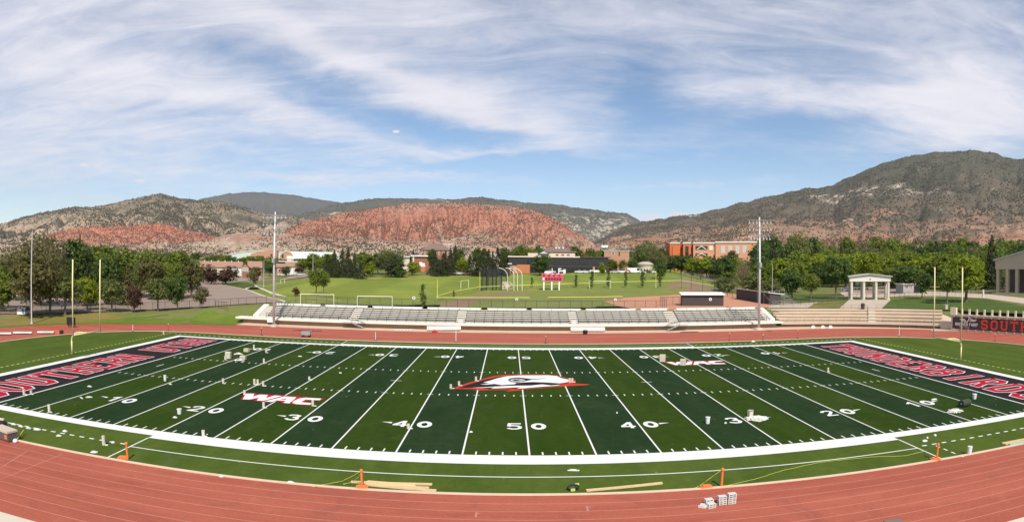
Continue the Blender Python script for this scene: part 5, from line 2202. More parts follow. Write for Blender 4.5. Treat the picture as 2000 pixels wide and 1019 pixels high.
LY = [(174, 775.5, 1.3, .25, .6, 'long white offcut between the near 10 and the Utah lettering'), (175, 754.5, 1.0, .25, 0, 'short white offcut above the near 10 at the Utah end'), (159, 777, 1.4, .12, -.5, 'thin pale offcut pointing at the near 10 at the Utah end'),
      (333, 750, .6, .3, 0, 'small white offcut below the bucket on the ten yard line'), (342, 815, .7, .35, 0, 'white offcut in front of the squat bucket'),
      (27, 828.5, .9, .3, .1, 'first white offcut on the dashed line near the grey case, beside the black bag'), (41, 832.5, .9, .3, -.1, 'second white offcut along the dashed line near the grey case'), (56, 836, .9, .3, .1, 'third white offcut along the dashed line near the grey case'),
      (73, 838.5, 1.1, .5, .2, 'crumpled white offcut ending the row on the dashed line near the grey case'), (127, 842, .7, .4, 0, 'oval white offcut above the dashed line near the grey case'), (115, 851, .8, .25, .5, 'bent white offcut below the dashed line near the grey case'),
      (221, 864, .5, .3, .3, 'small white scrap beside the tall pale roll'), (184, 883, 1.0, .35, .4, 'white offcut by the track edge near the tall pale roll'), (1100 + 20, 918.5, 1.5, .10, -.12, 'thin white strip lying near the centre team line'),
      (1806, 861, .9, .45, -.2, 'white offcut beside the post at the Thunderbirds corner'), (1826, 850, .5, .4, 0, 'white lump above the post at the Thunderbirds corner'), (1811, 855, .4, .25, 0, 'tiny white scrap above the post at the Thunderbirds corner'),
      (1824, 780, 1.6, .35, .05, 'white roll lying beside the near 10 at the Thunderbirds end'), (665, 728, .6, .25, 0, 'small white offcut beside the twenty-five line above the near logo'), (586, 695.5, 1.1, .2, .1, 'thin grey-green strip below the far 20 at the Utah end'),
      (433, 930, .5, .3, 0, 'small grey-white lump on the track kerb between two orange posts'), (568, 942, .9, .15, 0, 'thin pale strip at the near track edge'), (920, 843.5, .5, .2, 0, 'white scrap on the yard line beside the near 50'),
      (1417, 826, .45, .22, 0, 'tiny white scrap beside the 3 of the half-buried near 30'), (1205, 806, .3, .2, 0, 'orange-white scrap above the near 40 at the Thunderbirds end')]
for px, py, L, W, rz, lab in LY:
    lying(px, py, L, W, .07, rz, lab)
P = place_item(1884, 793)
t = thing('turf_drum', 'dark green turf drum lying near the Thunderbirds goal line', 'drum', P, .2)
mb = MB()
mb.bar((-.6, 0, .33), (.6, 0, .33), .33, 16)
mb.build('rolled_turf', mat('dark_green_roll', (.045, .06, .035), .9, .2, 4), t)
mb = MB()
mb.bar((-.63, 0, .33), (.63, 0, .33), .09, 10)
mb.build('core', GREYMETAL, t)

# slotted blocks on the track
def block(P, rz, label, sx=.46, sy=.32, h=.115):
    t = thing('slotted_block', label, 'block', P, rz, 'pale slotted blocks stacked on the track')
    mb = MB()
    mb.box(-sx / 2, sx / 2, -sy / 2, sy / 2, 0, h * .2)
    mb.box(-sx / 2, sx / 2, -sy / 2, sy / 2, h * .8, h)
    for a, b in ((-sx / 2, -sx * .40), (-sx * .05, sx * .05), (sx * .40, sx / 2)):
        mb.box(a + .0, b, -sy / 2 + .002, sy / 2 - .002, h * .2, h * .8)
    mb.build('body', GREYBLOCK, t)
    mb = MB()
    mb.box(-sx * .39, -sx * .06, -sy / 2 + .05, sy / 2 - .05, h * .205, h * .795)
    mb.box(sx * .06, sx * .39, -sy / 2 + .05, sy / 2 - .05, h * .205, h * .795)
    mb.build('slot_shade_fill', DARKMETAL, t)  # dark filling stands in for the shade inside the hollow slots


ORD = ['bottom', 'second from the bottom', 'third from the bottom', 'fourth from the bottom', 'topmost']
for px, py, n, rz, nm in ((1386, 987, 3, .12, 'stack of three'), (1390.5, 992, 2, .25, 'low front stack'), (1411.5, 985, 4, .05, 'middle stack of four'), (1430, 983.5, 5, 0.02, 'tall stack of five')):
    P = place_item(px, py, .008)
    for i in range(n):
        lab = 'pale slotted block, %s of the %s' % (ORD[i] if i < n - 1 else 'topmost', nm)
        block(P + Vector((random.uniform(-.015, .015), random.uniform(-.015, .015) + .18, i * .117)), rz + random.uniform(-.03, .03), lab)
lying(1372.5, 989, .45, .35, .11, -.6, 'single pale slab lying in front of the block stacks', GREYBLOCK, 'slab', 'slab', None)

# orange posts with rope
def orange_post(px, py, label, base_dx, base_rz):
    P = place_item(px, py)
    t = thing('rope_post', label, 'post', P, 0, 'orange rope posts along the near turf edge')
    mb = MB()
    mb.bar((0, 0, 0), (0, 0, 1.05), .075, 10, .065)
    mb.lathe([(.10, 1.0), (.10, 1.12), (.03, 1.18)], n=10)
    mb.build('post', ORANGE, t)
    mb = MB()
    c, s = cos(base_rz), sin(base_rz)
    mb.obox((base_dx, .02), (c, s), (-s, c), .36, .20, .0, .10)
    mb.obox((base_dx, .02), (c, s), (-s, c), .24, .13, .102, .17)
    mb.build('foot', ORANGE, t)
    return t


OP = [(249.5, 896), (707, 952), (1409, 949), (1829, 897)]
orange_post(*OP[0], 'orange post with tilted base at the corner by the grey case', -.38, .25)
orange_post(*OP[1], 'orange post standing on its base beside the loose timbers', .0, .1)
t = orange_post(*OP[2], 'orange post with its base fallen off near the block stacks', -.95, .1)
orange_post(*OP[3], 'orange post at the corner by the teal pipe', -.1, -.4)
ROPE = mat('yellow_green_rope', (.55, .58, .10), .8, .2, 8)


def rope(pix, label):
    P = [at(px, py, z=z) for px, py, z in pix]
    o = P[0].copy()
    t = thing('rope', label, 'rope', o, 0, 'yellow ropes between the orange posts')
    pts = []
    for a, b in zip(P[:-1], P[1:]):
        for i in range(8):
            q = a.lerp(b, i / 8) - o
            q.z += -.12 * sin(pi * i / 8) if min(a.z, b.z) > .1 else random.uniform(0, .02)
            q.x += random.uniform(-.03, .03)
            q.y += random.uniform(-.03, .03)
            pts.append(q)
    pts.append(P[-1] - o)
    mb = MB()
    mb.tube(pts, .014, 5)
    mb.build('cord', ROPE, t)
    for q in (pts[0], pts[-1]):
        mb = MB()
        mb.lathe([(.0, -.05), (.05, 0), (.0, .05)], q, 6)
        mb.build('knot', ROPE, t)


rope([(706, 919, 1.0), (670, 938, .05), (612, 949, .04)], 'yellow rope from the orange post by the timbers to the track kerb')
rope([(706, 924, .9), (690, 940, .04), (672, 944, .04)], 'short slack yellow rope at the end of the timbers')
rope([(1407, 918, 1.0), (1370, 945, .05), (1357, 952, .04)], 'yellow rope slanting down from the post by the block stacks')
rope([(1414, 948, .06), (1480, 933, .04), (1527, 918, .04), (1600, 902, .04), (1700, 891, .04), (1770, 889, .04), (1805, 880, .05), (1828, 866, 1.0)], 'long yellow rope lying on the turf from the block stacks to the next post')


def timber(a, b, label, w=.10, m=None, h=.09, z0=.012):
    A, B = at(*a, z=0), at(*b, z=0)
    d = B - A
    t = thing('timber_plank', label, 'plank', ((A.x + B.x) / 2, (A.y + B.y) / 2, z0), atan2(d.y, d.x), 'loose timbers at the turf edge')
    L = d.length
    mb = MB()
    mb.box(-L / 2, L / 2, -w, w, 0, h)
    mb.build('board', m or WOOD, t)
    for s in (-1, 1):
        mb = MB()
        mb.box(min(s * L / 2, s * (L / 2 + .012)), max(s * L / 2, s * (L / 2 + .012)), -w + .004, w - .004, .004, h - .004)
        mb.build('end_grain', mat('dark_end_grain', (.45, .30, .15), .8, .1, 3), t)


timber((686, 941), (844, 946), 'top pale timber of the bundle beside the orange post')
timber((714, 945), (838, 953.5), 'middle pale timber of the bundle beside the orange post', z0=.02)
timber((716, 946.5), (852, 958.5), 'lowest pale timber of the bundle beside the orange post')
timber((718, 943), (812, 950), 'short pale timber inside the bundle beside the orange post', .06, z0=.105)
timber((1145, 958), (1293, 943.5), 'single long timber lying on the turf beside the black bag')
timber((1957, 866), (2040, 850), 'reddish timber next to the teal pipe bundle', .08)
timber((1963, 868), (2040, 855), 'pale timber tight against the teal pipe', .07)
timber((1972, 868.5), (2045, 857.5), 'teal pipe lying along the turf edge', .10, mat('teal_plastic', (.25, .52, .48), .5, .1, 3))
P = place_item(1119, 955)
t = thing('kit_bag', 'small black bag with lime trim on the near turf', 'bag', P, .3)
mb = MB()
mb.lathe([(.05, .02), (.26, .05), (.30, .16), (.22, .28), (.05, .32)], n=12)
mb.v = [(x * 1.35, y * .8, z) for x, y, z in mb.v]
mb.build('bag_body', BLACK, t)
for q in ((-.12, -.26, .13, .02, .16), (.3, .12, .12, .2, .3)):
    mb = MB()
    mb.obox(q[:2], (1, 0), (0, 1), q[2], .05, q[3], q[4])
    mb.build('lime_trim', mat('lime_fabric', (.5, .65, .08), .7, .1, 5), t)
P = at(14, 859, z=0)
t = thing('equipment_case', 'grey equipment case with a dark front beside the squeegee', 'case', P + Vector((-.4, .25, .012)), radians(-12))
mb = MB()
mb.box(-1.1, 1.0, -.42, .42, .06, .62)
mb.build('case_body', mat('dark_case', (.11, .10, .10), .6, .15, 3), t)
mb = MB()
mb.box(-1.14, 1.04, -.46, .46, .625, .76)
mb.build('lid', mat('tan_lid', (.55, .45, .36), .7, .1, 3), t)
mb = MB()
mb.box(.62, .92, -.47, -.425, .2, .5)
mb.build('latch_plate', ORANGE, t)
P = at(4, 838, z=0)
t = thing('tool_bag', 'black tool bag behind the grey case', 'bag', P + Vector((0, 0, .012)), .2)
mb = MB()
mb.lathe([(.4, 0), (.5, .2), (.4, .6), (.1, .75)], n=12)
mb.build('bag_body', BLACK, t)
mb = MB()
mb.box(-.3, .3, -.1, .1, .74, .86)
mb.build('pale_top', BEIGE, t)
A, B = at(30, 861, z=.1), at(46, 838, z=0)
t = thing('long_handled_squeegee', 'yellow handled squeegee leaning beside the grey case', 'tool', A)
mb = MB()
mb.bar((0, 0, 0), at(46, 839, z=.35) - A, .04, 6)
mb.build('handle', mat('yellow_handle', (.62, .50, .12), .6, .1, 4), t)
mb = MB()
mb.lathe([(.0, -.1), (.16, -.06), (.2, .05), (.12, .18), (0, .2)], (0, 0, 0), 10)
mb.build('head', WHITE, t)

# things along the far straight
def team_bench(px0, px1, py, top, label, back=True):
    A, B = at(px0, py, z=0), at(px1, py, z=0)
    d = B - A
    t = thing('team_bench', label, 'bench', A, atan2(d.y, d.x), 'white team benches in front of the grandstand')
    L = d.length
    mb = MB()
    mb.box(0, L, -.1, .35, .42, .50)
    mb.build('seat', WHITE, t)
    if back:
        mb = MB()
        mb.hexa([(0, .36, .5), (L, .36, .5), (0, .42, .5), (L, .42, .5), (0, .62, .92), (L, .62, .92), (0, .68, .92), (L, .68, .92)])
        mb.build('backrest', WHITE, t)
    for k in range(6):
        x = .15 + (L - .3) * k / 5
        mb = MB()
        mb.box(x - .05, x + .05, -.05, .3, 0, .42)
        mb.build('leg', GREYMETAL, t)


team_bench(834, 900, 646.5, 639, 'long white bench with a red bag before the grandstand')
team_bench(1115, 1182, 648.5, 641, 'long white bench behind the black bin in front of the stand')
team_bench(770, 807, 648, 644, 'low white bench without back on the apron', False)
P = at(849, 648.5, z=0)
t = thing('sports_bag', 'red bag on the ground in front of the long white bench', 'bag', P)
mb = MB()
mb.lathe([(.2, 0), (.34, .12), (.3, .35), (.1, .42)], n=10)
mb.v = [(x * 1.6, y * .8, z) for x, y, z in mb.v]
mb.build('bag_body', RED, t)
mb = MB()
mb.tube([(-.2, 0, .38), (-.1, 0, .52), (.1, 0, .52), (.2, 0, .38)], .02, 5)
mb.build('strap', BLACK, t)
P = at(1143, 652, z=0)
t = thing('trash_bin', 'black bin in front of a long white bench', 'bin', P)
mb = MB()
mb.lathe([(.38, 0), (.46, .55), (.46, .62)], n=12)
mb.build('bin_body', BLACK, t)
mb = MB()
mb.lathe([(.48, .62), (.48, .68), (.3, .8), (0, .82)], n=12)
mb.build('lid', DARKMETAL, t)
P = at(598, 657, z=0)
t = thing('starting_equipment_cart', 'grey metal equipment cart on the far track', 'cart', P, .1)
mb = MB()
mb.box(-.75, .75, -.4, .4, .35, .95)
mb.build('box', GREYMETAL, t)
for x in (-.55, .55):
    mb = MB()
    mb.bar((x, -.45, .18), (x, .45, .18), .18, 10)
    mb.build('wheel', BLACK, t)
mb = MB()
mb.tube([(.75, -.3, .9), (1.0, -.3, 1.2), (1.0, .3, 1.2), (.75, .3, .9)], .03, 5)
mb.build('push_handle', GREYMETAL, t)


def hurdle(px, py, h, label, col):
    P = at(px, py, z=0)
    t = thing('marker_post', label, 'marker', P, 0, 'marker posts beside the far track')
    mb = MB()
    mb.bar((0, 0, 0), (0, 0, h), .045, 8)
    mb.build('stem', col, t)
    mb = MB()
    mb.lathe([(.26, .0), (.26, .05), (.08, .09)], n=10)
    mb.build('foot', DARKMETAL, t)
    mb = MB()
    mb.lathe([(.07, h), (.07, h + .1), (.0, h + .14)], n=8)
    mb.build('tip', WHITE, t)


for px, py, h, lab, m in ((733.5, 663.5, 1.2, 'marker post on the far track below the second stand section', WHITE), (890.5, 667.5, 1.8, 'tall white marker post on the far track beside the bench with the red bag', WHITE),
                          (1066, 670, 1.1, 'dark marker post on the far track level with midfield', DARKMETAL), (1424.5, 664.5, 1.2, 'red marker post on the far track before the dark sheet', RED),
                          (1558, 659.5, 1.4, 'red marker post on the far track past the floodlight mast', RED), (1756, 656, 1.6, 'white marker post below the concrete terrace', WHITE),
                          (1943, 666, 1.2, 'pink marker post below the black banner', RED), (511, 654, 1.2, 'dark marker post on the far track under the parking lot mast', DARKMETAL),
                          (259.5, 646, 1.0, 'white marker post on the track bend behind the goalpost', WHITE), (329, 645, 1.1, 'red marker post on the track bend near the grass bank', RED), (1490, 668, 1.2, 'ringed dark marker beside the far sideline border', DARKMETAL)):
    hurdle(px, py, h, lab, m)
P = at(1471, 666.5, z=0)
lying(1471, 667, 1.3, .4, .15, 0, 'white folded strip on the far margin turf')
# striped barrier strips on the left bend
for px0, px1, py, lab in ((-45, 22, 653.5, 'white barrier pad cut off by the picture edge'), (26, 62, 652, 'wavy white barrier pad in the middle of the row'), (73, 105, 651, 'white barrier pad next to the red end block')):
    A, B = at(px0, py, z=0), at(px1, py, z=0)
    d = B - A
    L = d.length
    t = thing('barrier_pad', lab, 'barrier', A, atan2(d.y, d.x), 'low barrier pads on the track bend')
    mb = MB()
    mb.box(0, L, -.35, .35, .0, .18)
    mb.build('dark_base', DARKMETAL, t)
    mb = MB()
    for i in range(6):
        a, b = L * i / 6, L * (i + 1) / 6
        w0, w1 = .30 + .12 * sin(i * 1.1), .30 + .12 * sin((i + 1) * 1.1)
        mb.hexa([(a, -w0, .182), (b, -w1, .182), (a, w0, .182), (b, w1, .182), (a, -w0, .40), (b, -w1, .40), (a, w0, .40), (b, w1, .40)])
    mb.build('white_cover', WHITE, t)
P = at(112, 650.5, z=0)
t = thing('end_block', 'small red block ending the row of barrier pads', 'block', P)
mb = MB()
mb.box(-.9, .8, -.35, .35, 0, .45)
mb.build('block_body', mat('orange_red', (.60, .14, .07), .6, .1, 2), t)
mb = MB()
mb.box(.81, 1.05, -.4, .4, 0, .6)
mb.build('dark_stop', DARKMETAL, t)
P = at(139, 638, z=0)
t = thing('play_clock', 'black play clock board behind the SOUTHERN UTAH goalpost', 'clock', P + Vector((0, 0, .0)))
mb = MB()
mb.box(-.95, .95, -.15, .15, .35, 1.75)
mb.build('board', BLACK, t)
for x in (-.6, .6):
    mb = MB()
    mb.box(x - .05, x + .05, -.12, .12, -.3, .35)
    mb.build('leg', DARKMETAL, t)
for px, lab in ((1588, 'first of three low white blocks, towards the mast, on the apron below the terrace'), (1607, 'middle of three low white blocks on the apron below the terrace'), (1622, 'last of three low white blocks, farther from the mast, on the apron below the terrace')):
    lying(px, 639.5, 1.0, .35, .28, 0, lab, WHITE, 'white_block', 'block', 'white blocks below the terrace')
for px, py, L, lab in ((600, 645, 5.5, 'long dark groundsheet lying below the first stand section'), (1345, 648, 4.0, 'dark crumpled sheet beside a staircase foot'), (1502, 645, 1.1, 'small dark mat beside the floodlight footing')):
    lying(px, py, L, 1.0, .05, 0, lab, mat('dark_brown_sheet', (.09, .06, .05), .8, .3, 2), 'groundsheet', 'sheet', None)
P = at(527, 633.5, z=0)
t = thing('electrical_cabinet', 'white electrical cabinet at the foot of the mast', 'cabinet', P + Vector((0, .3, 0)))
mb = MB()
mb.box(-.6, .6, -.25, .25, .5, 1.15)
mb.build('cabinet_body', WHITE, t)
for x in (-.4, .4):
    mb = MB()
    mb.box(x - .05, x + .05, -.1, .1, 0, .5)
    mb.build('leg', DARKMETAL, t)
P = at(1741, 1026, z=0)
t = thing('dark_grey_box', 'dark grey box whose top shows at the bottom edge of the view', 'box', P + Vector((0, -.2, .012)), -.1)  # dark grey box of unknown use, only its top in view
mb = MB()
mb.box(-.5, .5, -.3, .3, 0, .28)
mb.build('box_body', mat('charcoal_box', (.06, .06, .06), .5, .1, 3), t)
mb = MB()
mb.box(-.46, .46, -.26, .26, .282, .31)
mb.build('lid', mat('grey_lid', (.16, .16, .16), .5, .1, 3), t)

# ------------------------------------------------------------------ trees
def leaf_mat(name, a, b, c):
    m, g, bs = pbr(name)
    geo = g.new('NewGeometry')
    oi = g.new('ObjectInfo')
    tc = g.new('TexCoord')
    n = g.noise(tc.outputs['Object'], 4.5, 3, .6)
    k = g.m('ADD', g.m('MULTIPLY', geo.outputs['Random Per Island'], .55), g.m('MULTIPLY', n, .55))
    col = g.mix(g.step(k, .25, .8), a, b)
    col = g.mix(g.m('MULTIPLY', oi.outputs['Random'], .55), col, c)
    g.put(bs.inputs['Base Color'], col)
    bs.inputs['Roughness'].default_value = .75
    bs.inputs['Specular IOR Level'].default_value = .15
    tl = g.new('BsdfTranslucent', {'Color': col})
    mx = g.new('MixShader', {0: .46, 1: bs.outputs[0], 2: tl.outputs[0]})
    g.l.new(mx.outputs[0], g.n['Material Output'].inputs[0])
    return m


BARK = mat('grey_brown_bark', (.16, .12, .09), .9, .25, 4)
LEAF = {
    'green': leaf_mat('green_leaves', (0.111, 0.164, 0.026), (0.241, 0.295, 0.047), (0.193, 0.217, 0.040)),
    'deep': leaf_mat('deep_green_leaves', (0.060, 0.105, 0.028), (0.131, 0.194, 0.044), (0.104, 0.147, 0.038)),
    'lime': leaf_mat('yellow_green_leaves', (0.170, 0.225, 0.018), (0.350, 0.395, 0.034), (0.210, 0.270, 0.024)),
    'olive': leaf_mat('olive_leaves', (0.138, 0.131, 0.057), (0.254, 0.229, 0.100), (0.193, 0.178, 0.078)),
    'sage': leaf_mat('sage_green_leaves', (0.117, 0.155, 0.044), (0.234, 0.255, 0.080), (0.165, 0.190, 0.059)),
    'spruce': leaf_mat('spruce_needles', (0.039, 0.058, 0.024), (0.104, 0.121, 0.052), (0.080, 0.087, 0.035)),
    'plum': leaf_mat('plum_leaves', (0.082, 0.039, 0.035), (0.172, 0.089, 0.065), (0.124, 0.079, 0.047)),
    'brown': leaf_mat('brownish_leaves', (0.111, 0.113, 0.035), (0.199, 0.186, 0.065), (0.158, 0.141, 0.049)),
    'tan': leaf_mat('tan_twigs', (0.331, 0.236, 0.130), (0.551, 0.406, 0.236), (0.413, 0.315, 0.177)),
}
RT = random.Random(21)


def leaf(mb, c, s, out, R):
    n = Vector((R.gauss(0, 1), R.gauss(0, 1), R.gauss(0, 1))).normalized() * .8 + out * .7 + Vector((0, 0, .35))
    n.normalize()
    u = n.orthogonal().normalized()
    w = n.cross(u)
    a = R.uniform(0, pi)
    u, w = u * cos(a) + w * sin(a), w * cos(a) - u * sin(a)
    mb.poly([c - u * s, c + w * s * .55, c + u * s, c - w * s * .55])


def trunk_mesh(h, r, limbs, R, spread):
    mb = MB()
    p = Vector((0, 0, 0))
    pts = [p.copy()]
    for i in range(4):
        p = p + Vector((R.uniform(-.02, .02), R.uniform(-.02, .02), h / 4))
        pts.append(p.copy())
    for i in range(4):
        mb.bar(pts[i], pts[i + 1], r * (1 - i * .15), 7, r * (1 - (i + 1) * .15))
    for _ in range(limbs):
        a = R.uniform(0, 2 * pi)
        z0 = R.uniform(h * .55, h)
        q = Vector((cos(a) * spread * R.uniform(.5, .9), sin(a) * spread * R.uniform(.5, .9), z0 + R.uniform(.15, .4)))
        mid = Vector((q.x * .45, q.y * .45, z0 + (q.z - z0) * .4))
        mb.bar(Vector((0, 0, z0)), mid, r * .5, 5, r * .32)
        mb.bar(mid, q, r * .32, 5, r * .12)
    return mb


def crown_round(R, z0=.22, n=95, per=20, s=.036, open_=.0, flat=1.0):
    mb = MB()
    cz, rz = (z0 + 1) / 2, (1 - z0) / 2
    lobes = [(Vector((R.uniform(-.28, .28), R.uniform(-.28, .28), R.uniform(-.5, .55))), R.uniform(.45, .75)) for _ in range(7)]
    lobes.append((Vector((0, 0, 0)), .82))
    for _ in range(n):
        L, r = R.choice(lobes)
        d = Vector((R.gauss(0, 1), R.gauss(0, 1), R.gauss(0, 1) * flat)).normalized()
        q = L + d * r * R.uniform(.55, 1.0) ** .5
        if R.random() < open_:
            continue
        c = Vector((q.x * .5, q.y * .5, cz + q.z * rz))
        for _ in range(per):
            o = Vector((R.gauss(0, .055), R.gauss(0, .055), R.gauss(0, .045)))
            p = c + o
            p.z = min(1.02, max(z0 * .8, p.z))
            leaf(mb, p, s * R.uniform(.7, 1.5), d, R)
    return mb


def crown_spruce(R, wide=1.0):
    mb = MB()
    lev = 24
    for i in range(lev):
        f = i / (lev - 1)
        z = .06 + .92 * f
        rad = .5 * wide * (1 - f) ** .85 + .015
        nb = max(4, int(13 * (1 - f) + 4))
        for k in range(nb):
            a = R.uniform(0, 2 * pi)
            r = rad * R.uniform(.72, 1.1)
            for t in (.35, .6, .82, 1.0):
                p = Vector((cos(a) * r * t, sin(a) * r * t, z - .055 * t * (1 - f * .5) + R.uniform(-.012, .012)))
                for _ in range(2):
                    leaf(mb, p + Vector((R.gauss(0, .018), R.gauss(0, .018), R.gauss(0, .008))), .034 * R.uniform(.7, 1.3), Vector((cos(a), sin(a), .5)), R)
    return mb


def crown_column(R):
    mb = MB()
    for _ in range(70):
        z = R.uniform(.14, 1)
        r = .5 * (1 - abs(z - .5) * 1.0) * R.uniform(.3, 1)
        a = R.uniform(0, 2 * pi)
        c = Vector((cos(a) * r * .8, sin(a) * r * .8, z))
        for _ in range(9):
            leaf(mb, c + Vector((R.gauss(0, .1), R.gauss(0, .1), R.gauss(0, .02))), .055 * R.uniform(.6, 1.4), Vector((cos(a), sin(a), .2)), R)
    return mb


def crown_twigs(R):
    mb = MB()
    for _ in range(320):
        a, e = R.uniform(0, 2 * pi), R.uniform(.15, 1.45)
        L = R.uniform(.6, 1.0)
        q = Vector((cos(a) * cos(e) * .5 * L, sin(a) * cos(e) * .5 * L, .12 + .86 * L * sin(e)))
        p = Vector((cos(a) * .04, sin(a) * .04, .1))
        d = (q - p).normalized()
        w = d.orthogonal().normalized() * .008
        mb.poly([p - w, p + w, q + w * .6, q - w * .6])
        for _ in range(3):
            leaf(mb, q + Vector((R.gauss(0, .04), R.gauss(0, .04), R.gauss(0, .04))), .022, d, R)
    return mb


def tree_proto(kind, crown, trunk):
    t = thing('tree_source', 'tree', 'tree')
    trunk.build('trunk', BARK, t)
    crown.build('crown', LEAF[kind], t)
    return t


TP = {}


def protos_for(form):
    """crown and trunk meshes of one form, three variants"""
    out = []
    for v in range(3):
        R = random.Random(sum(map(ord, form)) * 7 + v)
        if form == 'round':
            out.append((crown_round(R, .16, 105, 20, .040), trunk_mesh(.5, .030, 6, R, .3)))
        elif form == 'high':
            out.append((crown_round(R, .30, 85, 20, .038), trunk_mesh(.55, .034, 8, R, .36)))
        elif form == 'airy':
            out.append((crown_round(R, .12, 200, 15, .026, .05), trunk_mesh(.6, .032, 9, R, .38)))
        elif form == 'bush':
            out.append((crown_round(R, .02, 80, 18, .045), trunk_mesh(.35, .03, 5, R, .3)))
        elif form == 'spruce':
            out.append((crown_spruce(R), trunk_mesh(.9, .03, 0, R, 0)))
        elif form == 'column':
            out.append((crown_column(R), trunk_mesh(.6, .05, 3, R, .2)))
        elif form == 'twigs':
            out.append((crown_twigs(R), trunk_mesh(.2, .03, 4, R, .2)))
    return out


FORM_MESH = {}


def get_source(form, kind, v):
    key = (form, kind, v)
    if key in TP:
        return TP[key], False
    if form not in FORM_MESH:
        FORM_MESH[form] = [(c.mesh('crown_' + form, LEAF[kind]), t.mesh('trunk_' + form, BARK)) for c, t in protos_for(form)]
    cm, tm = FORM_MESH[form][v]
    if cm.materials[0] != LEAF[kind]:
        cm = cm.copy()
        cm.materials.clear()
        cm.materials.append(LEAF[kind])
    nm = {'spruce': 'spruce_tree', 'bush': 'bush', 'column': 'young_tree', 'twigs': 'bare_bush'}.get(form, 'leafy_tree')
    t = thing(nm, 'tree', 'tree')
    for n, me in (('trunk', tm), ('crown', cm)):
        o = bpy.data.objects.new(n, me)
        COL.objects.link(o)
        o.parent = t
    TP[key] = t
    return t, True


def tree(form, kind, px, base, top, hw, label, group=None, dist=None, v=None):
    if dist is None:
        P = at(px, base)
    else:
        q = far(px, ground_dist(px, dist) if 590 < px < 1292 else dist)
        P = Vector((q.x, q.y, ground_z(q.x, q.y)))
    d = hypot(P.x - CAM_POS.x, P.y - CAM_POS.y)
    h = rise(px, top, P) - P.z
    w = 2 * hw * d / _F * (1.18 if form in ('round', 'high', 'airy') else 1.06)
    src, fresh = get_source(form, kind, RT.randrange(3) if v is None else v)
    sc = (w, w, max(h, 1))
    rz = RT.uniform(0, 6.28)
    cat = {'bush': 'bush', 'twigs': 'bush'}.get(form, 'tree')
    if fresh:
        src.location, src.rotation_euler, src.scale = P, (0, 0, rz), sc
        tag(src, label, cat, group)
        return src
    return dup(src, P, rz, sc, label, cat, group)


# left of the field, nearest first
for a in [
    ('high', 'sage', 128, 614.5, 543, 31, 'round grey-green tree behind the outer upright of the goalpost'),
    ('high', 'lime', 171, 606, 540, 25, 'bright yellow-green tree between the two uprights of the goalpost'),
    ('high', 'sage', 218, 608, 544, 27, 'sage green tree just past the goalpost'),
    ('round', 'plum', 263, 609.5, 560, 14, 'small purple-leaved tree beside the parking lot fence'),
    ('high', 'sage', 309, 607, 544, 24, 'sage green tree with pale forked trunk next to the purple tree'),
    ('round', 'deep', 347, 604.5, 540, 20, 'dark green tree next to the small grey-green tree'),
    ('round', 'olive', 391, 602, 562, 14, 'small grey-green round tree at the parking lot fence'),
    ('round', 'green', 8, 609, 548, 26, 'bright green small tree cut by the picture edge'),
    ('high', 'green', 2, 604, 521, 36, 'broad mid green tree behind the bright small one'),
    ('bush', 'plum', 578, 577, 560, 8, 'small dark purple bush on the lawn slope behind the soccer goal'),
    ('high', 'green', 618, 576, 527, 17, 'neat round green tree on the lawn, the larger of a touching pair'),
    ('high', 'green', 632, 576, 529, 13, 'neat round green tree on the lawn, the smaller of a touching pair'),
    ('column', 'deep', 826, 603, 556, 7, 'slim young tree behind the grandstand beside the round white sign'),
    ('round', 'olive', 490, 577, 520, 10, 'thin olive tree') if False else ('round', 'olive', 495, 562, 521, 12, 'thin olive tree beside the mast above the path'),
]:
    tree(*a)
for px, base, top, hw, lab in ((1125, 561, 536, 4, 'slim young tree nearest to the scoreboard'), (1156, 563, 529, 5, 'slim young tree at the scoreboard-side post of the white netted goal'),
                               (1188, 562, 530, 4.5, 'slim young tree at the other post of the white netted goal'), (1222, 561, 530, 4, 'slim young tree between the white goal and the foul pole, nearer the goal'),
                               (1255, 561, 530, 5.5, 'dark dense slim young tree between the white goal and the foul pole'), (1289, 561, 537, 4, 'slim young tree just beyond the yellow foul pole'),
                               (1039, 560, 541, 3.5, 'tiny young tree between the white hoops and the scoreboard'), (886, 580, 567, 3, 'tiny brown young tree inside the pointed corner of the yellow fence')):
    tree('column', 'deep' if px != 886 else 'brown', px, base, top, hw, lab, 'slim young trees on the lawn')
G1 = 'trees beyond the parking lot'
for a in [
    ('airy', 'olive', 78, 0, 452, 52, 'huge feathery olive-brown tree towering over the parking lot', None, 150),
    ('airy', 'olive', 30, 0, 480, 38, 'feathery olive tree beside and under the huge one', None, 165),
    ('airy', 'brown', 98, 0, 490, 30, 'brownish feathery tree in front of the huge olive tree', None, 132),
    ('round', 'brown', 60, 0, 500, 40, 'dark brownish tree low behind the tall thin pole', None, 128),
    ('round', 'deep', 150, 0, 471, 34, 'tall deep green tree next to the huge olive tree', None, 170),
    ('spruce', 'brown', 155, 0, 455, 12, 'thin brown pointed treetop rising behind the SOUTHERN UTAH goalpost', None, 205),
    ('round', 'green', 192, 0, 480, 33, 'deep green tree behind the yellow-green tree', None, 175),
    ('spruce', 'spruce', 172, 0, 511, 22, 'broad dark cone shaped tree between the goalpost uprights', None, 150),
    ('round', 'deep', 213, 0, 499, 26, 'dark tree behind the sage tree past the goalpost', None, 152),
    ('spruce', 'brown', 250, 0, 514, 22, 'brown-green cone shaped tree above the purple tree', None, 152),
    ('round', 'green', 236, 0, 486, 30, 'rounded dark tree top in the parking lot belt', None, 205),
    ('spruce', 'sage', 222, 0, 480, 12, 'small brown-green dome rising over the parking lot belt', None, 230),
]:
    tree(a[0], a[1], a[2], 0, a[4], a[5], a[6], a[7] or G1, a[8])
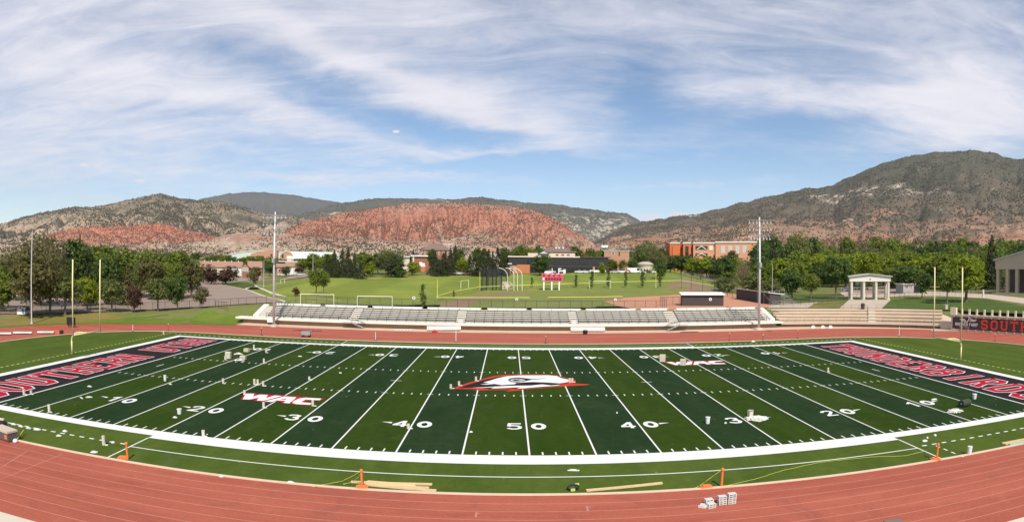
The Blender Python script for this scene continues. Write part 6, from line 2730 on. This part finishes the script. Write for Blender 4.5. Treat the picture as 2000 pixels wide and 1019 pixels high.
for i, (px, top, hw, d, k) in enumerate([(262, 490, 26, 215, 'deep'), (292, 489, 30, 190, 'green'), (322, 492, 28, 205, 'deep'), (345, 491, 30, 185, 'green'), (372, 500, 25, 195, 'green'), (300, 505, 26, 165, 'brown'), (335, 508, 26, 165, 'green'), (374, 512, 24, 168, 'brown'), (275, 508, 20, 172, 'sage')]):
    tree('round' if i % 2 else 'airy', k, px, 0, top, hw, {'deep': 'deep green', 'green': 'mid green', 'brown': 'brownish green', 'sage': 'pale sage green'}[k] + ' tree in the belt before the terracotta roofed block', G1, d)
tree('bush', 'plum', 412, 0, 517, 22, 'smaller of two dark plum trees before the terracotta roofed block', None, 225)
tree('bush', 'plum', 443, 0, 520, 26, 'larger of two dark plum trees before the terracotta roofed block', None, 230)
tree('round', 'plum', 584, 0, 522, 10, 'dark little tree before the white gabled house', None, 290)
tree('round', 'olive', 558, 0, 520, 11, 'olive little tree before the low orange house', None, 285)
tree('round', 'deep', 527, 0, 512, 12, 'dark tree behind the parking lot mast', None, 330)
RB = random.Random(5)


MARKS = [(150, ''), (400, ''), (1508, ''), (1560, ' near the terrace mast'), (1645, ' above the dark round tree'), (1745, ' above the gateway'), (1840, ' above the grey shed'), (1925, ' above the bright yellow-green tree'), (3000, ' beside the columned hall')]
SIZED = (('low narrow ', 'low broad '), ('tall narrow ', 'tall broad '))


def belt(n, px0, px1, tops, hw, dist, forms, label, group):
    """scattered trees of a belt; labels tell kind, height, breadth and neighbours"""
    for i in range(n):
        px = px0 + (px1 - px0) * (i + RB.uniform(.1, .9)) / n
        f, k, nm = forms[RB.randrange(len(forms))]
        tp, w = RB.uniform(*tops), RB.uniform(*hw)
        adj = SIZED[tp < sum(tops) / 2][w > sum(hw) / 2]
        mark = next(t for a, t in MARKS if px < a)
        tree(f, k, px, 0, tp, w, adj + nm + ' ' + label + mark, group, RB.uniform(*dist))


DK, GR, LI, SA, SP, OL = ('round', 'deep', 'deep green tree'), ('round', 'green', 'mid green tree'), ('round', 'lime', 'yellow-green tree'), ('airy', 'sage', 'sage green tree'), ('spruce', 'spruce', 'dark spruce'), ('airy', 'olive', 'olive tree')
belt(14, 395, 540, (498, 506), (10, 16), (380, 450), [DK, GR, GR], 'in the band behind the terracotta roofed block', 'trees behind the terracotta block')
belt(6, 525, 600, (502, 510), (9, 14), (400, 450), [DK, GR], 'around the small arched hall', 'trees around the arched hall')
belt(7, 600, 650, (495, 506), (10, 15), (400, 470), [DK, GR], 'between the arched hall and the tall spruces', 'trees by the spruces')
NTH = ['first', 'second', 'third', 'fourth', 'fifth', 'sixth', 'seventh', 'eighth', 'ninth', 'tenth', 'eleventh', 'last']
GS = 'tall spruces at the far edge of the lawn'
for px, top, hw, d in ((640, 495, 13, 360), (653, 486, 12, 350), (669, 483, 13, 345), (680, 481.5, 13, 352), (693, 494, 12, 345), (660, 505, 13, 320), (704, 512, 14, 305), (686, 508, 14, 320), (645, 512, 10, 330)):
    tree('spruce', 'spruce', px, 0, top, hw, NTH[sum(q > px for q in (640, 653, 669, 680, 693, 660, 704, 686, 645))] + ' dark spruce of the cluster, counted from the low yellow-green bush', GS, d)
for px, top, hw, d, f, k, lab in ((716, 494, 20, 420, 'round', 'green', 'spreading green tree next to the spruce cluster'), (738, 497, 18, 410, 'round', 'deep', 'dark green tree behind the low yellow-green bush'),
                                  (724, 513, 13, 350, 'bush', 'lime', 'low yellow-green bush next to the spruce cluster'), (757, 484, 20, 400, 'airy', 'sage', 'grey-green bushy tree behind the dark shrub mass'),
                                  (775, 487, 18, 395, 'airy', 'deep', 'dark grey-green bushy tree beside the flat white roof'), (765, 508, 24, 345, 'bush', 'spruce', 'broad dark shrub mass at the lawn edge, higher part'),
                                  (785, 512, 20, 345, 'bush', 'deep', 'broad dark shrub mass at the lawn edge, lower part'), (806, 507, 15, 390, 'bush', 'lime', 'yellow-green bush below the flat white roof'),
                                  (1055, 498, 20, 420, 'round', 'deep', 'dense dark round tree standing before the dark glass building'), (903, 503, 11, 400, 'round', 'lime', 'bright green tree squeezed between two spruce groups')):
    tree(f, k, px, 0, top, hw, lab, None, d)
for px, top, hw, d in ((850, 490, 17, 400), (866, 493, 17, 390), (889, 477, 17, 420), (880, 485, 15, 400), (858, 505, 18, 370), (918, 495, 16, 400), (941, 492, 17, 400), (955, 486, 15, 410), (972, 483, 16, 410), (984, 498, 14, 390), (935, 505, 17, 380), (960, 505, 17, 378)):
    tree('spruce', 'spruce', px, 0, top, hw, NTH[sum(q > px for q in (850, 866, 889, 880, 858, 918, 941, 955, 972, 984, 935, 960))] + ' dark spruce of the long row, counted from the orange brick block', GS, d)
belt(9, 800, 1000, (482, 490), (7, 11), (520, 570), [DK, SP, DK], 'rising behind the spruce row', 'trees behind the spruce row')
belt(6, 1000, 1050, (478, 488), (10, 15), (560, 600), [DK, DK, GR], 'above the long dark glass building, over the orange block', 'trees behind the glass building')
belt(8, 1085, 1185, (480, 490), (10, 15), (610, 680), [DK, DK, GR, LI], 'above the long dark glass building, over the trailer', 'trees behind the glass building')
belt(7, 1130, 1185, (493, 500), (7, 11), (560, 600), [DK, GR, GR], 'beside the pink brick campus building', 'trees by the campus building')
belt(8, 1178, 1236, (498, 508), (10, 14), (540, 600), [DK, GR, GR], 'between glass building and domed rotunda', 'trees near the rotunda')
tree('airy', 'sage', 1262, 0, 470, 27, 'big grey-green feathery tree rising over the domed rotunda', None, 640)
tree('airy', 'olive', 1285, 0, 484, 20, 'olive feathery tree beside the orange building', None, 560)
tree('bush', 'lime', 1177, 0, 513, 9, 'small lime bush in front of the dark glass building end', None, 440)
for px, base, top, hw, f, k, lab in ((1298, 0, 497, 15, 'high', 'deep', 'dark lawn-side tree, first after the rotunda'), (1318, 0, 497, 15, 'high', 'deep', 'dark lawn-side tree, second after the rotunda'),
                                     (1337, 0, 494, 19, 'high', 'deep', 'tall dark tree before the tower end of the orange building'), (1368, 0, 499, 26, 'high', 'lime', 'wide yellow-green tree before the orange building'),
                                     (1413, 0, 501, 24, 'round', 'deep', 'dark leafy tree between two yellow-green ones'), (1435, 0, 505, 17, 'round', 'lime', 'yellow-green tree beside the tan bare bush'),
                                     (1395, 0, 497, 14, 'spruce', 'brown', 'small brownish cone tree before the orange building'), (1424, 0, 490, 16, 'round', 'brown', 'brownish tree top before the long wing of the orange building')):
    tree(f, k, px, 0, top, hw, lab, None, {1298: 330, 1318: 325, 1337: 300, 1368: 275, 1413: 260, 1435: 280, 1395: 330, 1424: 340}[px])
tree('twigs', 'tan', 1451, 0, 504, 18, 'tan leafless round bush before the long orange wing', None, 225)
tree('bush', 'deep', 1478, 0, 508, 22, 'dark green bush mass behind the terrace-side floodlight mast', None, 240)
tree('bush', 'green', 1425, 0, 530, 30, 'low pale green shrubs in front of the tan bare bush', None, 205)
tree('bush', 'sage', 1475, 0, 533, 28, 'low pale green shrubs behind the thin-roofed dugout', None, 200)
GRB = 'trees behind the gateway'
for a in [('round', 'lime', 1522, 0, 505, 27, 'yellow-green round tree behind the small silver bleachers', 215), ('round', 'green', 1556, 0, 500, 26, 'mid green tree beside the yellow-green round tree', 205),
          ('round', 'deep', 1548, 0, 528, 22, 'blue-green tree in front of the yellow-green round tree', 170), ('high', 'green', 1585, 0, 535, 20, 'bright mid green small tree beside the dark round tree', 165),
          ('high', 'deep', 1632, 0, 502, 29, 'big dark round tree beside the gateway', 172), ('bush', 'sage', 1505, 0, 540, 20, 'pale sage shrub beside the small silver bleachers', 185),
          ('high', 'lime', 1887, 0, 495, 40, 'large bright yellow-green tree near the columned hall', 165), ('high', 'green', 1850, 0, 527, 22, 'smaller green tree leaning on the bright yellow-green one', 158),
          ('round', 'deep', 1802, 0, 534, 16, 'small dark tree beside the grey shed', 178), ('spruce', 'spruce', 1938, 0, 458, 24, 'tall dark spruce behind the columned hall', 235),
          ('airy', 'sage', 1558, 0, 452, 30, 'tall feathery grey-green tree top against the mountain foot', 330), ('spruce', 'spruce', 1510, 0, 470, 22, 'dark conifer beside the terrace mast', 300),
          ('spruce', 'spruce', 1592, 0, 470, 26, 'shaggy dark conifer below the foothills', 290), ('spruce', 'brown', 1645, 0, 472, 16, 'brownish conifer above the big dark round tree', 290),
          ('spruce', 'spruce', 1828, 0, 470, 22, 'shaggy dark conifer above the bright yellow-green tree', 270), ('round', 'deep', 1775, 0, 520, 30, 'shadowy tree behind the grey shed', 210),
          ('round', 'lime', 1737, 0, 487, 9, 'tiny bright yellow crown in the far tree belt', 340)]:
    tree(a[0], a[1], a[2], 0, a[4], a[5], a[6], None, a[7])
belt(16, 1560, 1960, (490, 503), (22, 34), (225, 290), [GR, ('round', 'lime', 'yellow-green tree'), GR, ('round', 'lime', 'yellow-green tree'), ('airy', 'green', 'loose mid green tree')], 'in the middle row', GRB)
belt(18, 1480, 2030, (474, 488), (20, 32), (320, 420), [GR, DK, ('airy', 'green', 'loose mid green tree'), OL], 'in the upper row', GRB)
belt(20, 1460, 2040, (463, 473), (18, 28), (470, 620), [DK, GR, ('airy', 'deep', 'loose dark tree')], 'in the last row', GRB)
belt(5, 1955, 2040, (462, 490), (20, 30), (255, 330), [DK, ('airy', 'deep', 'loose dark tree')], 'behind the roof of the columned hall', GRB)
belt(6, 1480, 1560, (505, 520), (14, 20), (230, 270), [DK, GR], 'behind the small silver bleachers', GRB)
belt(9, -20, 130, (512, 528), (22, 30), (185, 230), [DK, ('round', 'brown', 'brownish tree')], 'in the shade behind the huge olive tree', G1)
belt(26, -30, 1180, (493, 499), (7, 11), (800, 1050), [DK, GR, DK], 'in the distant town below the hills', 'distant town trees')
belt(16, 1180, 1500, (484, 492), (8, 13), (700, 900), [DK, GR, DK], 'in the distant belt below the canyon mouth', 'distant town trees')

belt(22, 1470, 2040, (512, 532), (22, 34), (235, 300), [('bush', 'green', 'mid green shrub'), ('bush', 'deep', 'deep green shrub'), ('bush', 'green', 'mid green shrub')], 'under the middle row', 'shrubs under the trees')
belt(16, 120, 400, (520, 540), (16, 24), (195, 240), [('bush', 'deep', 'deep green shrub'), ('bush', 'green', 'mid green shrub')], 'under the tree belt beside the terracotta roofed block', 'shrubs under the trees')
belt(14, 1470, 2040, (488, 500), (24, 34), (300, 340), [('round', 'green', 'mid green tree'), ('round', 'deep', 'deep green tree'), ('airy', 'green', 'loose mid green tree')], 'in the second row', 'trees on the slope behind the gateway')

belt(20, 1285, 1490, (500, 516), (12, 20), (300, 390), [('bush', 'deep', 'deep green bush'), ('bush', 'green', 'mid green bush'), ('round', 'deep', 'deep green tree')], 'in the screen before the orange building', 'trees before the orange building')

# ------------------------------------------------------------------ hills and mountains
SCRUB_MIX = .30


def rock_mat(name, soils, shrub, shrub_amt, cell=22.0, z0=0, z1=400, white=0.0, white_col=(.62, .52, .40), dark_patch=0.0, cliff=None):
    m, g, bs = pbr(name)
    p = g.new('NewGeometry').outputs['Position']
    sp = g.new('SeparateXYZ', {0: p})
    n1 = g.noise(p, .0028, 7, .62, .4)
    n2 = g.noise(p, .016, 5, .65)
    n3 = g.noise(p, .0011, 4, .55)
    h = g.m('DIVIDE', g.m('SUBTRACT', sp.outputs[2], z0), z1 - z0)
    h = g.m('ADD', h, g.m('MULTIPLY', g.m('SUBTRACT', n1, .5), 1.1))
    c = soils[0][1]
    for (a, col), (b, _) in zip(soils[1:], soils[:-1]):
        c = g.mix(g.step(h, a - .07, a + .07), c, col)
    c = g.mix(g.m('MULTIPLY', g.step(n2, .30, .72), .45), c, g.mix(1.0, c, (.55, .50, .47), 'MULTIPLY'))
    if white:
        band = g.noise(g.scale(p, (.0016, .0016, .011)), 1.0, 6, .66, .8)
        c = g.mix(g.m('MULTIPLY', g.step(band, .665 - white * .1, .70), .85), c, white_col)
    if cliff:
        x0, x1, c0, c1, ccol = cliff
        k = g.m('MULTIPLY', g.step(sp.outputs[0], x0, x0 + (x1 - x0) * .2), g.step(sp.outputs[0], x1, x1 - (x1 - x0) * .2))
        k = g.m('MULTIPLY', k, g.m('MULTIPLY', g.step(sp.outputs[2], c0, c0 + (c1 - c0) * .3), g.step(sp.outputs[2], c1, c1 - (c1 - c0) * .3)))
        k = g.m('MULTIPLY', k, g.step(g.noise(g.scale(p, (.009, .009, .012)), 1.0, 6, .7, .6), .46, .60))
        c = g.mix(g.m('MULTIPLY', k, .85), c, ccol)
    # faint scrub: dark dots that thin out in patches
    v = g.new('TexVoronoi', {'Vector': p, 'Scale': 1.0 / cell})
    dens = g.m('ADD', shrub_amt, g.m('MULTIPLY', g.m('SUBTRACT', n3, .5), .9))
    dens = g.m('ADD', dens, g.m('MULTIPLY', g.m('SUBTRACT', n2, .5), .55))
    dots = g.step(g.m('SUBTRACT', dens, v.outputs['Distance']), -.06, .06)
    c = g.mix(g.m('MULTIPLY', dots, SCRUB_MIX), c, shrub)
    if dark_patch:
        c = g.mix(g.m('MULTIPLY', g.step(n1, .60 - dark_patch * .2, .70 - dark_patch * .2), .8), c, shrub)
    g.put(bs.inputs['Base Color'], c)
    bs.inputs['Roughness'].default_value = .95
    bs.inputs['Specular IOR Level'].default_value = .05
    return m


def ridge(name, sky, d, depth, m, gully=30.0, glen=260.0, rough=14.0, back=.35, foot=3.0, p=1.05, rows=44, da=.0013, seed=0.0, dfun=None, scrub=None):
    """a range of hills: crest heights taken from its skyline at distance d, sloping down towards the viewer over 'depth' metres and away behind"""
    A = []
    for px, py in sky:
        v = sight(px, py)
        A.append((atan2(v.x, v.y), v.z / hypot(v.x, v.y)))
    A.sort()
    a0, a1 = A[0][0], A[-1][0]
    na = int((a1 - a0) / da)
    nb = 8
    mb = MB()
    j = 0
    for ia in range(na + 1):
        a = a0 + (a1 - a0) * ia / na
        while j < len(A) - 2 and A[j + 1][0] < a:
            j += 1
        f = (a - A[j][0]) / (A[j + 1][0] - A[j][0])
        f0 = f * f * (3 - 2 * f) * .5 + f * .5
        e = A[j][1] + (A[j + 1][1] - A[j][1]) * f0
        dd = d if dfun is None else dfun(a)
        zc = CAM_POS.z + e * dd + rough * .5 * noise.fractal(Vector((a * dd / 130, seed, 3.1)), .8, 2.1, 4)
        wob = 1 + .16 * noise.noise(Vector((a * dd / 900, seed, .7)))
        for k in range(rows + nb):
            t = k / (rows - 1)
            if k < rows:
                r = dd - depth * wob * (1 - t)
                s = t ** p
                x, y = sin(a) * r, cos(a) * r
                env = min(1.0, (1 - t) * 5) * min(1.0, t * 6)
                gz = 1 - abs(noise.noise(Vector((a * dd / glen + .35 * noise.noise(Vector((x / 500, y / 500, seed))), (r - dd) / (depth * .55), seed)))) * 2
                g2 = 1 - abs(noise.noise(Vector((a * dd / (glen * .36), (r - dd) / (depth * .3), seed + 5)))) * 2
                amp = min(1.0, max(.0, zc - foot) / 160.0)
                z = foot + (zc - foot) * s + env * amp * (-gully * max(0, gz) ** 2 * .9 - gully * .35 * max(0, g2) ** 2 + rough * noise.fractal(Vector((x / 140, y / 140, seed)), .9, 2.1, 5))
            else:
                q = (k - rows + 1) / nb
                r = dd + depth * back * q
                x, y = sin(a) * r, cos(a) * r
                z = foot - 20 + (zc - foot + 20) * (1 - q) ** 1.2 - 2
            mb.v.append((x + CAM_POS.x, y + CAM_POS.y, max(z, foot - 25)))
    R = rows + nb
    for ia in range(na):
        for k in range(R - 1):
            b = ia * R + k
            mb.f.append((b, b + R, b + R + 1, b + 1))
            mb.mi.append(0)
    o = mb.build(name, m, kind='structure', smoothit=True)
    if scrub:
        sow(name, mb.v, R, rows, na, seed, *scrub)
    return o


JUNIPER_RED = mat('dusty_juniper', (.150, .088, .058), .95, .30, .02, spec=.05)
JUNIPER = mat('juniper_green', (.082, .070, .042), .95, .25, .02, spec=.05)


def sow(name, V, R, rows, na, seed, count, size, dens, m=None):
    """junipers scattered over a slope, thinning out in patches; too many to count, so one object"""
    rr = random.Random(int(seed * 100))
    v, f = [], []
    made = tries = 0
    amax = None
    while made < count and tries < count * 8:
        tries += 1
        i, k = rr.random() * na, rr.random() * (rows - 1.01)
        ia, ka = min(int(i), na - 1), int(k)
        a, b = i - ia, k - ka
        P = [V[(ia + q) * R + ka + s] for q in (0, 1) for s in (0, 1)]
        x, y, z = (P[0][c] * (1 - a) * (1 - b) + P[1][c] * (1 - a) * b + P[2][c] * a * (1 - b) + P[3][c] * a * b for c in range(3))
        if z < 6:
            continue
        n = noise.noise(Vector((x / 420, y / 420, z / 180 + seed))) + .6 * noise.noise(Vector((x / 90, y / 90, z / 50 + seed)))
        if n * 1.5 < rr.uniform(-.75, .60) - dens:
            continue
        s = size * rr.uniform(.6, 1.35)
        h = s * rr.uniform(1.2, 1.8)
        t = rr.uniform(0, 2)
        c0, s0 = cos(t) * s, sin(t) * s
        q = len(v)
        v += [(x + c0, y + s0, z + h * .3), (x - s0, y + c0, z + h * .25), (x - c0, y - s0, z + h * .3), (x + s0, y - c0, z + h * .2), (x, y, z + h), (x, y, z - s * .4)]
        f += [(q, q + 1, q + 4), (q + 1, q + 2, q + 4), (q + 2, q + 3, q + 4), (q + 3, q, q + 4), (q + 1, q, q + 5), (q + 2, q + 1, q + 5), (q + 3, q + 2, q + 5), (q, q + 3, q + 5)]
        made += 1
    me = bpy.data.meshes.new('juniper_scrub')
    me.from_pydata(v, [], f)
    me.materials.append(m or JUNIPER)
    o = bpy.data.objects.new('juniper_scrub', me)
    COL.objects.link(o)
    o['kind'] = 'stuff'


M_FAR = rock_mat('far_forest_slope', [(0, (.13, .125, .10)), (.4, (.11, .11, .09)), (.8, (.13, .125, .11))], (.075, .08, .065), .45, 60, 0, 900)
M_GREY = rock_mat('grey_green_slope', [(0, (.24, .19, .14)), (.30, (.15, .135, .10)), (.75, (.125, .12, .095))], (.07, .072, .05), .42, 34, 0, 620, .6, cliff=(430, 1480, 120, 620, (.50, .45, .37)))
M_LEFT = rock_mat('tan_scrub_slope', [(0, (.50, .37, .25)), (.30, (.43, .33, .23)), (.62, (.29, .235, .165))], (.085, .078, .055), .50, 30, 0, 420, .25, dark_patch=.55)
M_RED = rock_mat('red_cliff_slope', [(0, (.46, .32, .23)), (.17, (.43, .30, .21)), (.33, (.48, .225, .150)), (.62, (.46, .205, .135)), (.9, (.43, .24, .175))], (.115, .070, .050), .43, 26, 0, 330, .25)
M_RED2 = rock_mat('low_red_slope', [(0, (.46, .33, .24)), (.22, (.47, .21, .14)), (.6, (.50, .19, .12))], (.13, .075, .055), .38, 24, 0, 190)
M_RIGHT = rock_mat('dark_mountain_slope', [(0, (.40, .26, .17)), (.08, (.32, .20, .135)), (.15, (.25, .16, .11)), (.22, (.145, .118, .082)), (.52, (.105, .10, .066)), (.9, (.135, .12, .085))], (.070, .068, .044), .46, 38, 0, 1100, .45, dark_patch=.40, cliff=(2380, 2850, 420, 580, (.62, .52, .42)))
M_FOOT2 = rock_mat('brown_foothill', [(0, (.42, .30, .20)), (.3, (.40, .28, .19)), (.5, (.35, .18, .115)), (.75, (.34, .22, .15))], (.09, .075, .048), .42, 24, 0, 150, .5, (.60, .48, .36), dark_patch=.15)
M_FOOT = rock_mat('pale_foothill', [(0, (.46, .34, .25)), (.3, (.50, .38, .28)), (.55, (.43, .26, .19)), (.8, (.48, .36, .27))], (.10, .08, .055), .42, 24, 0, 140, .5, (.66, .55, .44))

ridge('far_mountain', [(350, 400), (380, 392), (410, 384), (450, 377.5), (485, 374.5), (520, 375), (545, 378), (575, 380), (600, 385), (640, 391), (670, 396), (720, 405), (760, 420)], 11500, 3800, M_FAR, 90, 900, 30, seed=1, rows=30)
ridge('far_ridge', [(560, 430), (600, 414), (640, 402), (680, 394), (720, 388), (755, 386), (800, 387), (850, 388), (890, 389), (920, 385), (945, 385), (975, 389), (1020, 394), (1060, 397), (1095, 399), (1115, 404), (1150, 408), (1190, 413), (1225, 417), (1245, 427), (1262, 442), (1290, 465)], 7200, 2600, M_GREY, 85, 520, 26, seed=2, scrub=(5000, 6.5, .05))
ridge('left_mountain', [(-60, 446), (0, 436), (40, 425), (75, 416), (100, 411), (120, 407), (150, 404), (175, 404), (200, 401), (250, 390), (280, 383), (305, 379), (322, 378), (335, 382), (355, 387), (375, 388), (400, 391), (440, 394), (480, 405), (510, 415), (560, 420), (590, 424), (640, 436), (700, 455), (740, 480)], 5000, 2300, M_LEFT, 62, 300, 18, seed=3, rows=56, scrub=(16000, 4.7, .10))
ridge('right_mountain', [(1120, 486), (1165, 470), (1200, 452), (1230, 440), (1260, 432), (1290, 427), (1330, 420), (1365, 418), (1400, 408), (1450, 395), (1500, 383), (1540, 374), (1580, 366.5), (1600, 368), (1620, 363), (1660, 345), (1700, 328), (1740, 313), (1780, 303), (1820, 298), (1860, 295), (1905, 293), (1940, 298), (1962, 307), (1985, 311), (2000, 309), (2040, 306), (2080, 310)], 5600, 3000, M_RIGHT, 48, 620, 26, seed=4, rows=66, scrub=(16000, 5.4, .15))
ridge('red_hill', [(520, 478), (545, 455), (580, 440), (600, 430), (640, 421), (680, 413), (720, 408), (760, 402), (800, 397), (840, 395), (900, 396), (950, 399), (1000, 402), (1040, 409), (1070, 420), (1100, 436), (1130, 455), (1152, 468), (1168, 480)], 3500, 1300, M_RED, 58, 120, 13, seed=5, rows=56, da=.0010, scrub=(15000, 3.2, .30, JUNIPER_RED))
ridge('low_red_hill', [(60, 476), (95, 458), (125, 448), (160, 443), (200, 442), (250, 440), (300, 437), (330, 439), (360, 447), (390, 453), (420, 461), (455, 474)], 3000, 900, M_RED2, 26, 140, 8, seed=6, rows=40, scrub=(5200, 2.5, .25, JUNIPER_RED))
ridge('foothill', [(-60, 468), (0, 466), (60, 462), (110, 470), (200, 478), (300, 481), (400, 470), (440, 458), (480, 454), (520, 451), (560, 455), (600, 461), (650, 464), (700, 467), (760, 468), (840, 471), (890, 464), (930, 460), (955, 463), (980, 472), (1020, 474), (1080, 482), (1150, 486)], 2500, 700, M_FOOT, 22, 130, 7, seed=7, rows=36, scrub=(8500, 2.6, .1))
ridge('foothill', [(1150, 488), (1180, 478), (1210, 470), (1240, 465), (1300, 463), (1350, 457), (1400, 446), (1440, 437), (1480, 432), (1530, 437), (1580, 443), (1640, 449), (1700, 449), (1760, 455), (1800, 448), (1850, 440), (1890, 438), (1930, 441), (1970, 437), (2000, 433), (2060, 436)], 2900, 900, M_FOOT2, 26, 140, 8, seed=8, rows=36, scrub=(9500, 3.0, .15))

# ------------------------------------------------------------------ light summer haze in the air of the valley
def make_haze():
    mb = MB()
    mb.box(-9500, 9500, -400, 13500, -30, 1250)
    m = bpy.data.materials.new('valley_haze')
    m.use_nodes = True
    g = N(m.node_tree)
    g.n.clear()
    v = g.new('VolumePrincipled')
    v.inputs['Color'].default_value = (.80, .86, .95, 1)
    v.inputs['Density'].default_value = HAZE
    v.inputs['Anisotropy'].default_value = .2
    o = g.new('OutputMaterial')
    g.l.new(v.outputs[0], o.inputs['Volume'])
    mb.build('haze', m, kind='stuff')


HAZE = 2.7e-5
make_haze()
